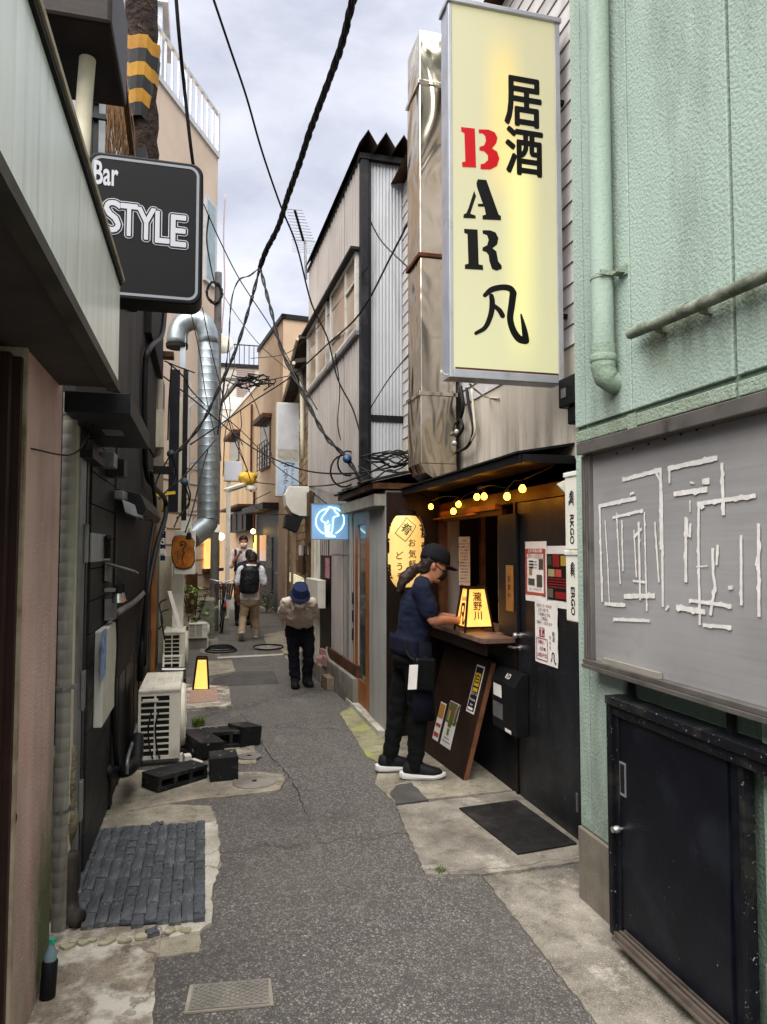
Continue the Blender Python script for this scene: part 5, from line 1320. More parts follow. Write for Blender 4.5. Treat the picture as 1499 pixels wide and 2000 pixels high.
b.build('roof_edge', M_blackm, eb)
b = MB(); b.obox(EA + ED * 3.25 + EN * .03 + Vector((0, 0, z_l + .3)), ED * 11, -EN * .3, Vector((0, 0, .12))); b.build('roof_edge', M_whitepl, eb)
def ebx(s0, s1, z0, z1, d0, d1, name, mat, parent=None):
    b = MB(); b.obox(EA + ED * s0 + EN * d0 + Vector((0, 0, z0)), ED * (s1 - s0), EN * (d1 - d0), Vector((0, 0, z1 - z0))); return b.build(name, mat, parent or eb)
def ewin(x0, x1, y0, y1, grid):
    s0, z0 = eq(x1, y1); s1, z1 = eq(x0, y0); z1 = eq((x0 + x1) / 2, y0)[1]
    w = ebx(s0, s1, z0, z1, .002, .03, 'window', M_wood); ebx(s0 + .06, s1 - .06, z0 + .06, z1 - .06, .03, .034, 'pane', M_glass, w)
    ebx(s0 - .1, s1 + .1, z1, z1 + .12, .0, .25, 'window_hood', M_wood)
    if grid:
        for k in range(5): s = s0 + (s1 - s0) * k / 4; ebx(s, s + .02, z0, z0 + (z1 - z0) * .55, .10, .12, 'window_bar', M_blackm, w)
        for k in range(5): z = z0 + (z1 - z0) * .55 * k / 4; ebx(s0, s1, z, z + .02, .12, .135, 'window_bar', M_blackm, w)
ewin(511, 529, 825, 912, True); ewin(451, 468, 855, 900, False)
# ground floor: canopy, dark shop front with posters, vent, pilasters
s0, z0 = eq(548, 1000); s1, z1 = eq(503, 1003)
ebx(s0, s1, 2.62, 2.78, .0, .45, 'canopy', M_darkwood); ebx(s0 + .1, s1, .05, 2.6, .0, .02, 'shop_front', M_darkwood)
for (x0, y0, x1, y1, c_, e_) in ((511, 1046, 523, 1075, '#c98f5a', .5), (511, 1074, 523, 1096, '#c7a58c', .35), (499, 1046, 503, 1085, '#ffca5a', 1.3), (524, 1050, 534, 1110, '#8d8a80', 0), (525, 1110, 534, 1160, '#5a5650', 0)):
    a, za = eq(x1, y1); c, zc = eq(x0, y0)
    ebx(a, c, za, zc, .03, .05, 'lit_panel' if e_ else 'poster', emis('panel_' + c_[1:], c_, e_, base=c_) if e_ else pm('poster_' + c_[1:], c_, '#3b3833', scale=12, rough=.7))
a = eq(512, 1038); b = MB(); b.ball(EA + ED * a[0] + EN * .25 + Vector((0, 0, a[1])), .07, 8); tag(b.build('shop_lamp', emis('lamp_warm', '#ffcf6a', 9.0), smooth=True), 'small warm glowing lamp over the dark shop front at the alley end', 'lamp')
s0, z0 = eq(497, 1036); s1, z1 = eq(462, 1012)
vt = ebx(s0, s1, z0, z1 + .12, .0, .25, 'vent', M_blackm)
for k in range(3): s = s0 + (s1 - s0) * (k + .5) / 3; ebx(s, s + .12, z0 + .04, z1 + .06, .25, .28, 'vent_bar', M_wood, vt)
ebx(s0 - .3, s1 + .4, z1 + .2, z1 + .26, .0, .55, 'vent_hood', M_wood)
for x, y0, y1 in ((501, 960, 1060), (496, 790, 960)):
    a = eq(x, y0); c = eq(x, y1); b = MB(); b.tube([EA + ED * a[0] + EN * .06 + Vector((0, 0, c[1])), EA + ED * a[0] + EN * .06 + Vector((0, 0, a[1]))], .035, 8); b.build('drainpipe', M_rust, eb, smooth='auto')
# white sign box, white downpipe at the far corner
fy = 17.0
a, c = wy(438, 939, fy), wy(473, 901, fy); sb = thing('blank_sign', 'small blank white sign box above the alley end', 'sign', tuple(a))
MB().box(a.x, c.x, fy, fy + .2, a.z, c.z).build('case', M_whitepl, sb, bevel=.006); MB().box(a.x + .02, c.x - .02, fy - .004, fy, a.z + .02, c.z - .02).build('face', pm('sign_white', '#c9ccd6', rough=.4), sb)
a = wy(444, 1195, fy); c = wy(444, 938, fy); b = MB(); b.box(a.x - .05, a.x + .05, fy + .03, fy + .14, 0, c.z); tag(b.build('white_post', M_whitepl, bevel=.006), 'slim white square post holding up the blank sign box', 'post')

# fluorescent lamp bar with a yellow bag
a, c = wy(441, 957, 13.2), wy(500, 938, 14.2)
fl = thing('lamp_bar', 'long white lamp fitting hung across the alley with a yellow bag on it', 'lamp', tuple(a))
b = MB(); b.bar(a, c, .09, .06); b.build('fitting', M_whitepl, fl, bevel=.01); b = MB(); b.tube([a + Vector((.02, -.01, -.05)), c + Vector((-.02, -.01, -.05))], .018, 8); b.build('tube', pm('tube_white', '#d8d8d0', rough=.3), fl)
m_ = a.lerp(c, .62); b = MB(); b.ball(m_ + Vector((.05, 0, .1)), .16, 10, sz=(1.1, .9, .8))
for v in b.v: v += Vector((random.uniform(-.05, .05), random.uniform(-.04, .04), random.uniform(-.045, .045)))
b.build('bag', pm('yellow_bag', '#d8b24a', '#c79a30', scale=9, rough=.5, bump=.5, bsc=18, bd=.03), fl, smooth=True)
b = MB(); b.lathe([(.0, -.1), (.10, -.1), (.11, -.06), (.08, 0)], m_ + Vector((.12, 0, -.02)), n=12); b.build('shade', M_whitepl, fl, smooth='auto')

# far building with roof railing
FY = 30.0
fb = thing('far_building', 'far pale building with brown louvres and a blue grey roof railing over the alley end', 'building', (1, FY, 0))
xa, xb = wy(420, 760, FY).x - 3, wy(505, 760, FY).x + 1.5; zt2 = wy(460, 712, FY).z
MB().box(xa, xb, FY, FY + 6, 0, zt2).build('wall', pm('far_wall', '#b9b5ae', '#a9a59e', rough=.8, dirt='#8e8a83', dsc=.8), fb)
MB().box(xa, xb, FY - .1, FY, zt2 - .12, zt2 + .02).build('parapet', M_blackm, fb)
x0, x1 = wy(463, 730, FY).x, wy(497, 730, FY).x
for k in range(14): MB().box(x0, x1, FY - .06, FY - .01, zt2 - .25 - k * .085, zt2 - .19 - k * .085).build('louver', pm('louver_brown', '#8c7f7c', rough=.7), fb)
zr = wy(460, 672, FY).z; q0, q1 = wy(448, 700, FY).x, wy(512, 700, FY).x
ral = MB().box(q0, q1, FY - .04, FY, zr - .04, zr).build('railing', M_blackm, fb)
x = q0
while x < q1: MB().box(x, x + .03, FY - .03, FY, zt2 + .02, zr - .04).build('railing_bar', M_blackm, ral); x += .2
MB().box(wy(430, 760, FY).x, wy(495, 760, FY).x, FY - .03, FY - .005, wy(460, 800, FY).z, wy(460, 775, FY).z).build('band', M_whitepl, fb)

# ================================================================== left foreground: pink plaster shop with the white canopy
def pinkwall():
    t = NT('pink_plaster')
    o_ = t.sepz()
    c = t.mix(t.ramp(t.noise(3, 6), .3, .7), '#c79f99', '#d6b6ae')
    c = t.mix(t.math('MULTIPLY', t.ramp(t.noise(2.4, 7, .6, t.mapped((1, 1, .25))), .42, .62), .7), c, '#847f70')
    g_ = t.math('MULTIPLY', t.ramp(t.noise(3.2, 5, .6, t.mapped((1, 1, .6))), .30, .5), t.math('MULTIPLY', t.ramp(o_[2], .35, 1.0, 1, 0), t.ramp(o_[1], -.12, .12)))
    c = t.mix(g_, c, '#4c5230')
    c = t.mix(t.ramp(t.noise(30, 4, .6), .68, .72), c, '#d6cabb')
    t.base(c); t.b.inputs['Roughness'].default_value = .9
    t.l(t.bump(t.noise(85, 4), .8, .008), t.b.inputs['Normal']); return t.m
XL = -.555
ls = thing('pink_shop', 'pink plaster shop corner with a white canopy board above it, at the left edge', 'building', (XL, 2.7, 0))
M_pw = pinkwall()
MB().box(-1.4, XL, 2.44, 3.02, 0, 2.3).build('wall', M_pw, ls, bevel=.01)
MB().box(-1.4, XL - .03, 3.02, 3.12, 0, 2.3).build('wall_return', pm('grey_plaster', '#6b655f', '#5a554f', rough=.9, dirt='#3c3833', dsc=3), ls)
MB().box(-1.0, XL + .004, 2.415, 2.44, 0, 2.3).build('door_trim', pm('worn_cream', '#b3a48d', '#9a8b75', scale=9, rough=.8, dirt='#5f4632', dsc=6, dlo=.48), ls)
M_brframe = pm('brown_door_frame', '#33211d', '#2a1b18', rough=.5)
for y0, y1, x in ((2.385, 2.412, -.56), (2.33, 2.372, -.58), (2.24, 2.31, -.60)): MB().box(-1.0, x, y0, y1, 0, 2.2).build('door_frame', M_brframe, ls)
MB().box(-1.0, -.64, 1.2, 2.24, 0, 2.2).build('door', pm('dark_glass_door', '#0d0b0a', rough=.25), ls)
b = MB(); b.tube(smoothpts([(-.556, 2.425, .80), (-.55, 2.43, .785), (-.552, 2.43, .765)], 4), .003, 6); b.build('door_latch', M_rust, ls)
# canopy
FX = -.34
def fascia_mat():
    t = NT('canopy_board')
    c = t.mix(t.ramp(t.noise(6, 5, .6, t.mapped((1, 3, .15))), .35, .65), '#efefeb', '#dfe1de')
    c = t.mix(t.math('MULTIPLY', t.ramp(t.noise(9, 6, .6, t.mapped((1, 2.5, .12))), .55, .7), .6), c, '#a9b0af')  # grey streaks painted in as reflections on the glossy board
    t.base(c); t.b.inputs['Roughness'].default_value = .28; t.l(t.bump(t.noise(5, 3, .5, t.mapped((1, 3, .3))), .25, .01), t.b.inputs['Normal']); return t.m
ZC0, ZC1 = 2.225, 2.665
MB().box(FX - .02, FX, -1.5, 2.94, ZC0 + .035, ZC1 - .02).build('canopy_board', fascia_mat(), ls)
MB().box(FX - .04, FX + .004, -1.5, 2.945, ZC0, ZC0 + .034).build('canopy_trim', pm('dark_trim', '#4b4842', '#3b3934', rough=.6, dirt='#2c2a26', dsc=5), ls)
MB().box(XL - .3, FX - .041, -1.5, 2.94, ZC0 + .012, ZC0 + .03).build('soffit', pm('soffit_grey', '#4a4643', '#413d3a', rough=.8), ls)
MB().box(XL - .3, FX - .021, 2.92, 2.94, ZC0 + .03, ZC1 - .02).build('canopy_end', pm('dark_trim2', '#403d38', rough=.7), ls)
MB().box(FX - .3, FX + .010, -1.5, 2.93, ZC1 - .018, ZC1).build('canopy_top', M_ink, ls)
MB().box(FX - .3, FX + .016, -1.5, 2.95, ZC1 + .001, ZC1 + .018).build('flashing', pm('cream_flashing', '#a79b86', '#8f846f', scale=8, rough=.6, dirt='#6a5844', dsc=7), ls)
# pipes at the shop corner
q0 = wx(120, 1300, -.50)
dpz = thing('tape_wrapped_pipe', 'grey tape wrapped pipe running down beside the pink wall', 'pipe', (-.56, 3.22, 0))
b = MB(); prof_ = []; z = .05
while z < 2.24: prof_ += [(.0288, z), (.0294, z + .052), (.0280, z + .056)]; z += .06
b.lathe(prof_, (-.56, 3.22, 0), n=18)
b.build('pipe', pm('wrap_tape', '#9a978c', '#87847a', scale=4, rough=.6, dirt='#4c4842', dsc=5, dlo=.45, dhi=.7, streak=True), dpz, smooth='auto')
for z_ in (2.17, 1.02, .52): b = MB(); b.lathe([(.032, z_), (.032, z_ + .012)], (-.56, 3.22, 0), n=16); b.box(-.54, -.51, 3.23, 3.26, z_ - .002, z_ + .014); b.build('clamp', M_steelgrey, dpz)
b = MB(); b.tube(smoothpts([(-.66, 2.3, 1.93), (-.56, 2.5, 1.93), (-.48, 2.85, 1.96), (-.46, 3.15, 2.12)], 6), .003, 5); tag(b.build('thin_wire', M_cable, smooth=True), 'thin dark wire sagging across the pink wall to the wrapped pipe', 'wire')
cp_ = thing('cream_downpipe', 'square cream downpipe with a black elbow at the foot, between wrapped pipe and steel frame', 'pipe', (-.53, 3.36, 0))
MB().box(-.60, -.552, 3.36, 3.42, .25, 2.3).build('pipe', M_cream, cp_, bevel=.004)
b = MB(); b.tube(smoothpts([(-.545, 3.36, .30), (-.545, 3.35, .2), (-.54, 3.34, .10), (-.52, 3.31, .06), (-.49, 3.28, .055)], 4), .036, 12); b.build('elbow', pm('dark_pipe', '#3a342f', '#2d2824', rough=.6, dirt='#54493d', dsc=5), cp_, smooth=True)
b = MB(); rr = random.Random(4)
rings = []
for k in range(14):
    z = .02 + k * .055; w = .055 + rr.uniform(-.012, .012); rings.append([(-.595 + w * math.cos(a) + rr.uniform(-.012, .012), 3.42 + w * 1.1 * math.sin(a) + rr.uniform(-.012, .012), z) for a in [2 * PI * i / 10 for i in range(10)]])
b.loft(rings); tag(b.build('rubble_pier', pm('rubble', '#8f8572', '#6d6453', scale=14, rough=.95, bump=.8, bsc=40, bd=.02, dirt='#4a4233', dsc=6), smooth=True), 'crumbling mortar pier below the cream pipe', 'masonry')
bt = thing('bottle_in_sleeve', 'plastic bottle with green cap in a black sleeve by the pink wall', 'bottle', tuple(gnd(92, 1958)))
p = gnd(92, 1955); b = MB(); b.lathe([(.024, 0), (.027, .01), (.027, .135), (.024, .14)], p, (.05, 0, 1), 14); b.build('sleeve', M_black, bt, smooth='auto')
b = MB(); b.lathe([(.021, .138), (.022, .165), (.010, .19), (.010, .20)], p, (.05, 0, 1), 14); b.build('bottle', pm('pale_plastic', '#6f8790', rough=.15), bt, smooth='auto'); b = MB(); b.lathe([(.0115, .198), (.0115, .213), (0, .214)], p + Vector((.004, 0, 0)), (.05, 0, 1), 12); b.build('cap', pm('green_cap', '#2f9a76', rough=.4), bt, smooth='auto')

# ================================================================== black bar building on the left
kb = thing('black_building', 'low black painted bar building with grey siding boards, on the left of the alley', 'building', (-.55, 5.6, 0))
XB = -.55
M_bsid = pm('charcoal_siding', '#252526', '#1e1e1f', scale=3, rough=.55, bump=.1, bsc=25, dirt='#3f3d3b', dsc=3)
M_bwall = pm('rough_black_plaster', '#1a1a1c', '#121214', scale=4, rough=.6, bump=.7, bsc=28, bd=.02, chips='#67625c', chsc=22, chlo=.74, dirt='#34332f', dsc=3)
MB().box(-2.5, XB - .03, 3.45, 5.3, 0, 3.3).build('wall_core', M_ink, kb); MB().box(-2.5, XB - .03, 5.3, 8.3, 0, 4.45).build('wall_core', M_ink, kb)
y0, y1 = 3.79, 4.70
for k in range(14): MB().box(XB - .029, XB + .006 * (k % 2 == 0) * 0, y0, y1, .04 + k * .163, .04 + k * .163 + .157).build('siding_board', M_bsid, kb, bevel=.003)
MB().box(XB - .03, XB + .004, 3.44, 3.585, .08, 2.02).build('steel_frame', M_steelgrey, kb, bevel=.003); MB().box(XB - .03, XB + .008, 3.59, 3.64, .04, 2.02).build('steel_frame', pm('dark_frame', '#23252c', rough=.4), kb)
MB().box(XB - .03, XB - .012, 3.64, 3.785, .03, 2.1).build('door', M_black, kb); 
for z_ in (1.63, .95, .45): MB().box(XB + .005, XB + .020, 3.54, 3.59, z_ - .09, z_ + .09).build('hinge', M_steelgrey, kb, bevel=.003)
MB().box(XB - .03, XB + .05, 3.44, 3.82, 2.02, 2.06).build('door_hood', M_blackm, kb)
MB().box(XB - .029, XB + .01, 4.705, 4.80, 0, 2.25).build('corner_board', M_black, kb)
MB().box(XB - .029, XB - .004, 4.80, 8.1, .75, 2.6).build('plaster_wall', M_bwall, kb)
for k in range(9): MB().box(XB - .029, XB - .006 + .006 * (k % 3), 4.80 + k * .365, 4.80 + k * .365 + .358, 0, .745).build('plank', pm('peeling_black_board', '#1d1c1e', '#151416', scale=3, rough=.5, bump=.5, bsc=18, chips='#5f4c3b', chsc=9, chlo=.70), kb, bevel=.003)
MB().box(XB - .029, XB, 3.45, 5.3, 2.63, 3.3).build('upper_wall', M_bsid, kb); MB().box(XB - .029, XB, 5.3, 8.3, 2.63, 4.45).build('upper_wall', pm('black_board_upper', '#1d1e20', '#151618', scale=2, rough=.6, bump=.15, dirt='#3b3a38', dsc=3, streak=True), kb)
MB().box(-1.6, XB + .06, 3.4, 5.28, 3.3, 3.36).build('roof_edge', M_black, kb); MB().box(-1.6, XB + .10, 5.3, 8.5, 4.45, 4.53).build('roof_edge', M_black, kb)
MB().box(XB + .001, XB + .06, 6.6, 8.4, 3.55, 4.44).build('upper_box', M_ink, kb)
# overhangs
MB().box(XB, -.30, 3.02, 4.04, 2.15, 2.235).build('overhang', M_blackm, kb, bevel=.003)
MB().box(-.46, -.38, 3.42, 3.56, 2.142, 2.149).build('lamp_panel', M_steelgrey, kb)
o0 = wy(223, 906, 4.72); 
b = MB(); b.prism([(XB, 4.72, 1.99), (-.40, 4.72, 1.955), (-.36, 4.72, 1.86), (-.38, 4.72, 1.82), (XB, 4.72, 1.86)], (0, 1.5, 0)); b.build('overhang', M_black, kb, bevel=.004)
MB().box(XB, XB + .10, 4.25, 4.42, 2.02, 2.12).build('junction_box', M_blackm, kb, bevel=.005); MB().box(XB, XB + .07, 4.05, 4.2, 2.05, 2.13).build('junction_box', M_steelgrey, kb, bevel=.005)
# fittings on the black wall, each its own thing
a, c = wx(174, 1098, XB), wx(212, 1046, XB); ip = thing('intercom_plate', 'grey steel plate with a black grip on the charcoal siding', 'plate', (XB, a.y, a.z))
MB().box(XB + .001, XB + .012, a.y, c.y, a.z, c.z).build('plate', M_alu, ip, bevel=.002); b = MB(); ym = (a.y + c.y) / 2 + .1; zc = (a.z + c.z) / 2; b.bar((XB + .03, ym, zc - .06), (XB + .03, ym, zc + .05), .03, .05); b.bar((XB + .012, ym, zc + .04), (XB + .04, ym - .03, zc + .06), .03, .03); b.build('grip', M_ink, ip, bevel=.004)
a, c = wx(181, 1423, XB), wx(213, 1216, XB); nbx = thing('poster_cabinet', 'white painted panel with a blue strip poster on the black wall', 'panel', (XB, a.y, a.z))
MB().box(XB + .001, XB + .045, a.y, c.y, a.z, c.z + .01).build('panel', M_whitepl, nbx, bevel=.006); a2, c2_ = wx(196, 1330, XB + .046), wx(208, 1226, XB + .046); MB().box(XB + .046, XB + .048, a2.y, c2_.y, a2.z, c2_.z).build('poster', pm('blue_poster', '#3d66a8', '#9fb6d2', scale=18, rough=.6), nbx)
sl = thing('spot_lamps', 'pair of small silver spot lamps under a metal hood on the black wall', 'lamp', tuple(wx(222, 1165, XB + .06)))
h = wx(205, 1100, XB + .01); b = MB(); b.obox(h, (.0, .0, -.10), (.0, .22, -.02), (.012, 0, 0)); b.obox(h + Vector((0, 0, 0)), (.16, .02, -.05), (0, .22, -.02), (0, 0, .01)); b.build('hood', M_steelgrey, sl)
for dy in (0, .11):
    p = h + Vector((.07, dy + .02, -.17)); b = MB(); b.lathe([(.012, .05), (.022, .045), (.024, 0)], p, (0, 0, 1), 12); b.build('lamp_body', M_ink, sl, smooth='auto'); b = MB(); b.lathe([(.022, 0), (.036, -.05), (.034, -.052), (.0, -.03)], p, (0, 0, 1), 14); b.build('reflector', pm('silver', '#c4c4c2', rough=.25, metal=.9), sl, smooth='auto')
MB().obox(h + Vector((.0, 0, -.16)), (.07, 0, 0), (0, .2, 0), (0, 0, .02)).build('arm', M_steelgrey, sl); MB().obox(h + Vector((.001, .02, -.32)), (.05, 0, 0), (0, .13, 0), (0, 0, .12)).build('control_box', M_steelgrey, sl)
cg = thing('caged_lamp', 'grey caged bulkhead lamp under the second black overhang', 'lamp', tuple(wx(250, 985, -.46)))
for k in range(4):
    p = wx(238 + k * 13, 975 + k * 5, -.47); b = MB(); b.obox(p, (.07, .02, -.03), (0, .06, -.01), (.02, -.01, -.075)); b.build('fin', M_steelgrey, cg, bevel=.003)
b = MB(); b.bar(wx(232, 966, -.50), wx(284, 985, -.50), .05, .05); b.build('body', M_steelgrey, cg, bevel=.004)
def cable(name, pts, r, mat, label, cat='cable', n=6, seg=7, group=None, smooth=True):
    b = MB(); b.tube(smoothpts(pts, seg), r, n); return tag(b.build(name, mat, smooth=smooth), label, cat, group)
cable('conduit', [wx(322, 612, -.47), wx(316, 655, -.47), wx(292, 680, -.50), wx(284, 720, -.52), wx(283, 860, -.52), wx(287, 925, -.52), wx(300, 950, -.48), wx(322, 975, -.44), wx(323, 1010, -.43), wx(308, 1060, -.46), wx(290, 1150, -.50), wx(278, 1260, -.52), wx(274, 1330, -.53)], .026, M_blackm, 'thick black conduit snaking down the left wall from the STYLE sign', 'conduit', 10)
cable('conduit', [wx(296, 920, -.46), wx(303, 1000, -.46), wx(288, 1120, -.49), wx(282, 1300, -.50)], .018, M_cable, 'second black hose hanging close to the thick conduit on the left wall', 'conduit', 8)
cable('grey_pipe', [wx(228, 1200, -.52), wx(240, 1190, -.52), wx(262, 1176, -.52), wx(290, 1150, -.52)], .022, pm('grey_hose2', '#6f6d6a', '#5c5a57', rough=.6), 'short grey insulated pipe slanting along the black wall', 'pipe', 8)
cable('wall_pipe', [wx(224, 1195, -.51), wx(226, 1260, -.51), wx(222, 1370, -.51), wx(228, 1500, -.51)], .016, M_cable, 'thin black pipe running down the black wall behind the white panel', 'pipe', 8)
cable('drain_elbow', [wx(206, 1508, -.56), wx(232, 1507, -.50), wx(250, 1503, -.44), wx(264, 1488, -.42), wx(268, 1462, -.42), wx(268, 1440, -.43)], .042, M_blackm, 'fat black drain pipe elbow coming out of the siding by the air conditioner', 'pipe', 12)
cable('insulated_pipe', [wx(248, 1512, -.44), wx(250, 1480, -.44), wx(262, 1440, -.46), wx(270, 1400, -.48)], .011, M_steelgrey, 'grey insulated pipe behind the nearest air conditioner', 'pipe', 8)

# STYLE sign
TY = 3.38
tx0, tx1 = wy(168, 450, TY).x, wy(396, 450, TY).x; tz1 = (wy(178, 293, TY).z + wy(385, 320, TY).z) / 2; tz0 = (wy(240, 582, TY).z + wy(375, 596, TY).z) / 2
stl = thing('style_sign', 'black square sign with rounded corners reading Bar STYLE on the left wall', 'sign', ((tx0 + tx1) / 2, TY, tz0))
def rrect(x0, x1, z0, z1, r, y, n=6):
    out = []
    for cx, cz, a in ((x1 - r, z1 - r, 0), (x0 + r, z1 - r, 90), (x0 + r, z0 + r, 180), (x1 - r, z0 + r, 270)):
        for k in range(n + 1): t_ = math.radians(a + 90 * k / n); out.append(Vector((cx + r * math.cos(t_), y, cz + r * math.sin(t_))))
    return out
M_sgn = pm('sign_charcoal', '#0a0b0e', '#0c0d10', scale=3, rough=.45, spec=.1)
b = MB(); b.prism(rrect(tx0, tx1, tz0, tz1, .055, TY), (0, .16, 0)); b.build('case', M_sgn, stl, bevel=.008)
b = MB(); A_, B_ = rrect(tx0 + .018, tx1 - .018, tz0 + .018, tz1 - .018, .045, TY - .002), rrect(tx0 + .030, tx1 - .030, tz0 + .030, tz1 - .030, .036, TY - .002)
n_ = len(A_); b.add(A_ + B_, [(i, (i + 1) % n_, (i + 1) % n_ + n_, i + n_) for i in range(n_)]); b.build('border', pm('sign_grey', '#73767b', rough=.4), stl, recalc=False)
tp_ = Plane((0, TY, 0), (1, 0, 0), (0, 0, 1))
def tq(x, y): p = wy(x, y, TY); return p.x, p.z
M_sw = pm('sign_letter_white', '#9fa0a6', rough=.4)
q = MB(); a, c = tq(183, 358), tq(232, 320); glyph(q, 'Bar', tp_, (a[0] + c[0]) / 2, (a[1] + c[1]) / 2, 1, fit=(c[0] - a[0], c[1] - a[1] + .008), bold=.02, lift=.003); q.build('lettering', M_sw, stl, recalc=False)
a, c = tq(203, 467), tq(368, 409); cx_, cz_ = (a[0] + c[0]) / 2, (a[1] + c[1]) / 2; w_ = c[0] - a[0]; h_ = c[1] - a[1]
for halo, mt, lf in ((.0135, M_sw, .003), (.0095, M_sgn, .0044), (.003, M_sw, .0058)):
    q = MB()
    for i, (chh, wd) in enumerate(zip('STYLE', (.185, .19, .215, .16, .175))): glyph(q, chh, tp_, cx_ + w_ * (-.405, -.21, -.005, .19, .385)[i], cz_ + h_ * (.10, .05, 0, -.05, -.10)[i], 1, fit=(w_ * wd, h_ * .80), bold=.05, lift=lf, halo=halo)
    q.build('lettering', mt, stl, recalc=False)
MB().box(tx0 - .12, tx0, TY + .04, TY + .12, tz0 + .2, tz0 + .28).build('bracket', M_blackm, stl)

# clutter above the canopy: dark awning, cream pole, balcony grille, dry twigs, rotten post with striped guard
ub = thing('upper_balcony', 'pale upper wall with black balcony grille above the STYLE sign', 'balcony', (-.9, 5.4, 4.5))
wA, wB = wy(100, 40, 5.25), wy(246, 40, 5.25)
for k in range(5):
    x0 = wA.x + (wB.x - wA.x) * k / 5; MB().box(x0, x0 + (wB.x - wA.x) / 5 - .01, 5.22, 5.28, 3.37, 6.9).build('wall_panel', pm('pale_panel', '#b6babd', '#a5a9ac', rough=.6, dirt='#7f8284', dsc=3), ub)
for px in (112, 130, 190, 200, 222): a = wy(px, 60, 5.3); MB().box(a.x, a.x + .03, 5.0, 5.03, 3.37, 6.6).build('grille_bar', M_blackm, ub)
for py in (125, 175, 212, 245, 277): a = wy(160, py, 5.3); MB().box(wA.x, wy(240, 40, 5.3).x, 4.97, 4.995, a.z, a.z + .035).build('grille_bar', M_blackm, ub)
MB().box(wy(100, 40, 3.75).x - .3, wy(226, 40, 3.75).x, 3.6, 4.3, wy(170, 78, 3.75).z, wy(170, 78, 3.75).z + .5).build('awning', M_darkwood, ub, bevel=.02)
b = MB(); b.bar(wy(222, -20, 3.9), wy(258, 300, 4.6), .03, .03); b.build('rail', M_wood, ub)
cable('cream_pole', [wy(176, 60, 3.9), wy(166, 180, 3.9), wy(158, 320, 3.9)], .042, M_cream, 'cream painted pole rising behind the white canopy', 'pole', 12)
b = MB(); rr = random.Random(9)
for k in range(70):
    x = rr.uniform(212, 250); y0 = rr.uniform(140, 230); p = wy(x, y0, 4.7 + rr.uniform(-.08, .08)); pts = [p]
    for j in range(4): pts.append(pts[-1] + Vector((rr.uniform(-.02, .028), rr.uniform(-.02, .02), -rr.uniform(.07, .14))))
    b.tube(pts, rr.uniform(.002, .004), 4)
o = b.build('dry_vines', pm('dry_twig', '#8a6a4a', '#6b4f36', scale=30, rough=.9)); o['kind'] = 'stuff'; o['label'] = 'dry brown vine stems hanging on the balcony grille'
rings = []; rr = random.Random(3)
for k in range(16):
    y = -40 + k * 26; p = wy(272 + k * .6, y, 6.4); w = .155 - .002 * k
    rings.append([(p.x + w * math.cos(2 * PI * i / 14) * rr.uniform(.86, 1.08), p.y + w * math.sin(2 * PI * i / 14), p.z) for i in range(14)])
wp = thing('rotten_post', 'dark rotten wooden post wrapped in a torn yellow and black guard', 'post', tuple(wy(275, 320, 6.4)))
b = MB(); b.loft(rings); b.build('trunk', pm('rotten_wood', '#3a2c24', '#231813', scale=7, rough=.9, bump=1.0, bsc=16, bd=.04, dirt='#14100d', dsc=6, chips='#5b4534', chsc=12, chlo=.66), wp, smooth=True)
for k in range(6):
    ya, yb = 92 + k * 25, 92 + (k + 1) * 25
    p, p2 = wy(275 - k * 1.5, ya, 6.37), wy(275 - (k + 1) * 1.5, yb, 6.37); b = MB(); r_ = []
    for pp_, f in ((p, 0), (p2, 1)):
        rad = .17 - .006 * (k + f); r_.append([(pp_.x + rad * math.cos(2 * PI * i / 16) * (1 + .07 * math.sin(i * 3 + k)), pp_.y + rad * math.sin(2 * PI * i / 16), pp_.z + .02 * math.sin(i * 2.1)) for i in range(16)])
    b.loft(r_, cap=False); b.build('guard_band', pm('guard_yellow', '#b5842a', '#9a6c1f', scale=5, rough=.5) if k % 2 == 0 else pm('guard_black', '#2c2b2b', '#222222', rough=.5), wp)
b = MB(); b.ball(wy(262, 98, 6.3), .07, 8, sz=(1.4, .6, .8)); b.build('torn_flap', pm('guard_orange', '#a8642a', rough=.6), wp)

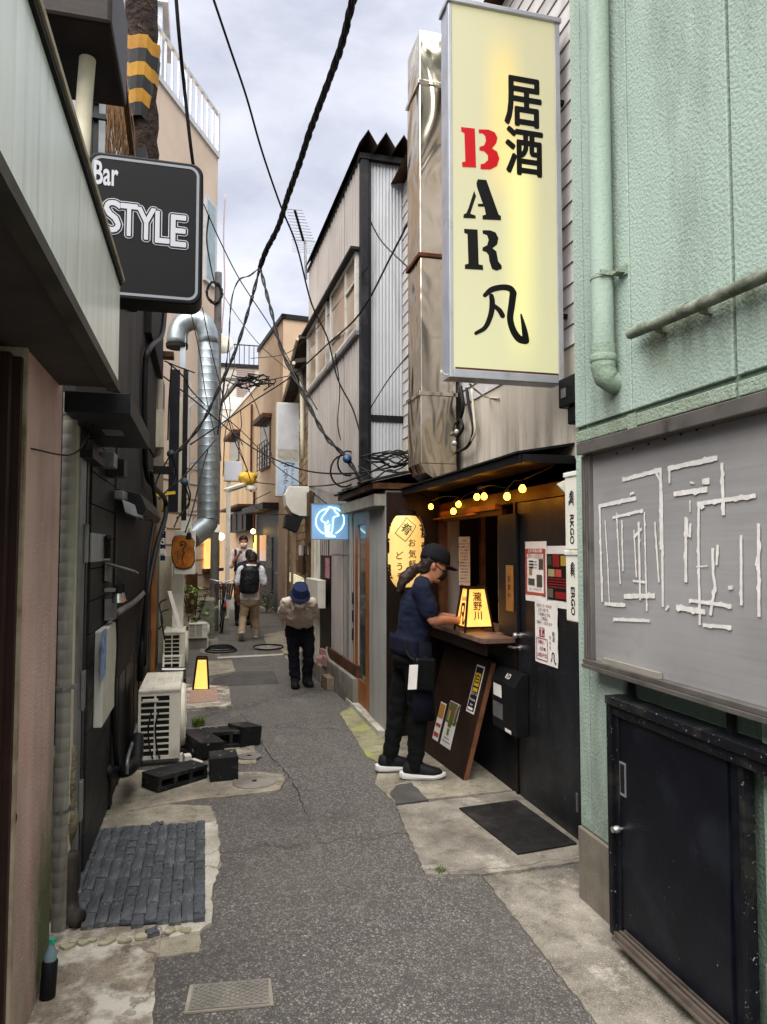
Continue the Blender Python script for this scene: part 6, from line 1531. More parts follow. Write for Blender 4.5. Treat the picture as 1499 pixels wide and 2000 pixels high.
# ------------------------------------------------------------------ air conditioners
M_acw = pm('aircon_shell', '#d6d1c3', '#cbc6b7', scale=2, rough=.55, dirt='#918a78', dsc=3, dlo=.5, dhi=.8)
M_acd = pm('aircon_inside', '#1a1918', '#262422', rough=.7)
def aircon(label, x0, x1, y0, y1, z0, z1, rows, cols=2, gx=(.06, .74), wide=True):
    t = thing('air_conditioner', label, 'air conditioner', ((x0 + x1) / 2, (y0 + y1) / 2, z0), 'air conditioner units along the left wall')
    w, h = x1 - x0, z1 - z0
    MB().box(x0 + .012, x1 - .03, y0 + .02, y1, z0 + .03, z1 - .012).build('core', M_acd, t)
    b = MB(); b.box(x0, x1, y0 - .006, y1 + .005, z1 - .012, z1 + .012); b.build('top', M_acw, t, bevel=.005)
    for k in range(4): MB().box(x0 + w * (.1 + .22 * k), x0 + w * (.1 + .22 * k) + .012, y0 + .03, y1 - .03, z1 + .012, z1 + .016).build('top_rib', M_acw, t)
    b = MB(); gx0, gx1 = x0 + w * gx[0], x0 + w * gx[1]; gz0, gz1 = z0 + h * .05, z0 + h * .93
    b.box(x0, gx0, y0, y0 + .02, z0, z1 - .012); b.box(gx1, x1, y0, y0 + .02, z0, z1 - .012); b.box(gx0, gx1, y0, y0 + .02, z0, gz0); b.box(gx0, gx1, y0, y0 + .02, gz1, z1 - .012)
    b.box(x0, x0 + .012, y0 + .02, y1, z0, z1 - .012); b.box(x1 - .03, x1, y0 + .02, y1, z0, z1 - .012); b.build('shell', M_acw, t)
    for r in range(1, rows): z = gz0 + (gz1 - gz0) * r / rows; MB().box(gx0, gx1, y0 + .002, y0 + .016, z - (.0055 if wide else .004), z + (.0055 if wide else .004)).build('grille_bar', M_acw, t)
    for c_ in range(1, cols): x = gx0 + (gx1 - gx0) * c_ / cols; MB().box(x - .007, x + .007, y0 + .001, y0 + .017, gz0, gz1).build('grille_bar', M_acw, t)
    ym, zm, R_ = y0 + (y1 - y0) * .42, z0 + h * .5, min(h * .46, (y1 - y0) * .40)
    b = MB(); b.lathe([(R_ + .012, 0), (R_ + .012, .02), (R_, .034), (R_ - .01, .034), (R_ - .012, .004)], (x1, ym, zm), (1, 0, 0), 30, capends=False); b.build('fan_ring', M_acw, t, smooth='auto')
    b = MB()
    for k in range(7): r = R_ * (k + 1) / 7.2; b.tube([(x1 + .030 + .006 * math.sin(k), ym + r * math.cos(2 * PI * i / 24), zm + r * math.sin(2 * PI * i / 24)) for i in range(24)], .0035, 4, closed=True)
    for k in range(8): a = PI * k / 8; b.tube([(x1 + .031, ym + R_ * math.cos(a), zm + R_ * math.sin(a)), (x1 + .031, ym - R_ * math.cos(a), zm - R_ * math.sin(a))], .004, 4)
    o = b.build('fan_guard', M_acw, t); o['kind'] = 'stuff'
    b = MB(); b.lathe([(0, 0), (R_ * .98, 0), (R_ * .98, .004), (0, .004)], (x1 + .002, ym, zm), (1, 0, 0), 24); b.build('fan_opening', pm('fan_shade', '#6f6c64', rough=.8), t)
    for yy in (y0 + .12, y1 - .12): MB().box(x0 + .03, x1 + .02, yy - .03, yy + .03, 0, z0).build('foot', M_whitepl, t)
    return t
A0, A1 = gnd(268, 1500), gnd(350, 1498)
yF_ = wx(367, 1400, A1.x).y
za = wy(310, 1500, A0.y).z + .045; zb2 = wy(310, 1350, A0.y).z
ac1 = aircon('nearest cream air conditioner with wide grille and round fan guard, by the black blocks', A0.x, A1.x, A0.y, A0.y + .78, .05, zb2, 10)
for dx in (.10, .15):
    b = MB(); b.tube(smoothpts([(A0.x + dx, A0.y - .012, .42), (A0.x + dx - .025, A0.y - .02, .30), (A0.x + dx - .015, A0.y - .018, .15), (A0.x + dx + .01, A0.y - .014, .06)], 5), .006, 6); b.build('cable', M_cable, ac1)
MB().box(A0.x + .03, A0.x + .14, A0.y - .012, A0.y, zb2 - .075, zb2 - .055).build('handle', M_acw, ac1)
Y2 = 9.7; x0, x1 = wy(319, 1270, Y2).x, wy(361, 1270, Y2).x; aircon('middle air conditioner, half hidden behind a white stool and a dark board', x0, x1, Y2, Y2 + .7, .05, wy(340, 1236, Y2).z, 8)
Y3 = 11.9; x0, x1 = wy(368, 1250, Y3).x, wy(405, 1250, Y3).x; aircon('farthest air conditioner with narrow louvres, beside the potted greenery', x0, x1, Y3, Y3 + .7, .18, wy(385, 1219, Y3).z, 14, gx=(.05, .72), wide=False)
MB().box(x0, x1, Y3 + .05, Y3 + .65, 0, .179).build('plinth', M_concrete); tag(bpy.data.objects['plinth.001'] if 'plinth.001' in bpy.data.objects else bpy.data.objects['plinth'], 'concrete base under the farthest air conditioner', 'plinth')
# white rim at the foot of the nearest unit, ball
for i, (x, y, sx, sy, sz2, rz) in enumerate(((366, 1500, .05, .07, .09, .2), (385, 1494, .03, .12, .03, .6), (352, 1503, .07, .03, .025, .1))):
    p = gnd(x, y); b = MB(); b.box(-sx / 2, sx / 2, -sy / 2, sy / 2, 0, sz2); o = b.build('pipe_offcut', M_whitepl, bevel=.006); o.location = p + Vector((0, 0, .008)); o.rotation_euler = (0, 0, rz); tag(o, ('square white pipe cap beside the fan guard', 'slim white pipe offcut on the ground by the black blocks', 'flat white plastic piece under the nearest air conditioner')[i], 'pipe offcut')
b = MB(); b.ball(gnd(402, 1516) + Vector((0, 0, .035)), .026, 14); tag(b.build('white_ball', pm('ball_white', '#dad8d2', rough=.4), smooth=True), 'small white ball lying by the black block', 'ball')
# black concrete blocks
M_blk = pm('black_block_paint', '#16181a', '#0f1113', scale=5, rough=.55, bump=.5, bsc=60, bd=.006, chips='#8d8a85', chsc=24, chlo=.655, dirt='#45433f', dsc=5)
def cblock(label, p, L_, W2, H2, rz, tilt=(0, 0), hollow=True, z=0.012):
    b = MB()
    if hollow: # holes run through the width
        t_ = .028; b.box(-L_ / 2, L_ / 2, -W2 / 2, W2 / 2, 0, t_); b.box(-L_ / 2, L_ / 2, -W2 / 2, W2 / 2, H2 - t_, H2)
        for k in range(4): x = -L_ / 2 + (L_ - t_) * k / 3; b.box(x, x + t_, -W2 / 2, W2 / 2, t_, H2 - t_)
        b.box(-L_ / 2 + t_, L_ / 2 - t_, .012, .03, t_, H2 - t_)
    else: b.box(-L_ / 2, L_ / 2, -W2 / 2, W2 / 2, 0, H2)
    o = b.build('concrete_block', M_blk, bevel=.004); o.location = (p.x, p.y, z); o.rotation_euler = (tilt[0], tilt[1], rz); return tag(o, label, 'block', 'black painted concrete blocks by the air conditioner')
cblock('long flat black hollow block nearest the camera', gnd(342, 1533), .40, .19, .10, math.radians(38), (.0, .03))
cblock('upright square black block beside the white ball', gnd(436, 1521), .19, .20, .16, math.radians(3), hollow=False)
cblock('tilted black block leaning by the fan guard', gnd(391, 1478) + Vector((0, .05, 0)), .21, .36, .12, math.radians(28), (.10, .12), False, .03)
cblock('black hollow block with two square holes facing the camera', gnd(437, 1466) + Vector((0, .12, 0)), .34, .20, .13, math.radians(4))
cblock('tilted end block with worn white edges, rightmost of the black blocks', gnd(477, 1462) + Vector((0, .12, 0)), .19, .22, .15, math.radians(30), (.0, .10), False)

# ================================================================== far left: tin house, wooden post, signs, tall beige building, duct
th = thing('tin_house', 'narrow house front with rusty pale corrugated tin, beyond the black building', 'house', (-.75, 8.7, 0))
MB().box(-2.6, -.62, 8.62, 11.2, 0, 4.1).build('wall', pm('grey_old_wall', '#8f8578', '#7b7165', rough=.85, dirt='#544b40', dsc=2, streak=True), th)
a, c = wy(290, 875, 8.55), wy(326, 700, 8.55)
corr((a.x, 8.56, 0), (1, 0, 0), c.x - a.x + .02, a.z - .1, c.z, (0, -1, 0), pitch=.075, amp=.018, mat=pm('rusty_tin', '#b9b3a6', '#a29b8d', scale=2, rough=.6, dirt='#7d4f30', dsc=5, dlo=.56, dhi=.74, streak=True), parent=th)
MB().box(a.x - .05, c.x + .08, 8.45, 8.62, c.z, c.z + .06).build('roof_edge', M_wood, th)
a, c = wy(294, 874, 8.45), wy(321, 802, 8.45); tag(MB().box(a.x, c.x, 8.42, 8.54, a.z, c.z).build('meter_cabinet', M_cream, bevel=.006), 'cream metal cabinet below the rusty corrugated tin', 'cabinet')
MB().box(a.x - .02, c.x + .12, 8.35, 8.5, a.z - .30, a.z - .22).build('shelf', M_blackm, th)
a, c = wy(328, 1000, 9.2), wy(352, 722, 9.2); bs_ = thing('black_sign', 'tall narrow blank black sign board with a cream edge, on the left', 'sign', (a.x, 9.2, a.z))
MB().box(a.x, c.x, 9.2, 9.3, a.z, c.z).build('face', pm('sign_dark', '#17171c', '#1f1f25', rough=.35), bs_); MB().box(c.x + .001, c.x + .04, 9.2, 9.3, a.z, c.z - .35).build('edge', M_cream, bs_); MB().box(c.x + .041, c.x + .10, 9.19, 9.32, a.z - .1, c.z).build('post', M_black, bs_)
a, c = wy(290, 1330, 8.25), wy(306, 1012, 8.25); b = MB(); b.box(a.x, c.x, 8.25, 8.36, 0, c.z); tag(b.build('wooden_post', M_orangewood, bevel=.004), 'orange varnished wooden post beside the black wall', 'post')
a, c = wy(306, 1300, 10.6), wy(336, 1085, 10.6); MB().box(a.x, c.x, 10.6, 10.7, 0, c.z).build('cream_pillar', M_cream, th, bevel=.006)
a, c = wy(336, 1240, 10.2), wy(360, 1090, 10.2); tag(MB().box(a.x, c.x, 10.2, 10.4, 0, c.z + .3).build('white_pillar', M_whitepl, bevel=.006), 'white pillar standing under the carved wooden sign', 'pillar')
a, c = wy(313, 1095, 8.8), wy(324, 1020, 8.8); nr = tag(MB().box(a.x, c.x, 8.80, 8.81, a.z, c.z).build('noren_cloth', pm('navy_cloth', '#1d2447', '#161b36', rough=.9)), 'navy cloth banner with white writing hanging by the wooden post', 'banner')
npn = Plane((a.x, 8.80, a.z), (1, 0, 0), (0, 0, 1)); q = MB(); vtext(q, 'やき鳥', npn, (c.x - a.x) * .5, (c.z - a.z) * .78, .09, .13, lift=.003, bold=.04); q.build('lettering', M_paper, nr, recalc=False)
# carved wooden sign
WY = 9.75
a, c = wy(340, 1122, WY + .03), wy(383, 1036, WY + .03); tag(MB().box(a.x, c.x, WY + .03, WY + .12, a.z, c.z).build('white_board', M_whitepl, bevel=.006), 'white board behind the carved wooden sign', 'board')
wsn = thing('wooden_sign', 'irregular carved wooden slab sign with one black brush character', 'sign', tuple(wy(359, 1112, WY)))
out = [(337, 1057), (342, 1048.5), (352, 1047), (364, 1048), (375, 1052), (380, 1060), (377.5, 1070), (379.5, 1080), (380, 1095), (373, 1107), (360, 1111), (345, 1108), (338, 1097), (335.5, 1082), (337, 1067)]
b = MB(); b.prism([wy(x, y, WY) for x, y in out], (0, .03, 0)); b.build('slab', pm('varnished_slab', '#b3702a', '#8c4f17', scale=8, rough=.35, bump=.1, bsc=20), wsn, bevel=.006)
b = MB(); b.prism([wy(359 + (x - 359) * 1.06, 1080 + (y - 1080) * 1.05, WY + .012) for x, y in out], (0, .022, 0)); b.build('bark_edge', M_darkwood, wsn)
wpn = Plane((0, WY, 0), (1, 0, 0), (0, 0, 1)); q = MB()
def wq(x, y): p = wy(x, y, WY); return p.x, p.z
brush(q, wpn, [wq(*p) for p in ((357, 1064), (353, 1066), (354, 1059), (360, 1058), (363, 1063), (359, 1070), (357, 1076), (360, 1080), (357, 1086), (356, 1096), (359, 1104))], [.02, .012, .014, .012, .014, .012, .010, .014, .012, .010, .006], .003)
for k in range(5): brush(q, wpn, [wq(346, 1076 + k * 5), wq(348, 1078 + k * 5)], [.006, .008], .003)
q.build('lettering', M_ink, wsn, recalc=False)
q = MB(); q.add([wpn.p(*wq(362 + 3 * math.cos(t * PI / 6), 1098 + 3 * math.sin(t * PI / 6)), .003) for t in range(12)], [tuple(range(12))]); q.build('seal_mark', pm('seal_red', '#c4552a', rough=.6), wsn, recalc=False)
p = wy(369, 1050, WY - .15); sp_ = thing('spot_lamp', 'small black spot lamp lighting the carved wooden sign', 'lamp', tuple(p)); b = MB(); b.lathe([(.014, .07), (.03, .05), (.038, -.02), (.0, -.015)], p, (.1, -.2, 1), 12); b.build('lamp_body', M_ink, sp_, smooth='auto'); b = MB(); b.tube([p + Vector((.0, 0, .06)), p + Vector((0, .1, .12)), p + Vector((0, .2, .12))], .006, 6); b.build('arm', M_ink, sp_)
a, c = wy(353, 1040, 9.9), wy(375, 1010, 9.9); tag(MB().box(a.x, c.x, 9.9, 10.05, a.z, c.z).build('junction_box', M_whitepl, bevel=.006), 'white junction box above the carved wooden sign', 'box')
# leaning white board, stool, dark board with paper
b = MB(); b.obox(wy(348, 1228, 9.4), wy(356, 1228, 9.4) - wy(348, 1228, 9.4), wy(327, 1155, 9.5) - wy(348, 1228, 9.4), (0, .05, 0)); tag(b.build('leaning_board', M_whitepl, bevel=.003), 'thin white board leaning above the middle air conditioner', 'board')
stl2 = thing('stool', 'white slatted folding stool in front of the middle air conditioner', 'stool', tuple(gnd(335, 1330)))
for k, py in enumerate((1280, 1293)): a, c = wy(318, py + 4, 9.0), wy(358 - k * 3, py, 9.0); MB().box(a.x, c.x, 8.98, 9.03, a.z, c.z).build('slat', M_whitepl, stl2)
a = wy(357, 1278, 9.0); b = MB(); b.bar(a, (a.x - .06, 8.9, 0.02), .02, .02); b.build('leg', M_whitepl, stl2); a = wy(320, 1278, 9.0); b = MB(); b.bar(a, (a.x, 8.9, 0.02), .02, .02); b.build('leg', M_whitepl, stl2)
tb = thing('dark_table', 'low dark board with a white printed sheet, behind the nearest air conditioner', 'table', tuple(gnd(335, 1355)))
c0, c1, c2x, c3 = wy(306, 1326, 7.3), wy(363, 1326, 7.3), wy(364, 1303, 8.3), wy(318, 1303, 8.3)
b = MB(); b.prism([c0, c1, c2x, c3], (0, 0, -.03)); b.build('top', M_blackm, tb)
for p in (c0, c1, c2x, c3): MB().box(p.x - .02 - (.02 if p in (c1, c2x) else -.02), p.x + .02 - (.02 if p in (c1, c2x) else -.02), p.y - .01, p.y + .03, 0, p.z - .03).build('leg', M_black, tb)
up3 = Vector((0, 0, .003)); b = MB(); b.prism([wy(316, 1313, 7.75) + Vector((0, 0, .02)), wy(358, 1313, 7.75) + Vector((0, 0, .02)), c2x.lerp(c1, .15) + up3, c3.lerp(c0, .15) + up3], (0, 0, .002)); sh = b.build('paper_sheet', M_paper, tb)
# floor lamp
FYl = 8.35
fl2 = thing('floor_lantern', 'glowing trapezoid paper floor lamp standing on the pavement', 'lamp', tuple(gnd(392, 1350)))
q4 = [wy(x, y, FYl) for x, y in ((377, 1348), (408, 1348), (405, 1287), (385, 1287))]
b = MB(); ins = [wy(x, y, FYl + .004) for x, y in ((379.5, 1346), (406, 1346), (403.5, 1290), (387, 1290))]; b.prism(ins, (0, .16, 0)); b.build('lamp_shade', emis('floor_shade', '#ffb84a', .75, '#ffd070', 5, base='#d0a868'), fl2)
for i in range(4):
    b = MB(); b.bar(q4[i], q4[(i + 1) % 4], .02, .02, up=(0, 1, 0)); b.build('rail', M_darkwood, fl2); b = MB(); b.bar(q4[i] + Vector((0, .17, 0)), q4[(i + 1) % 4] + Vector((0, .17, 0)), .02, .02, up=(0, 1, 0)); b.build('rail', M_darkwood, fl2)
for i in (0, 1):
    for dy in (.0, .17): p = q4[i] + Vector((.03 if i == 0 else -.03, dy, 0)); MB().box(p.x - .01, p.x + .01, p.y - .01, p.y + .01, .03, p.z).build('leg', M_darkwood, fl2)
# greenery and grey cabinet
def leafy(name, label, c, rx, ry, h, n, size, mat):
    t = thing(name, label, 'plant', tuple(c)); b = MB(); rr = random.Random(int(c.y * 10))
    for k in range(n):
        z = rr.uniform(.05, 1); a = rr.uniform(0, 2 * PI); r = rr.random() ** .5 * (.5 + .5 * math.sin(z * PI)); p = c + Vector((rx * r * math.cos(a), ry * r * math.sin(a), h * z))
        d = Vector((math.cos(a), math.sin(a), rr.uniform(-.6, .5))).normalized(); s_ = size * rr.uniform(.6, 1.2); w = Vector((-math.sin(a), math.cos(a), rr.uniform(-.4, .4))).normalized() * s_ * .28
        b.add([p, p + d * s_ * .5 + w, p + d * s_, p + d * s_ * .5 - w], [(0, 1, 2, 3)], rr.randint(0, 1))
    o = b.build('foliage', [mat, pm('leaf_light', '#5f7a38', '#7c9450', scale=10, rough=.6)], t, recalc=False); o['kind'] = 'stuff'
    b = MB()
    for k in range(5): a = k * 1.26; b.tube([c, c + Vector((rx * .3 * math.cos(a), ry * .3 * math.sin(a), h * .5)), c + Vector((rx * .6 * math.cos(a), ry * .6 * math.sin(a), h * .85))], .008, 5)
    b.build('stem', M_wood, t); return t
M_leaf = pm('leaf_dark', '#2c4420', '#3f5a2b', scale=10, rough=.55)
leafy('potted_shrub', 'leafy green shrub growing between the white pillar and grey cabinet', gnd(377, 1262), .34, .25, 1.0, 420, .11, M_leaf)
leafy('small_plant', 'small pot plant at the foot of the dark shop front', Vector((1.55, 18.3, 0)), .22, .2, .55, 120, .10, M_leaf)
a, c = wy(389, 1240, 13.2), wy(420, 1172, 13.2); tag(MB().box(a.x, c.x, 13.2, 14.0, 0, c.z).build('storage_cabinet', pm('cabinet_grey', '#77756d', '#68665f', rough=.6, dirt='#4b4841', dsc=3), bevel=.01), 'grey storage cabinet standing by the utility pole', 'cabinet')
# cables lying on the road
for i, (x, y, rx_, lab) in enumerate(((432, 1272, .20, 'coil of black cable lying on the road by the air conditioners'), (524, 1266, .20, 'dark cable ring lying on the road in the middle of the alley'))):
    c = gnd(x, y); b = MB()
    for k in range(3 if i == 0 else 1): b.tube([(c.x + rx_ * (1 - .12 * k) * math.cos(t * PI / 12) * 1.2, c.y + rx_ * 1.6 * (1 - .15 * k) * math.sin(t * PI / 12) + .1 * k, .02 + .012 * k) for t in range(24)], .012, 6, closed=True)
    tag(b.build('cable_coil', M_cable, smooth=True), lab, 'cable')

# ================================================================== tall beige building with the railing, on the far left
TB = wy(425, 400, 15.5); TB.z = 0
TD = Vector((-.421, -.907, 0)); TNN = Vector((.907, -.421, 0))
tb_ = thing('tall_beige_building', 'tall beige building with a white roof railing on the left', 'building', tuple(TB))
zdeck = wy(425, 310, 15.5).z; zrail = wy(425, 222, 15.5).z
M_be3 = pm('pale_beige_render', '#c8b6a3', '#bca996', scale=1, rough=.85, dirt='#9c8871', dsc=1.5, streak=True, damt=.7)
b = MB(); b.prism([TB, TB + TD * 6, TB + TD * 6 - TNN * 4, TB + Vector((-.3, 4, 0))], (0, 0, zdeck)); b.build('wall', M_be3, tb_)
def tbx(s0, s1, z0, z1, d0, d1, name, mat, parent=None):
    b = MB(); b.obox(TB + TD * s0 + TNN * d0 + Vector((0, 0, z0)), TD * (s1 - s0), TNN * (d1 - d0), Vector((0, 0, z1 - z0))); return b.build(name, mat, parent or tb_)
M_rail = pm('white_rail', '#c6c8ca', '#b4b6b8', rough=.45, metal=.3)
tbx(0, 6, zdeck, zdeck + .12, -.05, .04, 'roof_edge', M_rail)
rl = tbx(0, 6, zrail - .05, zrail, -.03, .03, 'railing', M_rail)
k = 0.0
while k < 6: tbx(k, k + .035, zdeck + .12, zrail - .05, -.02, .015, 'railing_bar', M_rail, rl); k += .26
for k in (0, 1.5, 3.0, 4.5): tbx(k, k + .08, zdeck + .12, zrail, -.035, .04, 'railing_post', M_rail, rl)
q0, q1 = hitp(424, 400, TB, TNN), hitp(398, 400, TB, TNN); s0, s1 = (q0 - TB).dot(TD) + .12, (q1 - TB).dot(TD); z0, z1 = hitp(412, 560, TB, TNN).z, hitp(412, 395, TB, TNN).z
w = tbx(s0, s1, z0, z1, .0, .06, 'window', M_rail); tbx(s0 + .08, s1 - .08, z0 + .08, z1 - .08, .06, .064, 'pane', pm('blue_glass', '#8fa3a6', '#7d9194', rough=.1), w)
# penthouse
pa, pc_ = wy(270, 100, 17.0), wy(318, 8, 17.0)
MB().box(pa.x - .8, pc_.x, 17.0, 19, zdeck, pc_.z).build('penthouse', pm('pale_blue_panel', '#aeb4bb', '#9fa5ad', rough=.6), tb_); MB().box(pa.x - .9, pc_.x + .12, 16.9, 19.1, pc_.z, pc_.z + .25).build('penthouse_roof', M_rail, tb_)
# ground floor lit windows
def tq2(x, y): p = hitp(x, y, TB, TNN); return (p - TB).dot(TD), p.z
for (x0, y0, x1, y1, mt, nm_) in ((397, 1052, 412, 1110, emis('lit_window', '#ffae52', .8, '#ffcf8a', 3, base='#b98a55'), 'lit_window'), (416, 1056, 425, 1106, emis('lit_sign', '#e8b34a', .6, '#6b4d1a', 30, base='#a98235'), 'lit_sign'), (362, 1120, 380, 1190, M_wood, 'lattice')):
    a = tq2(x1, y1); c = tq2(x0, y0); tbx(a[0], c[0], a[1], c[1], .02, .06, nm_, mt)
for (x0, y0, x1, y1) in ((395, 1046, 427, 1051), (395, 1111, 427, 1115)): a = tq2(x1, y1); c = tq2(x0, y0); tbx(a[0], c[0], a[1], c[1], .0, .12, 'window_frame', M_wood)
a = tq2(424, 955); b = MB(); b.ball(wy(432, 1048, 14.6), .07, 8); tag(b.build('wall_lamp', emis('lamp_warm2', '#ffe2a0', 12.0), smooth=True), 'small glaring lamp beside the utility pole', 'lamp')
for k in range(10): s = .5 + k * .3; tbx(.1, 2.6, s, s + .012, .001, .012, 'wall_joint', pm('joint_line', '#9a846a', rough=.9))

# galvanised duct
gd = thing('round_duct', 'galvanised spiral duct rising along the beige wall and bending over the roofs', 'duct', tuple(wy(407, 1010, 11)))
gp = [wy(x, y, 11.0) for x, y in ((346, 672), (347, 655), (352, 638), (366, 627), (384, 625), (397, 632), (405, 650), (407, 670))]
M_gal = M_galv
b = MB(); b.tube(smoothpts(gp[:8], 2), [.155] * 15, 18); b.build('duct_bend', M_gal, gd, smooth=True)
yb = 670
zt0 = wy(407, 672, 11.0); zb0 = wy(406, 1012, 11.0)
n_ = 22
for k in range(n_):
    p, q_ = zt0.lerp(zb0, k / n_), zt0.lerp(zb0, (k + 1) / n_); b = MB(); b.lathe([(.158, 0), (.155, .012), (.155, (p - q_).length - .002)], q_, p - q_, 20); b.build('duct_section', M_gal, gd, smooth='auto')
p3 = [zb0, wy(405, 1022, 11.0), wy(396, 1034, 10.9), wy(384, 1042, 10.8), wy(372, 1052, 10.7)]
b = MB(); b.tube(p3, [.157, .158, .16, .158, .155], 18); b.build('duct_elbow', M_gal, gd, smooth='auto')
b = MB(); b.lathe([(.16, 0), (.165, .06), (.13, .07), (0, .05)], gp[0] + Vector((0, 0, -.06)), (0, 0, 1), 18); b.build('duct_mouth', M_ink, gd, smooth='auto')
for px in (357,):
    a, c = wy(px, 720, 10.95), wy(px, 612, 10.95); MB().box(a.x - .04, a.x + .04, 10.9, 10.95, a.z, c.z).build('strut', M_galv, gd)
for py in (775, 905, 1000): a = wy(372, py, 11.0); b = MB(); b.bar(a, wy(392, py - 2, 11.0), .03, .03); b.bar(wy(370, py + 22, 11.0), wy(390, py, 11.0), .02, .02); b.build('bracket', M_galv, gd)
a, c = wy(367, 1060, 11.05), wy(374, 720, 11.05); MB().box(a.x, c.x, 11.05, 11.1, a.z, c.z).build('strut', M_galv, gd)

# utility pole with brackets and cable coil
pb_ = gnd(418, 1232); up_ = thing('utility_pole', 'slim grey utility pole with wire brackets behind the galvanised duct', 'pole', tuple(pb_))
zt3 = wy(421, 532, pb_.y).z; b = MB(); b.lathe([(.088, 0), (.085, 3), (.07, zt3)], (pb_.x, pb_.y, 0), n=14); b.build('pole', pm('pole_grey', '#6c6a67', '#5b5956', scale=2, rough=.85, dirt='#444240', dsc=3), up_, smooth='auto')
cz = wy(419, 575, pb_.y); b = MB()
for k in range(7): rr = random.Random(k); b.tube([cz + Vector((.16 * math.cos(t * PI / 8) * rr.uniform(.8, 1.1), -.1 + rr.uniform(-.04, .04), .22 * math.sin(t * PI / 8) * rr.uniform(.8, 1.1))) for t in range(16)], .012, 5, closed=True)
b.build('cable_coil', M_cable, up_)
for py in (741, 790): a = wy(428, py, pb_.y); c = wy(505, py + (0 if py < 760 else 40), pb_.y - .4); b = MB(); b.bar(a, wy(480 if py < 760 else 468, 741, pb_.y - .4), .06, .06); b.build('arm', M_galv, up_)
cz = wy(492, 746, pb_.y - .4); b = MB(); rr = random.Random(5)
for k in range(26): q0 = cz + Vector((rr.uniform(-.35, .35), rr.uniform(-.1, .1), rr.uniform(-.07, .07))); b.tube(smoothpts([q0, q0 + Vector((rr.uniform(-.25, .25), 0, rr.uniform(-.1, .1))), q0 + Vector((rr.uniform(-.3, .3), 0, rr.uniform(-.12, .12)))], 3), .012, 4)
o = b.build('wire_tangle', M_cable, up_); o['kind'] = 'stuff'
MB().box(pb_.x - .05, pb_.x + .09, pb_.y - .095, pb_.y - .09, 1.95, 2.1).build('notice', M_paper, up_)
# satellite dish
b = MB(); b.lathe([(0, .03), (.12, .02), (.2, -.01), (.21, -.02), (.12, .0), (0, .01)], wy(437, 672, 15), (-.3, -1, .25), 20); tag(b.build('satellite_dish', M_whitepl, smooth=True), 'pale round satellite dish beside the beige building corner', 'dish')

# bicycle
by = gnd(436, 1236); bk = thing('bicycle', 'parked city bicycle with a brown front basket beside the utility pole', 'bicycle', (by.x, by.y, 0))
bx_, y0, y1 = by.x, by.y, by.y + 1.05
lean = .03
for nm_, yy in (('wheel', y0), ('wheel', y1)):
    b = MB(); b.tube([(bx_ + .03 * math.sin(t * PI / 14) , yy + .31 * math.cos(t * PI / 14), .32 + .31 * math.sin(t * PI / 14)) for t in range(28)], .018, 6, closed=True); wh = b.build(nm_, M_rubber, bk, smooth=True)
    b = MB(); b.tube([(bx_ + .03 * math.sin(t * PI / 14), yy + .285 * math.cos(t * PI / 14), .32 + .285 * math.sin(t * PI / 14)) for t in range(28)], .009, 5, closed=True); b.build('rim', M_alu, wh)
    b = MB()
    for k in range(10): a = k * PI / 5; b.tube([(bx_, yy, .32), (bx_ + .03 * math.sin(a), yy + .28 * math.cos(a), .32 + .28 * math.sin(a))], .003, 4)
    b.build('spokes', M_alu, wh)['kind'] = 'stuff'
b = MB(); hd0, hd1 = Vector((bx_, y0 + .10, .62)), Vector((bx_, y0 + .16, .92)); st0, bbk = Vector((bx_, y0 + .68, .78)), Vector((bx_, y0 + .60, .28))
for p, q_, r in ((hd0, hd1, .018), (hd0, bbk, .018), (bbk, st0, .016), (bbk, Vector((bx_ + .05, y1, .32)), .01), (st0, Vector((bx_ + .05, y1, .32)), .009), (Vector((bx_ - .05, y0, .32)), hd0 + Vector((-.05, 0, 0)), .011), (Vector((bx_ + .05, y0, .32)), hd0 + Vector((.05, 0, 0)), .011)): b.tube([p, q_], r, 8)
b.build('frame', pm('bike_black', '#1d1b1d', rough=.35), bk, smooth='auto')
b = MB(); b.tube(smoothpts([(bx_ - .28, y0 + .32, 1.0), (bx_ - .24, y0 + .2, 1.02), (bx_ - .08, y0 + .14, .98), (bx_, y0 + .15, .95), (bx_ + .08, y0 + .14, .98), (bx_ + .24, y0 + .2, 1.02), (bx_ + .28, y0 + .32, 1.0)], 4), .012, 8); b.build('handlebar', M_alu, bk, smooth=True)
b = MB(); b.box(bx_ - .07, bx_ + .07, y0 + .58, y0 + .82, .80, .86); b.build('saddle', M_black, bk, bevel=.02)
b = MB()
def bask(z): w = .13 + .05 * (z - .66) / .28; return [(bx_ - w, y0 - .26, z), (bx_ + w, y0 - .26, z), (bx_ + w, y0 + .04, z), (bx_ - w, y0 + .04, z)]
for k in range(9): z = .66 + .28 * k / 8; r_ = bask(z); b.tube(r_, .007, 4, closed=True)
for i in range(4):
    for t_ in range(7): lo_, hi_ = bask(.66), bask(.94); p = Vector(lo_[i]).lerp(Vector(lo_[(i + 1) % 4]), t_ / 7); q_ = Vector(hi_[i]).lerp(Vector(hi_[(i + 1) % 4]), t_ / 7); b.tube([p, q_], .006, 4)
b.prism(bask(.655), (0, 0, .006)); b.build('basket', pm('basket_brown', '#3d2822', '#2e1d18', rough=.7), bk)['kind'] = 'stuff'
b = MB(); b.tube([(bx_, y0 + .33 * math.cos(t), .32 + .34 * math.sin(t)) for t in [.5 + .22 * i for i in range(11)]], .022, 6); b.build('mudguard', pm('bike_guard', '#2a2325', rough=.4), bk, smooth=True)
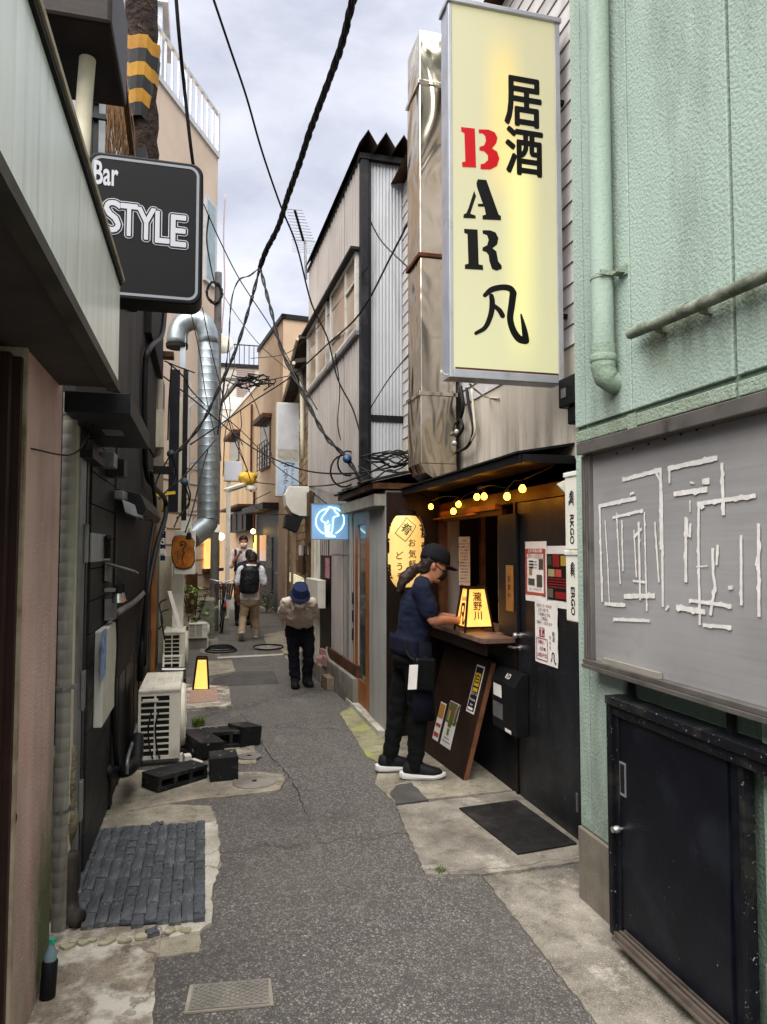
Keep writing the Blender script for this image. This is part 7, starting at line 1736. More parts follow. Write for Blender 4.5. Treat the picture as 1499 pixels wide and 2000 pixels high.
MB().box(bx_ + .012, bx_ + .045, y0 - .30, y0 - .28, .52, .62).build('reflector', pm('reflector_red', '#c0202c', rough=.3), bk); MB().box(bx_ + .012, bx_ + .04, y0 - .29, y0 - .27, .625, .70).build('sticker', pm('sticker_blue', '#4fa0b8', rough=.4), bk)

# manhole and utility covers
def lid(px, py, r, label):
    c = gnd(px, py); t = thing('manhole_cover', label, 'manhole cover', (c.x, c.y, .012)); b = MB(); b.lathe([(r, .010), (r, .019), (r - .012, .021), (r - .018, .016), (r * .55, .0165), (r * .52, .020), (r * .3, .020), (0, .020)], (c.x, c.y, 0), n=28); b.build('lid', M_concrete, t, smooth='auto'); b = MB(); b.lathe([(.018, .020), (.018, .022), (0, .022)], (c.x, c.y, 0), n=10); b.build('lifting_hole', M_ink, t)
lid(497, 1531, .15, 'round concrete lid in the pale slab beyond the slate pavers'); lid(452, 1428, .16, 'round concrete lid behind the hollow black block'); lid(487, 1481, .09, 'small round concrete lid beside the upright black block'); lid(520, 1267, .22, 'round iron lid far along the alley')
u4 = P((368, 1980), (527, 1965), (522, 1918), (378, 1930)); uc = thing('utility_cover', 'rectangular iron utility cover with diamond tread at the bottom of the alley', 'cover', tuple(u4[0]))
cx0 = sum((p for p in u4), Vector()) / 4
b = MB(); b.prism([cx0 + (p - cx0) * 1.10 + Vector((0, 0, .002)) for p in u4], (0, 0, .006)); b.build('frame', pm('cover_frame', '#a39c8f', '#8a8377', rough=.9, bump=.3, bsc=90), uc)
b = MB(); b.prism([p + Vector((0, 0, .0085)) for p in u4], (0, 0, .004)); b.build('plate', pm('iron_cover', '#85817a', '#726e67', scale=9, rough=.7, metal=.2, dirt='#9a9488', dsc=6), uc)
b = MB(); e1, e2 = u4[1] - u4[0], u4[3] - u4[0]
for i in range(16):
    for j in range(6):
        p = u4[0] + e1 * (.05 + .06 * i) + e2 * (.1 + .145 * j + (.07 if i % 2 else 0)) + Vector((0, 0, .0125)); s = .0075
        if (p - u4[0]).dot(e2.normalized()) > e2.length * .93: continue
        b.prism([p + Vector((-s, 0, 0)), p + Vector((0, -s * 1.3, 0)), p + Vector((s, 0, 0)), p + Vector((0, s * 1.3, 0))], (0, 0, .003))
b.build('tread', MATS['iron_cover'], uc)['kind'] = 'stuff'

# aerial on the corrugated roof
at = thing('tv_antenna', 'comb shaped television aerial on the corrugated building roof', 'antenna', tuple(wy(597, 520, 10.2)))
AY = 10.2; b = MB(); b.tube([wy(598, 545, AY), wy(596, 470, AY)], .018, 6); b.build('mast', M_steelgrey, at)
b = MB(); b.tube([wy(593, 470, AY), wy(576, 410, AY - .35)], .02, 6); b.build('boom', M_cable, at)
for k in range(11): t_ = k / 10; p = wy(593, 470, AY).lerp(wy(576, 410, AY - .35), t_); b = MB(); w = .17 - .06 * t_; b.tube([p + Vector((-w, 0, 0)), p + Vector((w, 0, .01))], .005, 4); b.build('element', M_steelgrey, at)
for k in range(9): p = wy(595, 468 + k * 3.2, AY + .05) + Vector((.02, 0, 0)); b = MB(); b.tube([p + Vector((-.2, 0, 0)), p + Vector((.18, 0, 0))], .003, 4); b.build('reflector_bar', M_alu, at)

# ================================================================== overhead cables
def wys(l): return [wy(x, y, Y) for x, y, Y in l]
def twisted(name, l, r, label, strands=3, turns=.55):
    base_ = smoothpts(wys(l), 14); b = MB(); rr = random.Random(2)
    for s_ in range(strands):
        pts = []; ang = s_ * 2 * PI / strands; acc = 0
        for i, p in enumerate(base_):
            if i: acc += (p - base_[i - 1]).length
            d = (base_[min(i + 1, len(base_) - 1)] - base_[max(i - 1, 0)]).normalized(); a, c = frame_axes(d); th_ = ang + acc * 2 * PI / turns
            pts.append(p + (a * math.cos(th_) + c * math.sin(th_)) * r * .62 * rr.uniform(.8, 1.15))
        b.tube(pts, r * .55, 6)
    return tag(b.build(name, M_cable, smooth=True), label, 'cable')
twisted('cable_bundle', [(712, -60, 5), (690, 0, 5.4), (668, 85, 5.8), (640, 165, 6.3), (608, 250, 6.9), (585, 320, 7.4), (562, 385, 7.9), (545, 440, 8.4), (520, 490, 8.8), (508, 522, 9)], .030, 'thick twisted black cable bundle crossing the sky', 4)
twisted('cable_bundle', [(508, 522, 9), (490, 590, 9), (462, 680, 8.95), (430, 752, 8.9), (398, 820, 8.8), (360, 870, 8.7), (338, 888, 8.6)], .020, 'black cable pair dropping from the bundle to the insulator on the left', 2)
twisted('cable_bundle', [(508, 522, 9), (528, 600, 8.7), (553, 690, 8.4), (590, 765, 8.0), (635, 850, 7.6), (676, 893, 7.2), (712, 950, 6.7)], .022, 'black cable pair dropping from the bundle to the right roof', 2)
twisted('cable_link', [(508, 522, 9), (488, 538, 9.2), (466, 548, 9.4), (452, 590, 9.5), (446, 680, 9.7), (436, 760, 9.9), (425, 850, 10)], .010, 'thin twisted cable with a hook falling beside the pole', 2)
W_ = lambda l, r, lab: cable('cable', wys(l), r, M_cable, lab, n=5, seg=6)
W_([(342, -30, 4), (350, 70, 4.1), (360, 170, 4.3), (372, 280, 4.4), (380, 340, 4.5)], .011, 'stout black cable running down the sky behind the STYLE sign')
W_([(405, -40, 4.2), (418, 0, 4.4), (450, 95, 4.8), (482, 190, 5.2), (512, 295, 5.6), (548, 400, 6.1), (580, 480, 6.5), (608, 590, 7), (640, 660, 7.1), (660, 740, 7.1), (690, 800, 7.05), (710, 870, 6.9)], .0085, 'black wire curving from the top of the sky down across the corrugated wall')
W_([(398, 398, 9), (430, 470, 9.3), (470, 548, 9.7), (530, 640, 10), (580, 730, 9.6), (620, 800, 9)], .008, 'thin wire falling from the beige building window towards the snack sign')
W_([(372, 868, 8.6), (440, 822, 9), (500, 780, 9.4), (572, 733, 9.6), (640, 672, 8.6), (704, 611, 6.85), (764, 500, 6.5), (800, 430, 6.2)], .010, 'straight dark cable rising to the right across the windows')
W_([(300, 720, 9), (380, 782, 10), (440, 833, 10.4), (500, 878, 10), (590, 917, 9), (680, 925, 7.2), (770, 911, 6.5), (800, 895, 6.2)], .010, 'long sagging cable crossing the alley below the snack sign')
W_([(498, 942, 14), (570, 949, 12), (640, 948, 8.4), (700, 932, 6.8), (760, 905, 6.3)], .009, 'sagging wire from the lamp bar to the bar roof')
W_([(505, 748, 14), (560, 735, 12.5), (600, 730, 11)], .009, 'short level wire from the pole arm to the eaves')
W_([(480, 750, 14.2), (500, 790, 14), (520, 850, 14), (535, 905, 13.6)], .009, 'wire dropping from the pole arm past the barred window')
W_([(420, 800, 12), (470, 840, 12), (540, 910, 11.5), (590, 945, 11), (640, 985, 8.2)], .008, 'thin slack wire running down to the neon sign')
W_([(395, 600, 10.8), (412, 680, 10.8), (432, 760, 10.9), (455, 850, 11), (480, 910, 11.5), (490, 940, 13)], .008, 'thin wire passing down in front of the spiral duct')
W_([(372, 604, 10.5), (390, 690, 10.6), (402, 770, 10.7), (420, 850, 10.7)], .007, 'second thin wire hanging across the spiral duct')
W_([(458, 720, 14.4), (430, 800, 12.5), (400, 900, 10.5), (378, 990, 9.6), (362, 1040, 9.3)], .010, 'dark wire looping down beside the duct to the wooden sign')
W_([(428, 1052 - 500, 14.5), (445, 590, 13.5), (500, 665, 12.5), (560, 720, 11.4)], .007, 'fine wire from the pole coil across the pale sky')
W_([(490, 700, 12), (560, 690, 10.6), (620, 640, 9.3), (720, 520, 6.8)], .006, 'fine wire rising towards the roof of the corrugated building')
W_([(530, 960, 14), (495, 980, 14), (520, 1002, 13), (560, 1005, 12), (610, 1010, 9)], .008, 'pale slack wire under the lamp bar')
W_([(450, 820, 14), (470, 880, 14), (490, 935, 14.1)], .007, 'fine wire holding up the lamp bar')
W_([(716, 415, 6.9), (745, 470, 6.9), (795, 520, 6.6)], .007, 'black tie wire from the corner post to the duct flange')
W_([(722, 800, 6.95), (760, 740, 6.9), (800, 690, 6.6)], .006, 'short wire from the post to the duct across the pale sheet')
W_([(655, 690, 7.6), (664, 760, 7.9), (660, 830, 8), (672, 880, 8.1)], .006, 'thin wire dangling over the corrugated wall below the window')
W_([(408, 420, 9), (404, 470, 11), (412, 520, 13), (420, 555, 14.4)], .013, 'beaded black cable hanging to the pole top')
cable('cable', wys([(440, 380, 13), (437, 460, 13), (439, 560, 13), (433, 650, 13)]), .012, pm('pink_cable', '#a4908c', rough=.6), 'pinkish cable hanging against the sky by the beige corner')
# tangles over the low roof
rr = random.Random(8)
tg = thing('wire_tangle', 'tangle of black wires lying over the low roof by the steel duct', 'wires', (1.5, 6.6, 2.4))
for k in range(16):
    x = rr.uniform(700, 740); y = rr.uniform(885, 915); pts = [(x, y, 6.6)]
    for j in range(4): x += rr.uniform(14, 30); y += rr.uniform(-9, 14) * (1 if j < 2 else -1.2); pts.append((x, min(958, y), 6.5 - .1 * j))
    b = MB(); b.tube(smoothpts(wys(pts), 5), rr.choice((.005, .007, .009)), 5); b.build('wire', M_cable, tg, smooth=True)
for k, (x, y, s) in enumerate(((672, 920, 26), (680, 905, 20))):
    b = MB(); b.tube([wy(x + s * math.cos(t * PI / 9), y + s * 1.2 * math.sin(t * PI / 9), 7.5) for t in range(17)], .010, 6); b.build('loop', M_cable, tg, smooth=True)
for x, y, Y, mt, lab in ((679, 897, 7.1, pm('insulator_blue', '#24405e', rough=.25), 'blue ball insulator on the wire against the corrugated wall'), (335, 887, 8.5, pm('insulator_dark', '#2a333c', rough=.3), 'dark round insulator at the end of the left cable pair'), (361, 941, 8.9, pm('insulator_grey', '#4a5863', rough=.3), 'grey round insulator above the carved wooden sign')):
    b = MB(); c = wy(x, y, Y); b.lathe([(0, -.04), (.035, -.035), (.045, 0), (.032, .015), (.045, .03), (.03, .045), (0, .05)], c, (-.4, -1, .2), 14); tag(b.build('insulator', mt, smooth=True), lab, 'insulator')
lw = thing('left_wires', 'clutter of dark hoses and thin wires hanging on the left fronts', 'wires', (-.4, 8.6, 2.4))
for l in ([(330, 710, 8.4), (345, 722, 8.5), (362, 740, 8.6), (372, 760, 9), (400, 790, 10)], [(335, 715, 8.4), (330, 790, 8.5), (328, 860, 8.5)], [(322, 705, 8.4), (345, 715, 8.6), (380, 728, 9)], [(332, 890, 8.5), (310, 930, 8.4), (300, 960, 8.3)], [(336, 892, 8.5), (345, 930, 8.6), (330, 960, 8.5), (318, 975, 8.4)], [(362, 945, 8.9), (370, 985, 9), (352, 1005, 8.9), (340, 1030, 8.8)], [(366, 945, 8.9), (372, 970, 9), (360, 1000, 9), (345, 1012, 8.9)], [(310, 975, 8.4), (335, 950, 8.5), (360, 930, 8.8), (420, 860, 10)], [(326, 1170, 8.8), (312, 1180, 8.8), (318, 1215, 8.7), (310, 1230, 8.7)], [(330, 1190, 8.8), (315, 1200, 8.8), (322, 1250, 8.7)], [(440, 740, 14), (434, 800, 13), (430, 860, 12.5), (432, 900, 12)], [(444, 750, 14), (450, 800, 13), (440, 850, 12.5), (436, 930, 12)], [(470, 800, 13.9), (472, 830, 13.8), (468, 850, 13.8), (474, 870, 13.8)]):
    b = MB(); b.tube(smoothpts(wys(l), 6), .009, 5); b.build('wire', M_cable, lw, smooth=True)
b = MB(); b.bar(wy(305, 966, 8.4), wy(342, 962, 8.5), .02, .035); b.build('yellow_tie', pm('yellow_tape', '#c9a834', rough=.6), lw); b = MB(); b.bar(wy(318, 1000, 8.4), wy(322, 966, 8.4), .03, .03); b.build('yellow_tie', MATS['yellow_tape'], lw)

# ================================================================== people
def ringpts(p, s, f, a, b_, n=16):
    return [p + s * (a * math.copysign(abs(math.cos(t)) ** .85, math.cos(t))) + f * (b_ * math.copysign(abs(math.sin(t)) ** .85, math.sin(t))) for t in [2 * PI * i / n for i in range(n)]]
def organic(name, segs, mat, parent, voxel=.012, it=3, wob=0.0):
    b = MB()
    for sg_ in segs:
        if sg_[0] == 't':
            pts = smoothpts(sg_[1], 4) if len(sg_[1]) > 2 else [Vector(p) for p in sg_[1]]
            rs = sg_[2]; n0 = len(sg_[1]); n1 = len(pts); rad = []
            for i in range(n1):
                t = i / (n1 - 1) * (n0 - 1); k = min(int(t), n0 - 2); rad.append(rs[k] + (rs[k + 1] - rs[k]) * (t - k))
            b.tube(pts, rad, 12); b.ball(pts[0], rad[0] * .98, 10); b.ball(pts[-1], rad[-1] * .98, 10)
        elif sg_[0] == 'b': b.ball(sg_[1], sg_[2], 14, sz=sg_[3] if len(sg_) > 3 else (1, 1, 1))
        elif sg_[0] == 'r': b.loft(sg_[1])
    bmesh_o = b.build(name, mat, parent)
    md = bmesh_o.modifiers.new('r', 'REMESH'); md.mode = 'VOXEL'; md.voxel_size = voxel
    me = bpy.data.meshes.new_from_object(bmesh_o.evaluated_get(bpy.context.evaluated_depsgraph_get()))
    bmesh_o.modifiers.clear(); old = bmesh_o.data; bmesh_o.data = me; bpy.data.meshes.remove(old); me.name = name
    bm = bmesh.new(); bm.from_mesh(me)
    for _ in range(it): bmesh.ops.smooth_vert(bm, verts=bm.verts, factor=.5, use_axis_x=True, use_axis_y=True, use_axis_z=True)
    if wob:
        from mathutils import noise as mn
        for v in bm.verts: v.co += v.normal * wob * (mn.noise(Vector((v.co.x * 9, v.co.y * 9, v.co.z * 16))) + .8 * (.5 - abs(mn.noise(Vector((v.co.x * 14 + v.co.z * 9, v.co.y * 14 - v.co.z * 7, v.co.z * 22)))) * 2))
    bm.to_mesh(me); bm.free()
    me.polygons.foreach_set('use_smooth', [True] * len(me.polygons)); me.materials.clear(); me.materials.append(mat)
    return bmesh_o
M_skin = pm('skin', '#a9775c', '#9b6a50', scale=8, rough=.55)
def head_segs(h, hf, up, s=1.0):
    hf, up = hf.normalized(), up.normalized(); sd = hf.cross(up).normalized()
    return [('r', [ringpts(h + up * z * s + hf * o * s, sd, hf, a * s, b_ * s) for z, o, a, b_ in ((-.118, .035, .03, .03), (-.105, .03, .05, .052), (-.07, .018, .062, .078), (-.02, .005, .072, .092), (.03, 0, .076, .098), (.075, -.003, .07, .09), (.105, -.006, .05, .066), (.122, -.006, .02, .03))]),
            ('t', [h + hf * .088 * s + up * .01 * s, h + hf * .108 * s - up * .03 * s], [.010 * s, .016 * s]), ('b', h + sd * .076 * s - hf * .01 - up * .012, .026 * s, (.55, .8, 1.1)), ('b', h - sd * .076 * s - hf * .01 - up * .012, .026 * s, (.55, .8, 1.1))]
def hand_segs(w, d, palm, s=1.0):
    """w: wrist, d: pointing direction, palm: palm normal"""
    d, palm = d.normalized(), palm.normalized(); sd = d.cross(palm).normalized(); out = [('t', [w, w + d * .045 * s, w + d * .085 * s], [.026 * s, .032 * s, .030 * s])]
    for k, l in enumerate((.062, .072, .068, .054)):
        b0 = w + d * .085 * s + sd * (.030 - .020 * k) * s; m_ = b0 + d * l * .5 * s + palm * .008 * s; out.append(('t', [b0, m_, m_ + d * l * .42 * s + palm * .028 * s], [.0095 * s, .009 * s, .0075 * s]))
    out.append(('t', [w + d * .02 * s + sd * .022 * s, w + d * .055 * s + sd * .052 * s + palm * .01 * s, w + d * .085 * s + sd * .055 * s + palm * .025 * s], [.012 * s, .0105 * s, .009 * s])); return out
def person(label, J, f, up, hf, hup, cl, s=1.0, sleeve=.5, voxel=.012, group=None, feet=None):
    """J: joints; f: body front; cl: materials"""
    root = thing('person', label, 'person', (J['hip'].x, J['hip'].y, 0), group)
    shc = (J['shL'] + J['shR']) / 2; sd = (J['shR'] - J['shL']).normalized(); sp = (shc - J['hip']); spn = sp.normalized(); fr_ = spn.cross(sd).normalized()
    if fr_.dot(f) < 0: fr_ = -fr_
    sw = (J['shR'] - J['shL']).length / 2
    def torso(g, hem=0.0, a=(0.158, .150, .165, .150, .075), bb=(.112, .108, .122, .095, .06)):
        rs = []
        bel = cl.get('belly', 0)
        for t, aa, b_ in zip((-.02 - hem, .32, .70, .93, 1.04), a, bb): rs.append(ringpts(J['hip'] + sp * t + fr_ * (bel * math.sin(max(0, min(1, t)) * PI)), sd, fr_, (aa + g) * s, (b_ + g) * s))
        return ('r', rs)
    arms = [(J['shL'], J['elL'], J['haL']), (J['shR'], J['elR'], J['haR'])]; legs = [(J['hipL'], J['knL'], J['anL']), (J['hipR'], J['knR'], J['anR'])]
    segs = [torso(-.012), ('t', [shc - spn * .03, J['neck'], J['head'] - hup * .06], [.062 * s, .054 * s, .052 * s])] + head_segs(J['head'], hf, hup, s)
    for a, b_, c in arms: segs.append(('t', [a, a.lerp(b_, .5), b_, b_.lerp(c, .4), c], [.050 * s, .045 * s, .038 * s, .036 * s, .026 * s]))
    for i, (a, b_, c) in enumerate(legs): segs.append(('t', [a, a.lerp(b_, .5), b_, b_.lerp(c, .35), c], [.078 * s, .066 * s, .050 * s, .050 * s, .036 * s])); fd = (feet[i] if feet else f); segs.append(('t', [c, c + fd * .10 - Vector((0, 0, .04))], [.034 * s, .028 * s]))
    for (a, b_, c), pn in zip(arms, cl.get('palms', (Vector((0, 0, -1)), Vector((0, 0, -1))))): segs += hand_segs(c, (c - b_), pn, s)
    organic('body', segs, M_skin, root, cl.get('bvox', .010), 2)
    tr = [('r', [ringpts(J['hip'] + spn * z * s, sd, fr_, a * s, b_ * s) for z, a, b_ in ((.06, .150, .112), (-.02, .168, .125), (-.10, .165, .125), (-.16, .12, .10))])]
    for a, b_, c in legs: tr.append(('t', [a, a.lerp(b_, .5), b_, b_.lerp(c, .5), c + (c - b_).normalized() * .01], [.096 * s, .084 * s, .070 * s, .066 * s, cl.get('cuff', .056) * s]))
    organic('trousers', tr, cl['trousers'], root, voxel, 3, cl.get('wob', .006))
    sh_ = [torso(.014, cl.get('hem', .06)), ('t', [J['shL'] + spn * .005, shc + spn * .035, J['shR'] + spn * .005], [.064 * s, .068 * s, .064 * s])]
    for a, b_, c in arms:
        if sleeve <= 1: sh_.append(('t', [a, a.lerp(b_, sleeve)], [.068 * s, .064 * s]))
        else: sh_.append(('t', [a, b_, b_.lerp(c, sleeve - 1)], [.066 * s, .056 * s, .044 * s]))
    organic('shirt', sh_, cl['shirt'], root, voxel, 3, cl.get('wob', .006))
    for i, (a, b_, c) in enumerate(legs):
        fd = (feet[i] if feet else f).normalized(); u_ = Vector((0, 0, 1)) if not cl.get('footup') or i not in cl['footup'] else cl['footup'][i]; sid = fd.cross(u_).normalized()
        base_ = c - u_ * .085 * s
        def foot(zs_, grow): return [[base_ + fd * y * s + sid * (w + grow) * math.cos(t) * s + u_ * (h * .5 + max(-1, min(1, 1.6 * math.sin(t))) * h * .5 + z0) * s for t in [2 * PI * k / 12 for k in range(12)]] for y, w, h, z0 in zs_]
        b = MB(); b.loft(foot([(-.085, .018, .05, .022), (-.075, .034, .085, .02), (-.03, .040, .105, .02), (.03, .042, .10, .02), (.08, .046, .07, .02), (.13, .046, .055, .02), (.17, .036, .045, .02), (.19, .016, .03, .022)], 0)); so = b.build('shoe', cl['shoes'], root, smooth=True)
        b = MB(); b.loft(foot([(-.108, .020, .034, .014), (-.088, .042, .046, .003), (-.03, .046, .042, 0), (.06, .049, .036, 0), (.13, .051, .032, 0), (.185, .038, .030, .008), (.212, .014, .024, .018)], .002)); b.build('sole', cl['sole'], so, smooth='auto')
    hf_, hu_ = hf.normalized(), hup.normalized(); sdh = hf_.cross(hu_).normalized(); h = J['head']
    for k in (-1, 1): b = MB(); b.ball(h + hf_ * .088 * s + sdh * .032 * k * s + hu_ * .012 * s, .011 * s, 8); b.build('eye', M_ink, root, smooth=True)
    return root, dict(sd=sd, fr=fr_, sp=spn, shc=shc, hs=sdh)
def mask(root, h, hf, up, mat, s=1.0):
    hf, up = hf.normalized(), up.normalized(); sd = hf.cross(up).normalized(); b = MB(); rows = []
    for z, o, w in ((-.012, .108, .055), (-.04, .122, .068), (-.075, .108, .062), (-.108, .078, .04)):
        rows.append([h + up * z * s + sd * w * math.sin(t) * s * 1.12 + hf * (o - .075 * (1 - math.cos(t))) * s for t in [-1.25 + 2.5 * k / 8 for k in range(9)]])
    vs_ = [p for r in rows for p in r]; b.add(vs_, [(j * 9 + i, j * 9 + i + 1, (j + 1) * 9 + i + 1, (j + 1) * 9 + i) for j in range(3) for i in range(8)]); o = b.build('mask', mat, root, smooth=True); so = o.modifiers.new('s', 'SOLIDIFY'); so.thickness = .004
    for k in (-1, 1):
        b = MB(); b.tube([h + up * -.02 * s + sd * k * .070 * s + hf * .055 * s, h + sd * k * .084 * s + up * .008 * s - hf * .01 * s], .003, 5); b.build('mask_strap', mat, root)
def hair(root, h, hf, up, mat, s=1.0, back=1.0, fringe=.03):
    hf, up = hf.normalized(), up.normalized(); sd = hf.cross(up).normalized()
    organic('hair', [('r', [ringpts(h + up * z * s + hf * o * s, sd, hf, a * s, b_ * s) for z, o, a, b_ in ((-.055 * back, -.055, .062, .055), (.0, -.028, .084, .085), (fringe + .015, -.012, .088, .102), (.075, -.006, .084, .104), (.11, -.004, .066, .086), (.137, -.004, .03, .045))])], mat, root, .009, 2, .008)
M_hairb = pm('black_hair', '#15110f', '#211a16', scale=40, rough=.5)
M_maskw = pm('mask_white', '#d2cac2', rough=.8); M_maskb = pm('mask_black', '#131114', rough=.8)

# --- man at the serving window
Ym = 4.93
J = dict(hip=wy(803, 1262, Ym), shL=wy(826, 1152, Ym + .17), shR=wy(822, 1152, Ym - .17), neck=wy(832, 1130, Ym), head=wy(847, 1104, Ym),
         elR=wy(846, 1212, Ym - .22), haR=wy(890, 1212, Ym - .10), elL=wy(852, 1205, Ym + .22), haL=wy(890, 1206, Ym + .12),
         hipL=wy(795, 1285, Ym + .09), hipR=wy(812, 1285, Ym - .09), knL=wy(778, 1385, Ym + .10), knR=wy(818, 1388, Ym - .09), anL=wy(762, 1476, Ym + .10), anR=wy(811, 1485, Ym - .10))
J['anL'].z = .10; J['anR'].z = .095
fX = Vector((1, .05, 0)).normalized()
hfm = Vector((.93, -.12, -.30)); hum = Vector((.30, 0, .95)); hum = (hum - hfm.normalized() * hum.dot(hfm.normalized())).normalized()
M_navyt = pm('navy_shirt', '#141a2e', '#0f1424', scale=6, rough=.95, bump=.2, bsc=20); M_blackt = pm('black_trousers', '#050506', '#0a0a0c', scale=6, rough=.9)
root, ax_ = person('man in navy shirt and black cap with a ponytail leaning to the bar window', J, fX, None, hfm, hum, dict(trousers=M_blackt, shirt=M_navyt, shoes=pm('black_shoe', '#141416', '#1e1e21', rough=.6), sole=pm('white_sole', '#c9c7c4', rough=.6), hem=.09, wob=.008, bvox=.008, palms=(Vector((0, 0, -1)), Vector((0, 0, -1)))), sleeve=.72, feet=(Vector((.98, -.05, 0)), Vector((.98, -.22, 0))))
h = J['head']; hf_, hu_ = hfm.normalized(), hum; hs_ = hf_.cross(hu_).normalized()
mask(root, h, hf_, hu_, M_maskb)
organic('hair', [('r', [ringpts(h + hu_ * z + hf_ * o, hs_, hf_, a, b_) for z, o, a, b_ in ((-.085, -.06, .05, .04), (-.03, -.045, .078, .062), (.02, -.03, .083, .075), (.06, -.01, .08, .095), (.09, -.01, .07, .085))]),
                 ('t', [wy(826, 1106, Ym), wy(812, 1112, Ym), wy(798, 1122, Ym - .03), wy(787, 1138, Ym - .04), wy(777, 1158, Ym - .04)], [.034, .038, .046, .040, .010])], pm('dark_hair', '#1a1411', '#33271f', scale=60, rough=.5), root, .009, 2, .010)
M_cap = pm('black_cap', '#0a0a10', '#0f0f16', rough=.85)
b = MB(); b.loft([ringpts(h + hu_ * z + hf_ * o, hs_, hf_, a, b_) for z, o, a, b_ in ((.028, .0, .090, .112), (.05, 0, .093, .114), (.10, -.004, .088, .104), (.135, -.006, .066, .080), (.155, -.006, .03, .04))]); cap = b.build('cap', M_cap, root, smooth=True)
b = MB(); rows = []
for o, wd, dz in ((.09, .082, .036), (.13, .080, .034), (.165, .062, .026), (.185, .03, .02)): rows.append([h + hf_ * (o - .02 * abs(t) ** 2) + hs_ * wd * t + hu_ * (dz - .014 * t * t) for t in [-1 + .25 * k for k in range(9)]])
b.add([p for r in rows for p in r], [(j * 9 + i, j * 9 + i + 1, (j + 1) * 9 + i + 1, (j + 1) * 9 + i) for j in range(3) for i in range(8)]); br_ = b.build('brim', M_cap, cap, smooth=True); so = br_.modifiers.new('s', 'SOLIDIFY'); so.thickness = .006
b = MB(); b.tube([h + hf_ * .02 + hs_ * .08 + hu_ * .02, h + hf_ * .10 + hs_ * .07 + hu_ * .015], .003, 5)
for k in (-1, 1): c = h + hf_ * .108 + hs_ * .034 * k + hu_ * .01; b.tube([c + hs_ * .026 * math.cos(t * PI / 8) + hu_ * .017 * math.sin(t * PI / 8) for t in range(16)], .0025, 5, closed=True)
b.build('glasses', M_ink, root)
# apron, strap, waist pouch with white tag
wq_ = J['hip']
def wrapq(z0, z1, t0, t1, g0, g1, name, mat):
    b = MB(); rows = []
    for j in range(5):
        z = z0 + (z1 - z0) * j / 4; g = g0 + (g1 - g0) * j / 4; rows.append([wq_ + ax_['sd'] * (.165 + g) * math.cos(t) + ax_['fr'] * (.125 + g) * math.sin(t) + Vector((0, 0, z)) for t in [t0 + (t1 - t0) * k / 10 for k in range(11)]])
    b.add([p for r in rows for p in r], [(j * 11 + i, j * 11 + i + 1, (j + 1) * 11 + i + 1, (j + 1) * 11 + i) for j in range(4) for i in range(10)]); o = b.build(name, mat, root, smooth=True); so = o.modifiers.new('s', 'SOLIDIFY'); so.thickness = .006; return o
wrapq(-.48, .06, .15, PI - .15, .05, .025, 'apron', pm('navy_apron', '#0c1022', '#090c17', scale=5, rough=.9))
wrapq(-.06, .07, -PI * .5 - 1.3, -PI * .5 + 2.0, .03, .03, 'tied_jacket', pm('navy_jacket', '#12142a', '#0d0f20', scale=8, rough=.85))
pp0 = wy(808, 1283, Ym - .20)
b = MB(); b.obox(pp0, (.15, 0, -.01), (-.01, 0, -.22), (0, -.05, 0)); po = b.build('waist_pouch', pm('pouch_black', '#08080a', '#101012', scale=20, rough=.4), root, bevel=.015)
t0 = wy(800, 1299, Ym - .265); b = MB(); b.obox(t0, (.062, 0, 0), (-.012, 0, -.165), (0, -.004, 0)); b.build('white_tag', M_paper, root, bevel=.002)
b = MB(); b.tube(smoothpts([wy(790, 1250, Ym - .19), wy(795, 1275, Ym - .2), wy(812, 1290, Ym - .22), wy(835, 1285, Ym - .22)], 5), .010, 6); b.build('pouch_strap', M_ink, root)

# --- bent old man
Yo = 8.43
fO = Vector((-.06, -1, 0)).normalized()
def off(p, f_, d): return p + f_ * d
hipO = wy(585, 1212, Yo); 
J = dict(hip=hipO, shL=wy(609, 1178, Yo - .40), shR=wy(560, 1178, Yo - .40), neck=wy(585, 1172, Yo - .48), head=wy(586, 1166, Yo - .56),
         elL=wy(613, 1200, Yo - .20), haL=wy(596, 1200, Yo + .14), elR=wy(551, 1200, Yo - .20), haR=wy(577, 1200, Yo + .14),
         hipL=wy(599, 1228, Yo), hipR=wy(572, 1228, Yo), knL=wy(603, 1275, Yo - .05), knR=wy(574, 1278, Yo - .02), anL=wy(600, 1322, Yo + .02), anR=wy(577, 1322, Yo - .03))
J['anL'].z = .09; J['anR'].z = .09
hfo = Vector((-.02, -.82, -.57)); huo = Vector((0, -.57, .82))
M_beishirt = pm('beige_shirt', '#c8b9ab', '#b8a899', scale=4, rough=.9, bump=.3, bsc=22, bd=.01); M_navytr = pm('navy_trousers', '#0b0c14', '#10121a', scale=6, rough=.9)
root, ax_ = person('old man bent forward in a beige shirt and blue bucket hat walking towards the camera', J, fO, None, hfo, huo, dict(trousers=M_navytr, shirt=M_beishirt, shoes=pm('dark_shoe', '#1c191a', rough=.5), sole=M_ink, hem=.0, cuff=.062, wob=.014, belly=.03, palms=(Vector((0, 1, 0)), Vector((0, 1, 0)))), s=.98, sleeve=1.6, feet=(Vector((.1, -1, 0)), Vector((-.1, -1, 0))))
h = J['head']; hf_, hu_ = hfo.normalized(), huo.normalized(); hs_ = hf_.cross(hu_).normalized()
mask(root, h, hf_, hu_, M_maskw); M_hat = pm('navy_hat', '#232b4c', '#1c2340', scale=9, rough=.9)
b = MB(); b.loft([ringpts(h + hu_ * z + hf_ * o, hs_, hf_, a, b_) for z, o, a, b_ in ((.035, 0, .094, .112), (.09, 0, .088, .104), (.145, 0, .078, .092), (.155, 0, .05, .06))]); hat = b.build('hat', M_hat, root, smooth='auto')
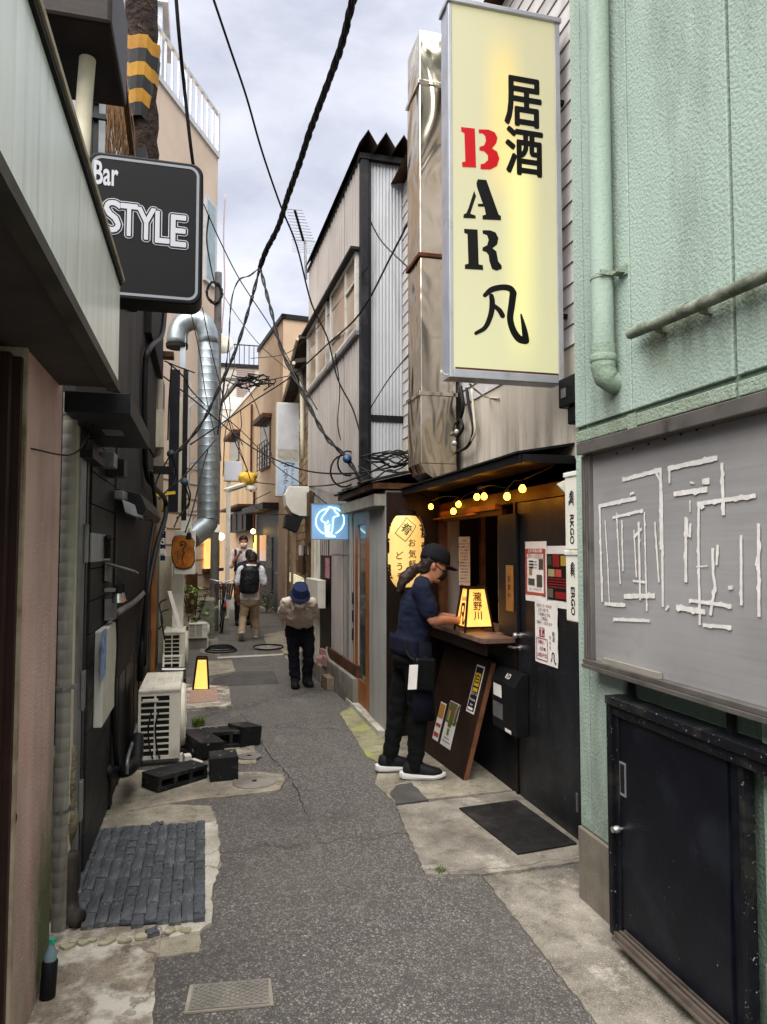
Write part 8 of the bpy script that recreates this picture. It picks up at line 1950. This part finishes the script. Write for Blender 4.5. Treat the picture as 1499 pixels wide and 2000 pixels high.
b = MB(); b.loft([ringpts(h + hu_ * z + hf_ * .0, hs_, hf_, a, b_, 20) for z, a, b_ in ((.055, .092, .11), (.045, .104, .124), (.032, .114, .136), (.028, .114, .136), (.040, .102, .122), (.048, .09, .108))], cap=False); b.build('brim', M_hat, hat, smooth=True)
b = MB(); b.loft([ringpts(hipO + ax_['sp'] * z, ax_['sd'], ax_['fr'], .168, .132) for z in (.03, .065)]); b.build('belt', M_ink, root, smooth='auto')
cpt = J['neck'] + ax_['fr'] * .0
for k in (-1, 1): b = MB(); q0 = J['neck'] + ax_['sd'] * .035 * k - Vector((0, .05, .02)); b.prism([q0, q0 + ax_['sd'] * .07 * k + Vector((0, .01, -.005)), q0 + ax_['sd'] * .045 * k + Vector((0, -.02, -.09))], (0, -.008, 0)); b.build('collar', M_beishirt, root)

# --- walker with a black backpack
Yw = 12.95
J = dict(hip=wy(488, 1166, Yw), shL=wy(471, 1112, Yw + .03), shR=wy(510, 1112, Yw + .03), neck=wy(491, 1104, Yw + .06), head=wy(493, 1094, Yw + .10),
         elL=wy(463, 1142, Yw + .02), haL=wy(466, 1165, Yw + .15), elR=wy(517, 1142, Yw + .03), haR=wy(513, 1136, Yw + .26),
         hipL=wy(481, 1172, Yw), hipR=wy(497, 1172, Yw), knL=wy(475, 1206, Yw + .02), knR=wy(499, 1204, Yw + .16), anL=wy(472, 1240, Yw - .20), anR=wy(500, 1236, Yw + .22))
J['anR'].z = .09; J['anL'].z = .15
fW = Vector((0, 1, 0)); hfw = Vector((0, .9, -.4)); huw = Vector((0, .4, .9))
root, ax_ = person('man in white shirt and khaki trousers walking away with a black backpack', J, fW, None, hfw, huw, dict(trousers=pm('khaki_trousers', '#a8957a', '#957f68', scale=5, rough=.9, bump=.2, bsc=18), shirt=pm('white_shirt', '#dcdde2', '#cfd0d8', scale=5, rough=.9), shoes=pm('tan_shoe', '#978774', '#837462', rough=.8), sole=pm('grey_sole', '#b0a89c', rough=.8), hem=.10, wob=.008, cuff=.066, footup={0: Vector((0, .62, .78))}), s=1.02, sleeve=.85, feet=(Vector((0, .78, -.62)), Vector((.05, 1, 0))))
hair(root, J['head'], hfw, huw, M_hairb, 1.05)
c = J['hip'] + ax_['sp'] * .30 - ax_['fr'] * .21; M_bag = pm('backpack_black', '#111214', '#1a1b1e', scale=8, rough=.5, bump=.3, bsc=14, bd=.02)
organic('backpack', [('r', [ringpts(c + ax_['sp'] * z - Vector((.03, 0, 0)), ax_['sd'], ax_['fr'], a, b_) for z, a, b_ in ((-.24, .12, .07), (-.20, .165, .105), (.0, .175, .12), (.17, .16, .105), (.245, .10, .06))])], M_bag, root, .012, 3, .006)
for k, p in ((-1, J['shL']), (1, J['shR'])): b = MB(); b.tube(smoothpts([c + ax_['sp'] * .2 + ax_['sd'] * .08 * k, p + ax_['sp'] * .075 - ax_['sd'] * .05 * k - ax_['fr'] * .03, p + ax_['fr'] * .09 - ax_['sd'] * .04 * k], 4), .028, 8); b.build('shoulder_strap', M_bag, root, smooth=True)

# --- masked man facing the camera, and the one half hidden behind the walker
def stander(label, px, py_top, Y, cl, f_, white=True, arm=0):
    top = wy(px, py_top, Y); X_ = top.x; Ht = top.z; s = Ht / 1.72; V = lambda x, y, z: Vector((X_ + x * s, Y + y * s, z * s)); k = 1 if f_.y > 0 else -1
    J = dict(hip=V(0, 0, .92), shL=V(-.18 * k, 0, 1.40), shR=V(.18 * k, 0, 1.40), neck=V(0, 0, 1.48), head=V(0, .02 * k, 1.595), elL=V(-.25 * k, 0, 1.12), haL=V(-.24 * k, .1 * k, .88), elR=V(.24 * k, .05 * k, 1.14), haR=V(.10 * k, .20 * k, 1.36) if arm else V(.24 * k, .1 * k, .88), hipL=V(-.09 * k, 0, .86), hipR=V(.09 * k, 0, .86), knL=V(-.10 * k, .02 * k, .48), knR=V(.10 * k, .03 * k, .48), anL=V(-.10 * k, 0, .09), anR=V(.10 * k, .12 * k, .09))
    root, a_ = person(label, J, f_, None, f_, Vector((0, 0, 1)), cl, s=s, sleeve=1.25 if arm else .8); hair(root, J['head'], f_, Vector((0, 0, 1)), M_hairb, s, 1.0, .025); return root, J, s, a_
root, J, s, a_ = stander('man with a white mask and pale shirt standing in front of the shop lights', 476, 1047, 15.6, dict(trousers=M_blackt, shirt=pm('pale_shirt', '#cbc8d0', '#bab8c2', scale=5, rough=.9), shoes=M_ink, sole=M_ink), Vector((.0, -1, 0)), arm=1)
mask(root, J['head'], Vector((0, -1, 0)), Vector((0, 0, 1)), M_maskw, s); b = MB(); b.tube(smoothpts([J['shR'] + Vector((.02, .05, .06)), J['shR'] + Vector((.03, -.08, .02)), J['shR'] + Vector((.03, -.13, -.25)), J['shR'] + Vector((.02, -.1, -.4))], 4), .026, 8); b.build('shoulder_strap', M_bag, root, smooth=True)
stander('person in a dark top with yellow khaki trousers hidden behind the backpack walker', 487, 1074, 14.3, dict(trousers=pm('yellow_khaki', '#9a8350', '#86703f', scale=5, rough=.9), shirt=pm('charcoal_top', '#2a2a33', rough=.9), shoes=M_ink, sole=M_whitepl), Vector((0, 1, 0)))
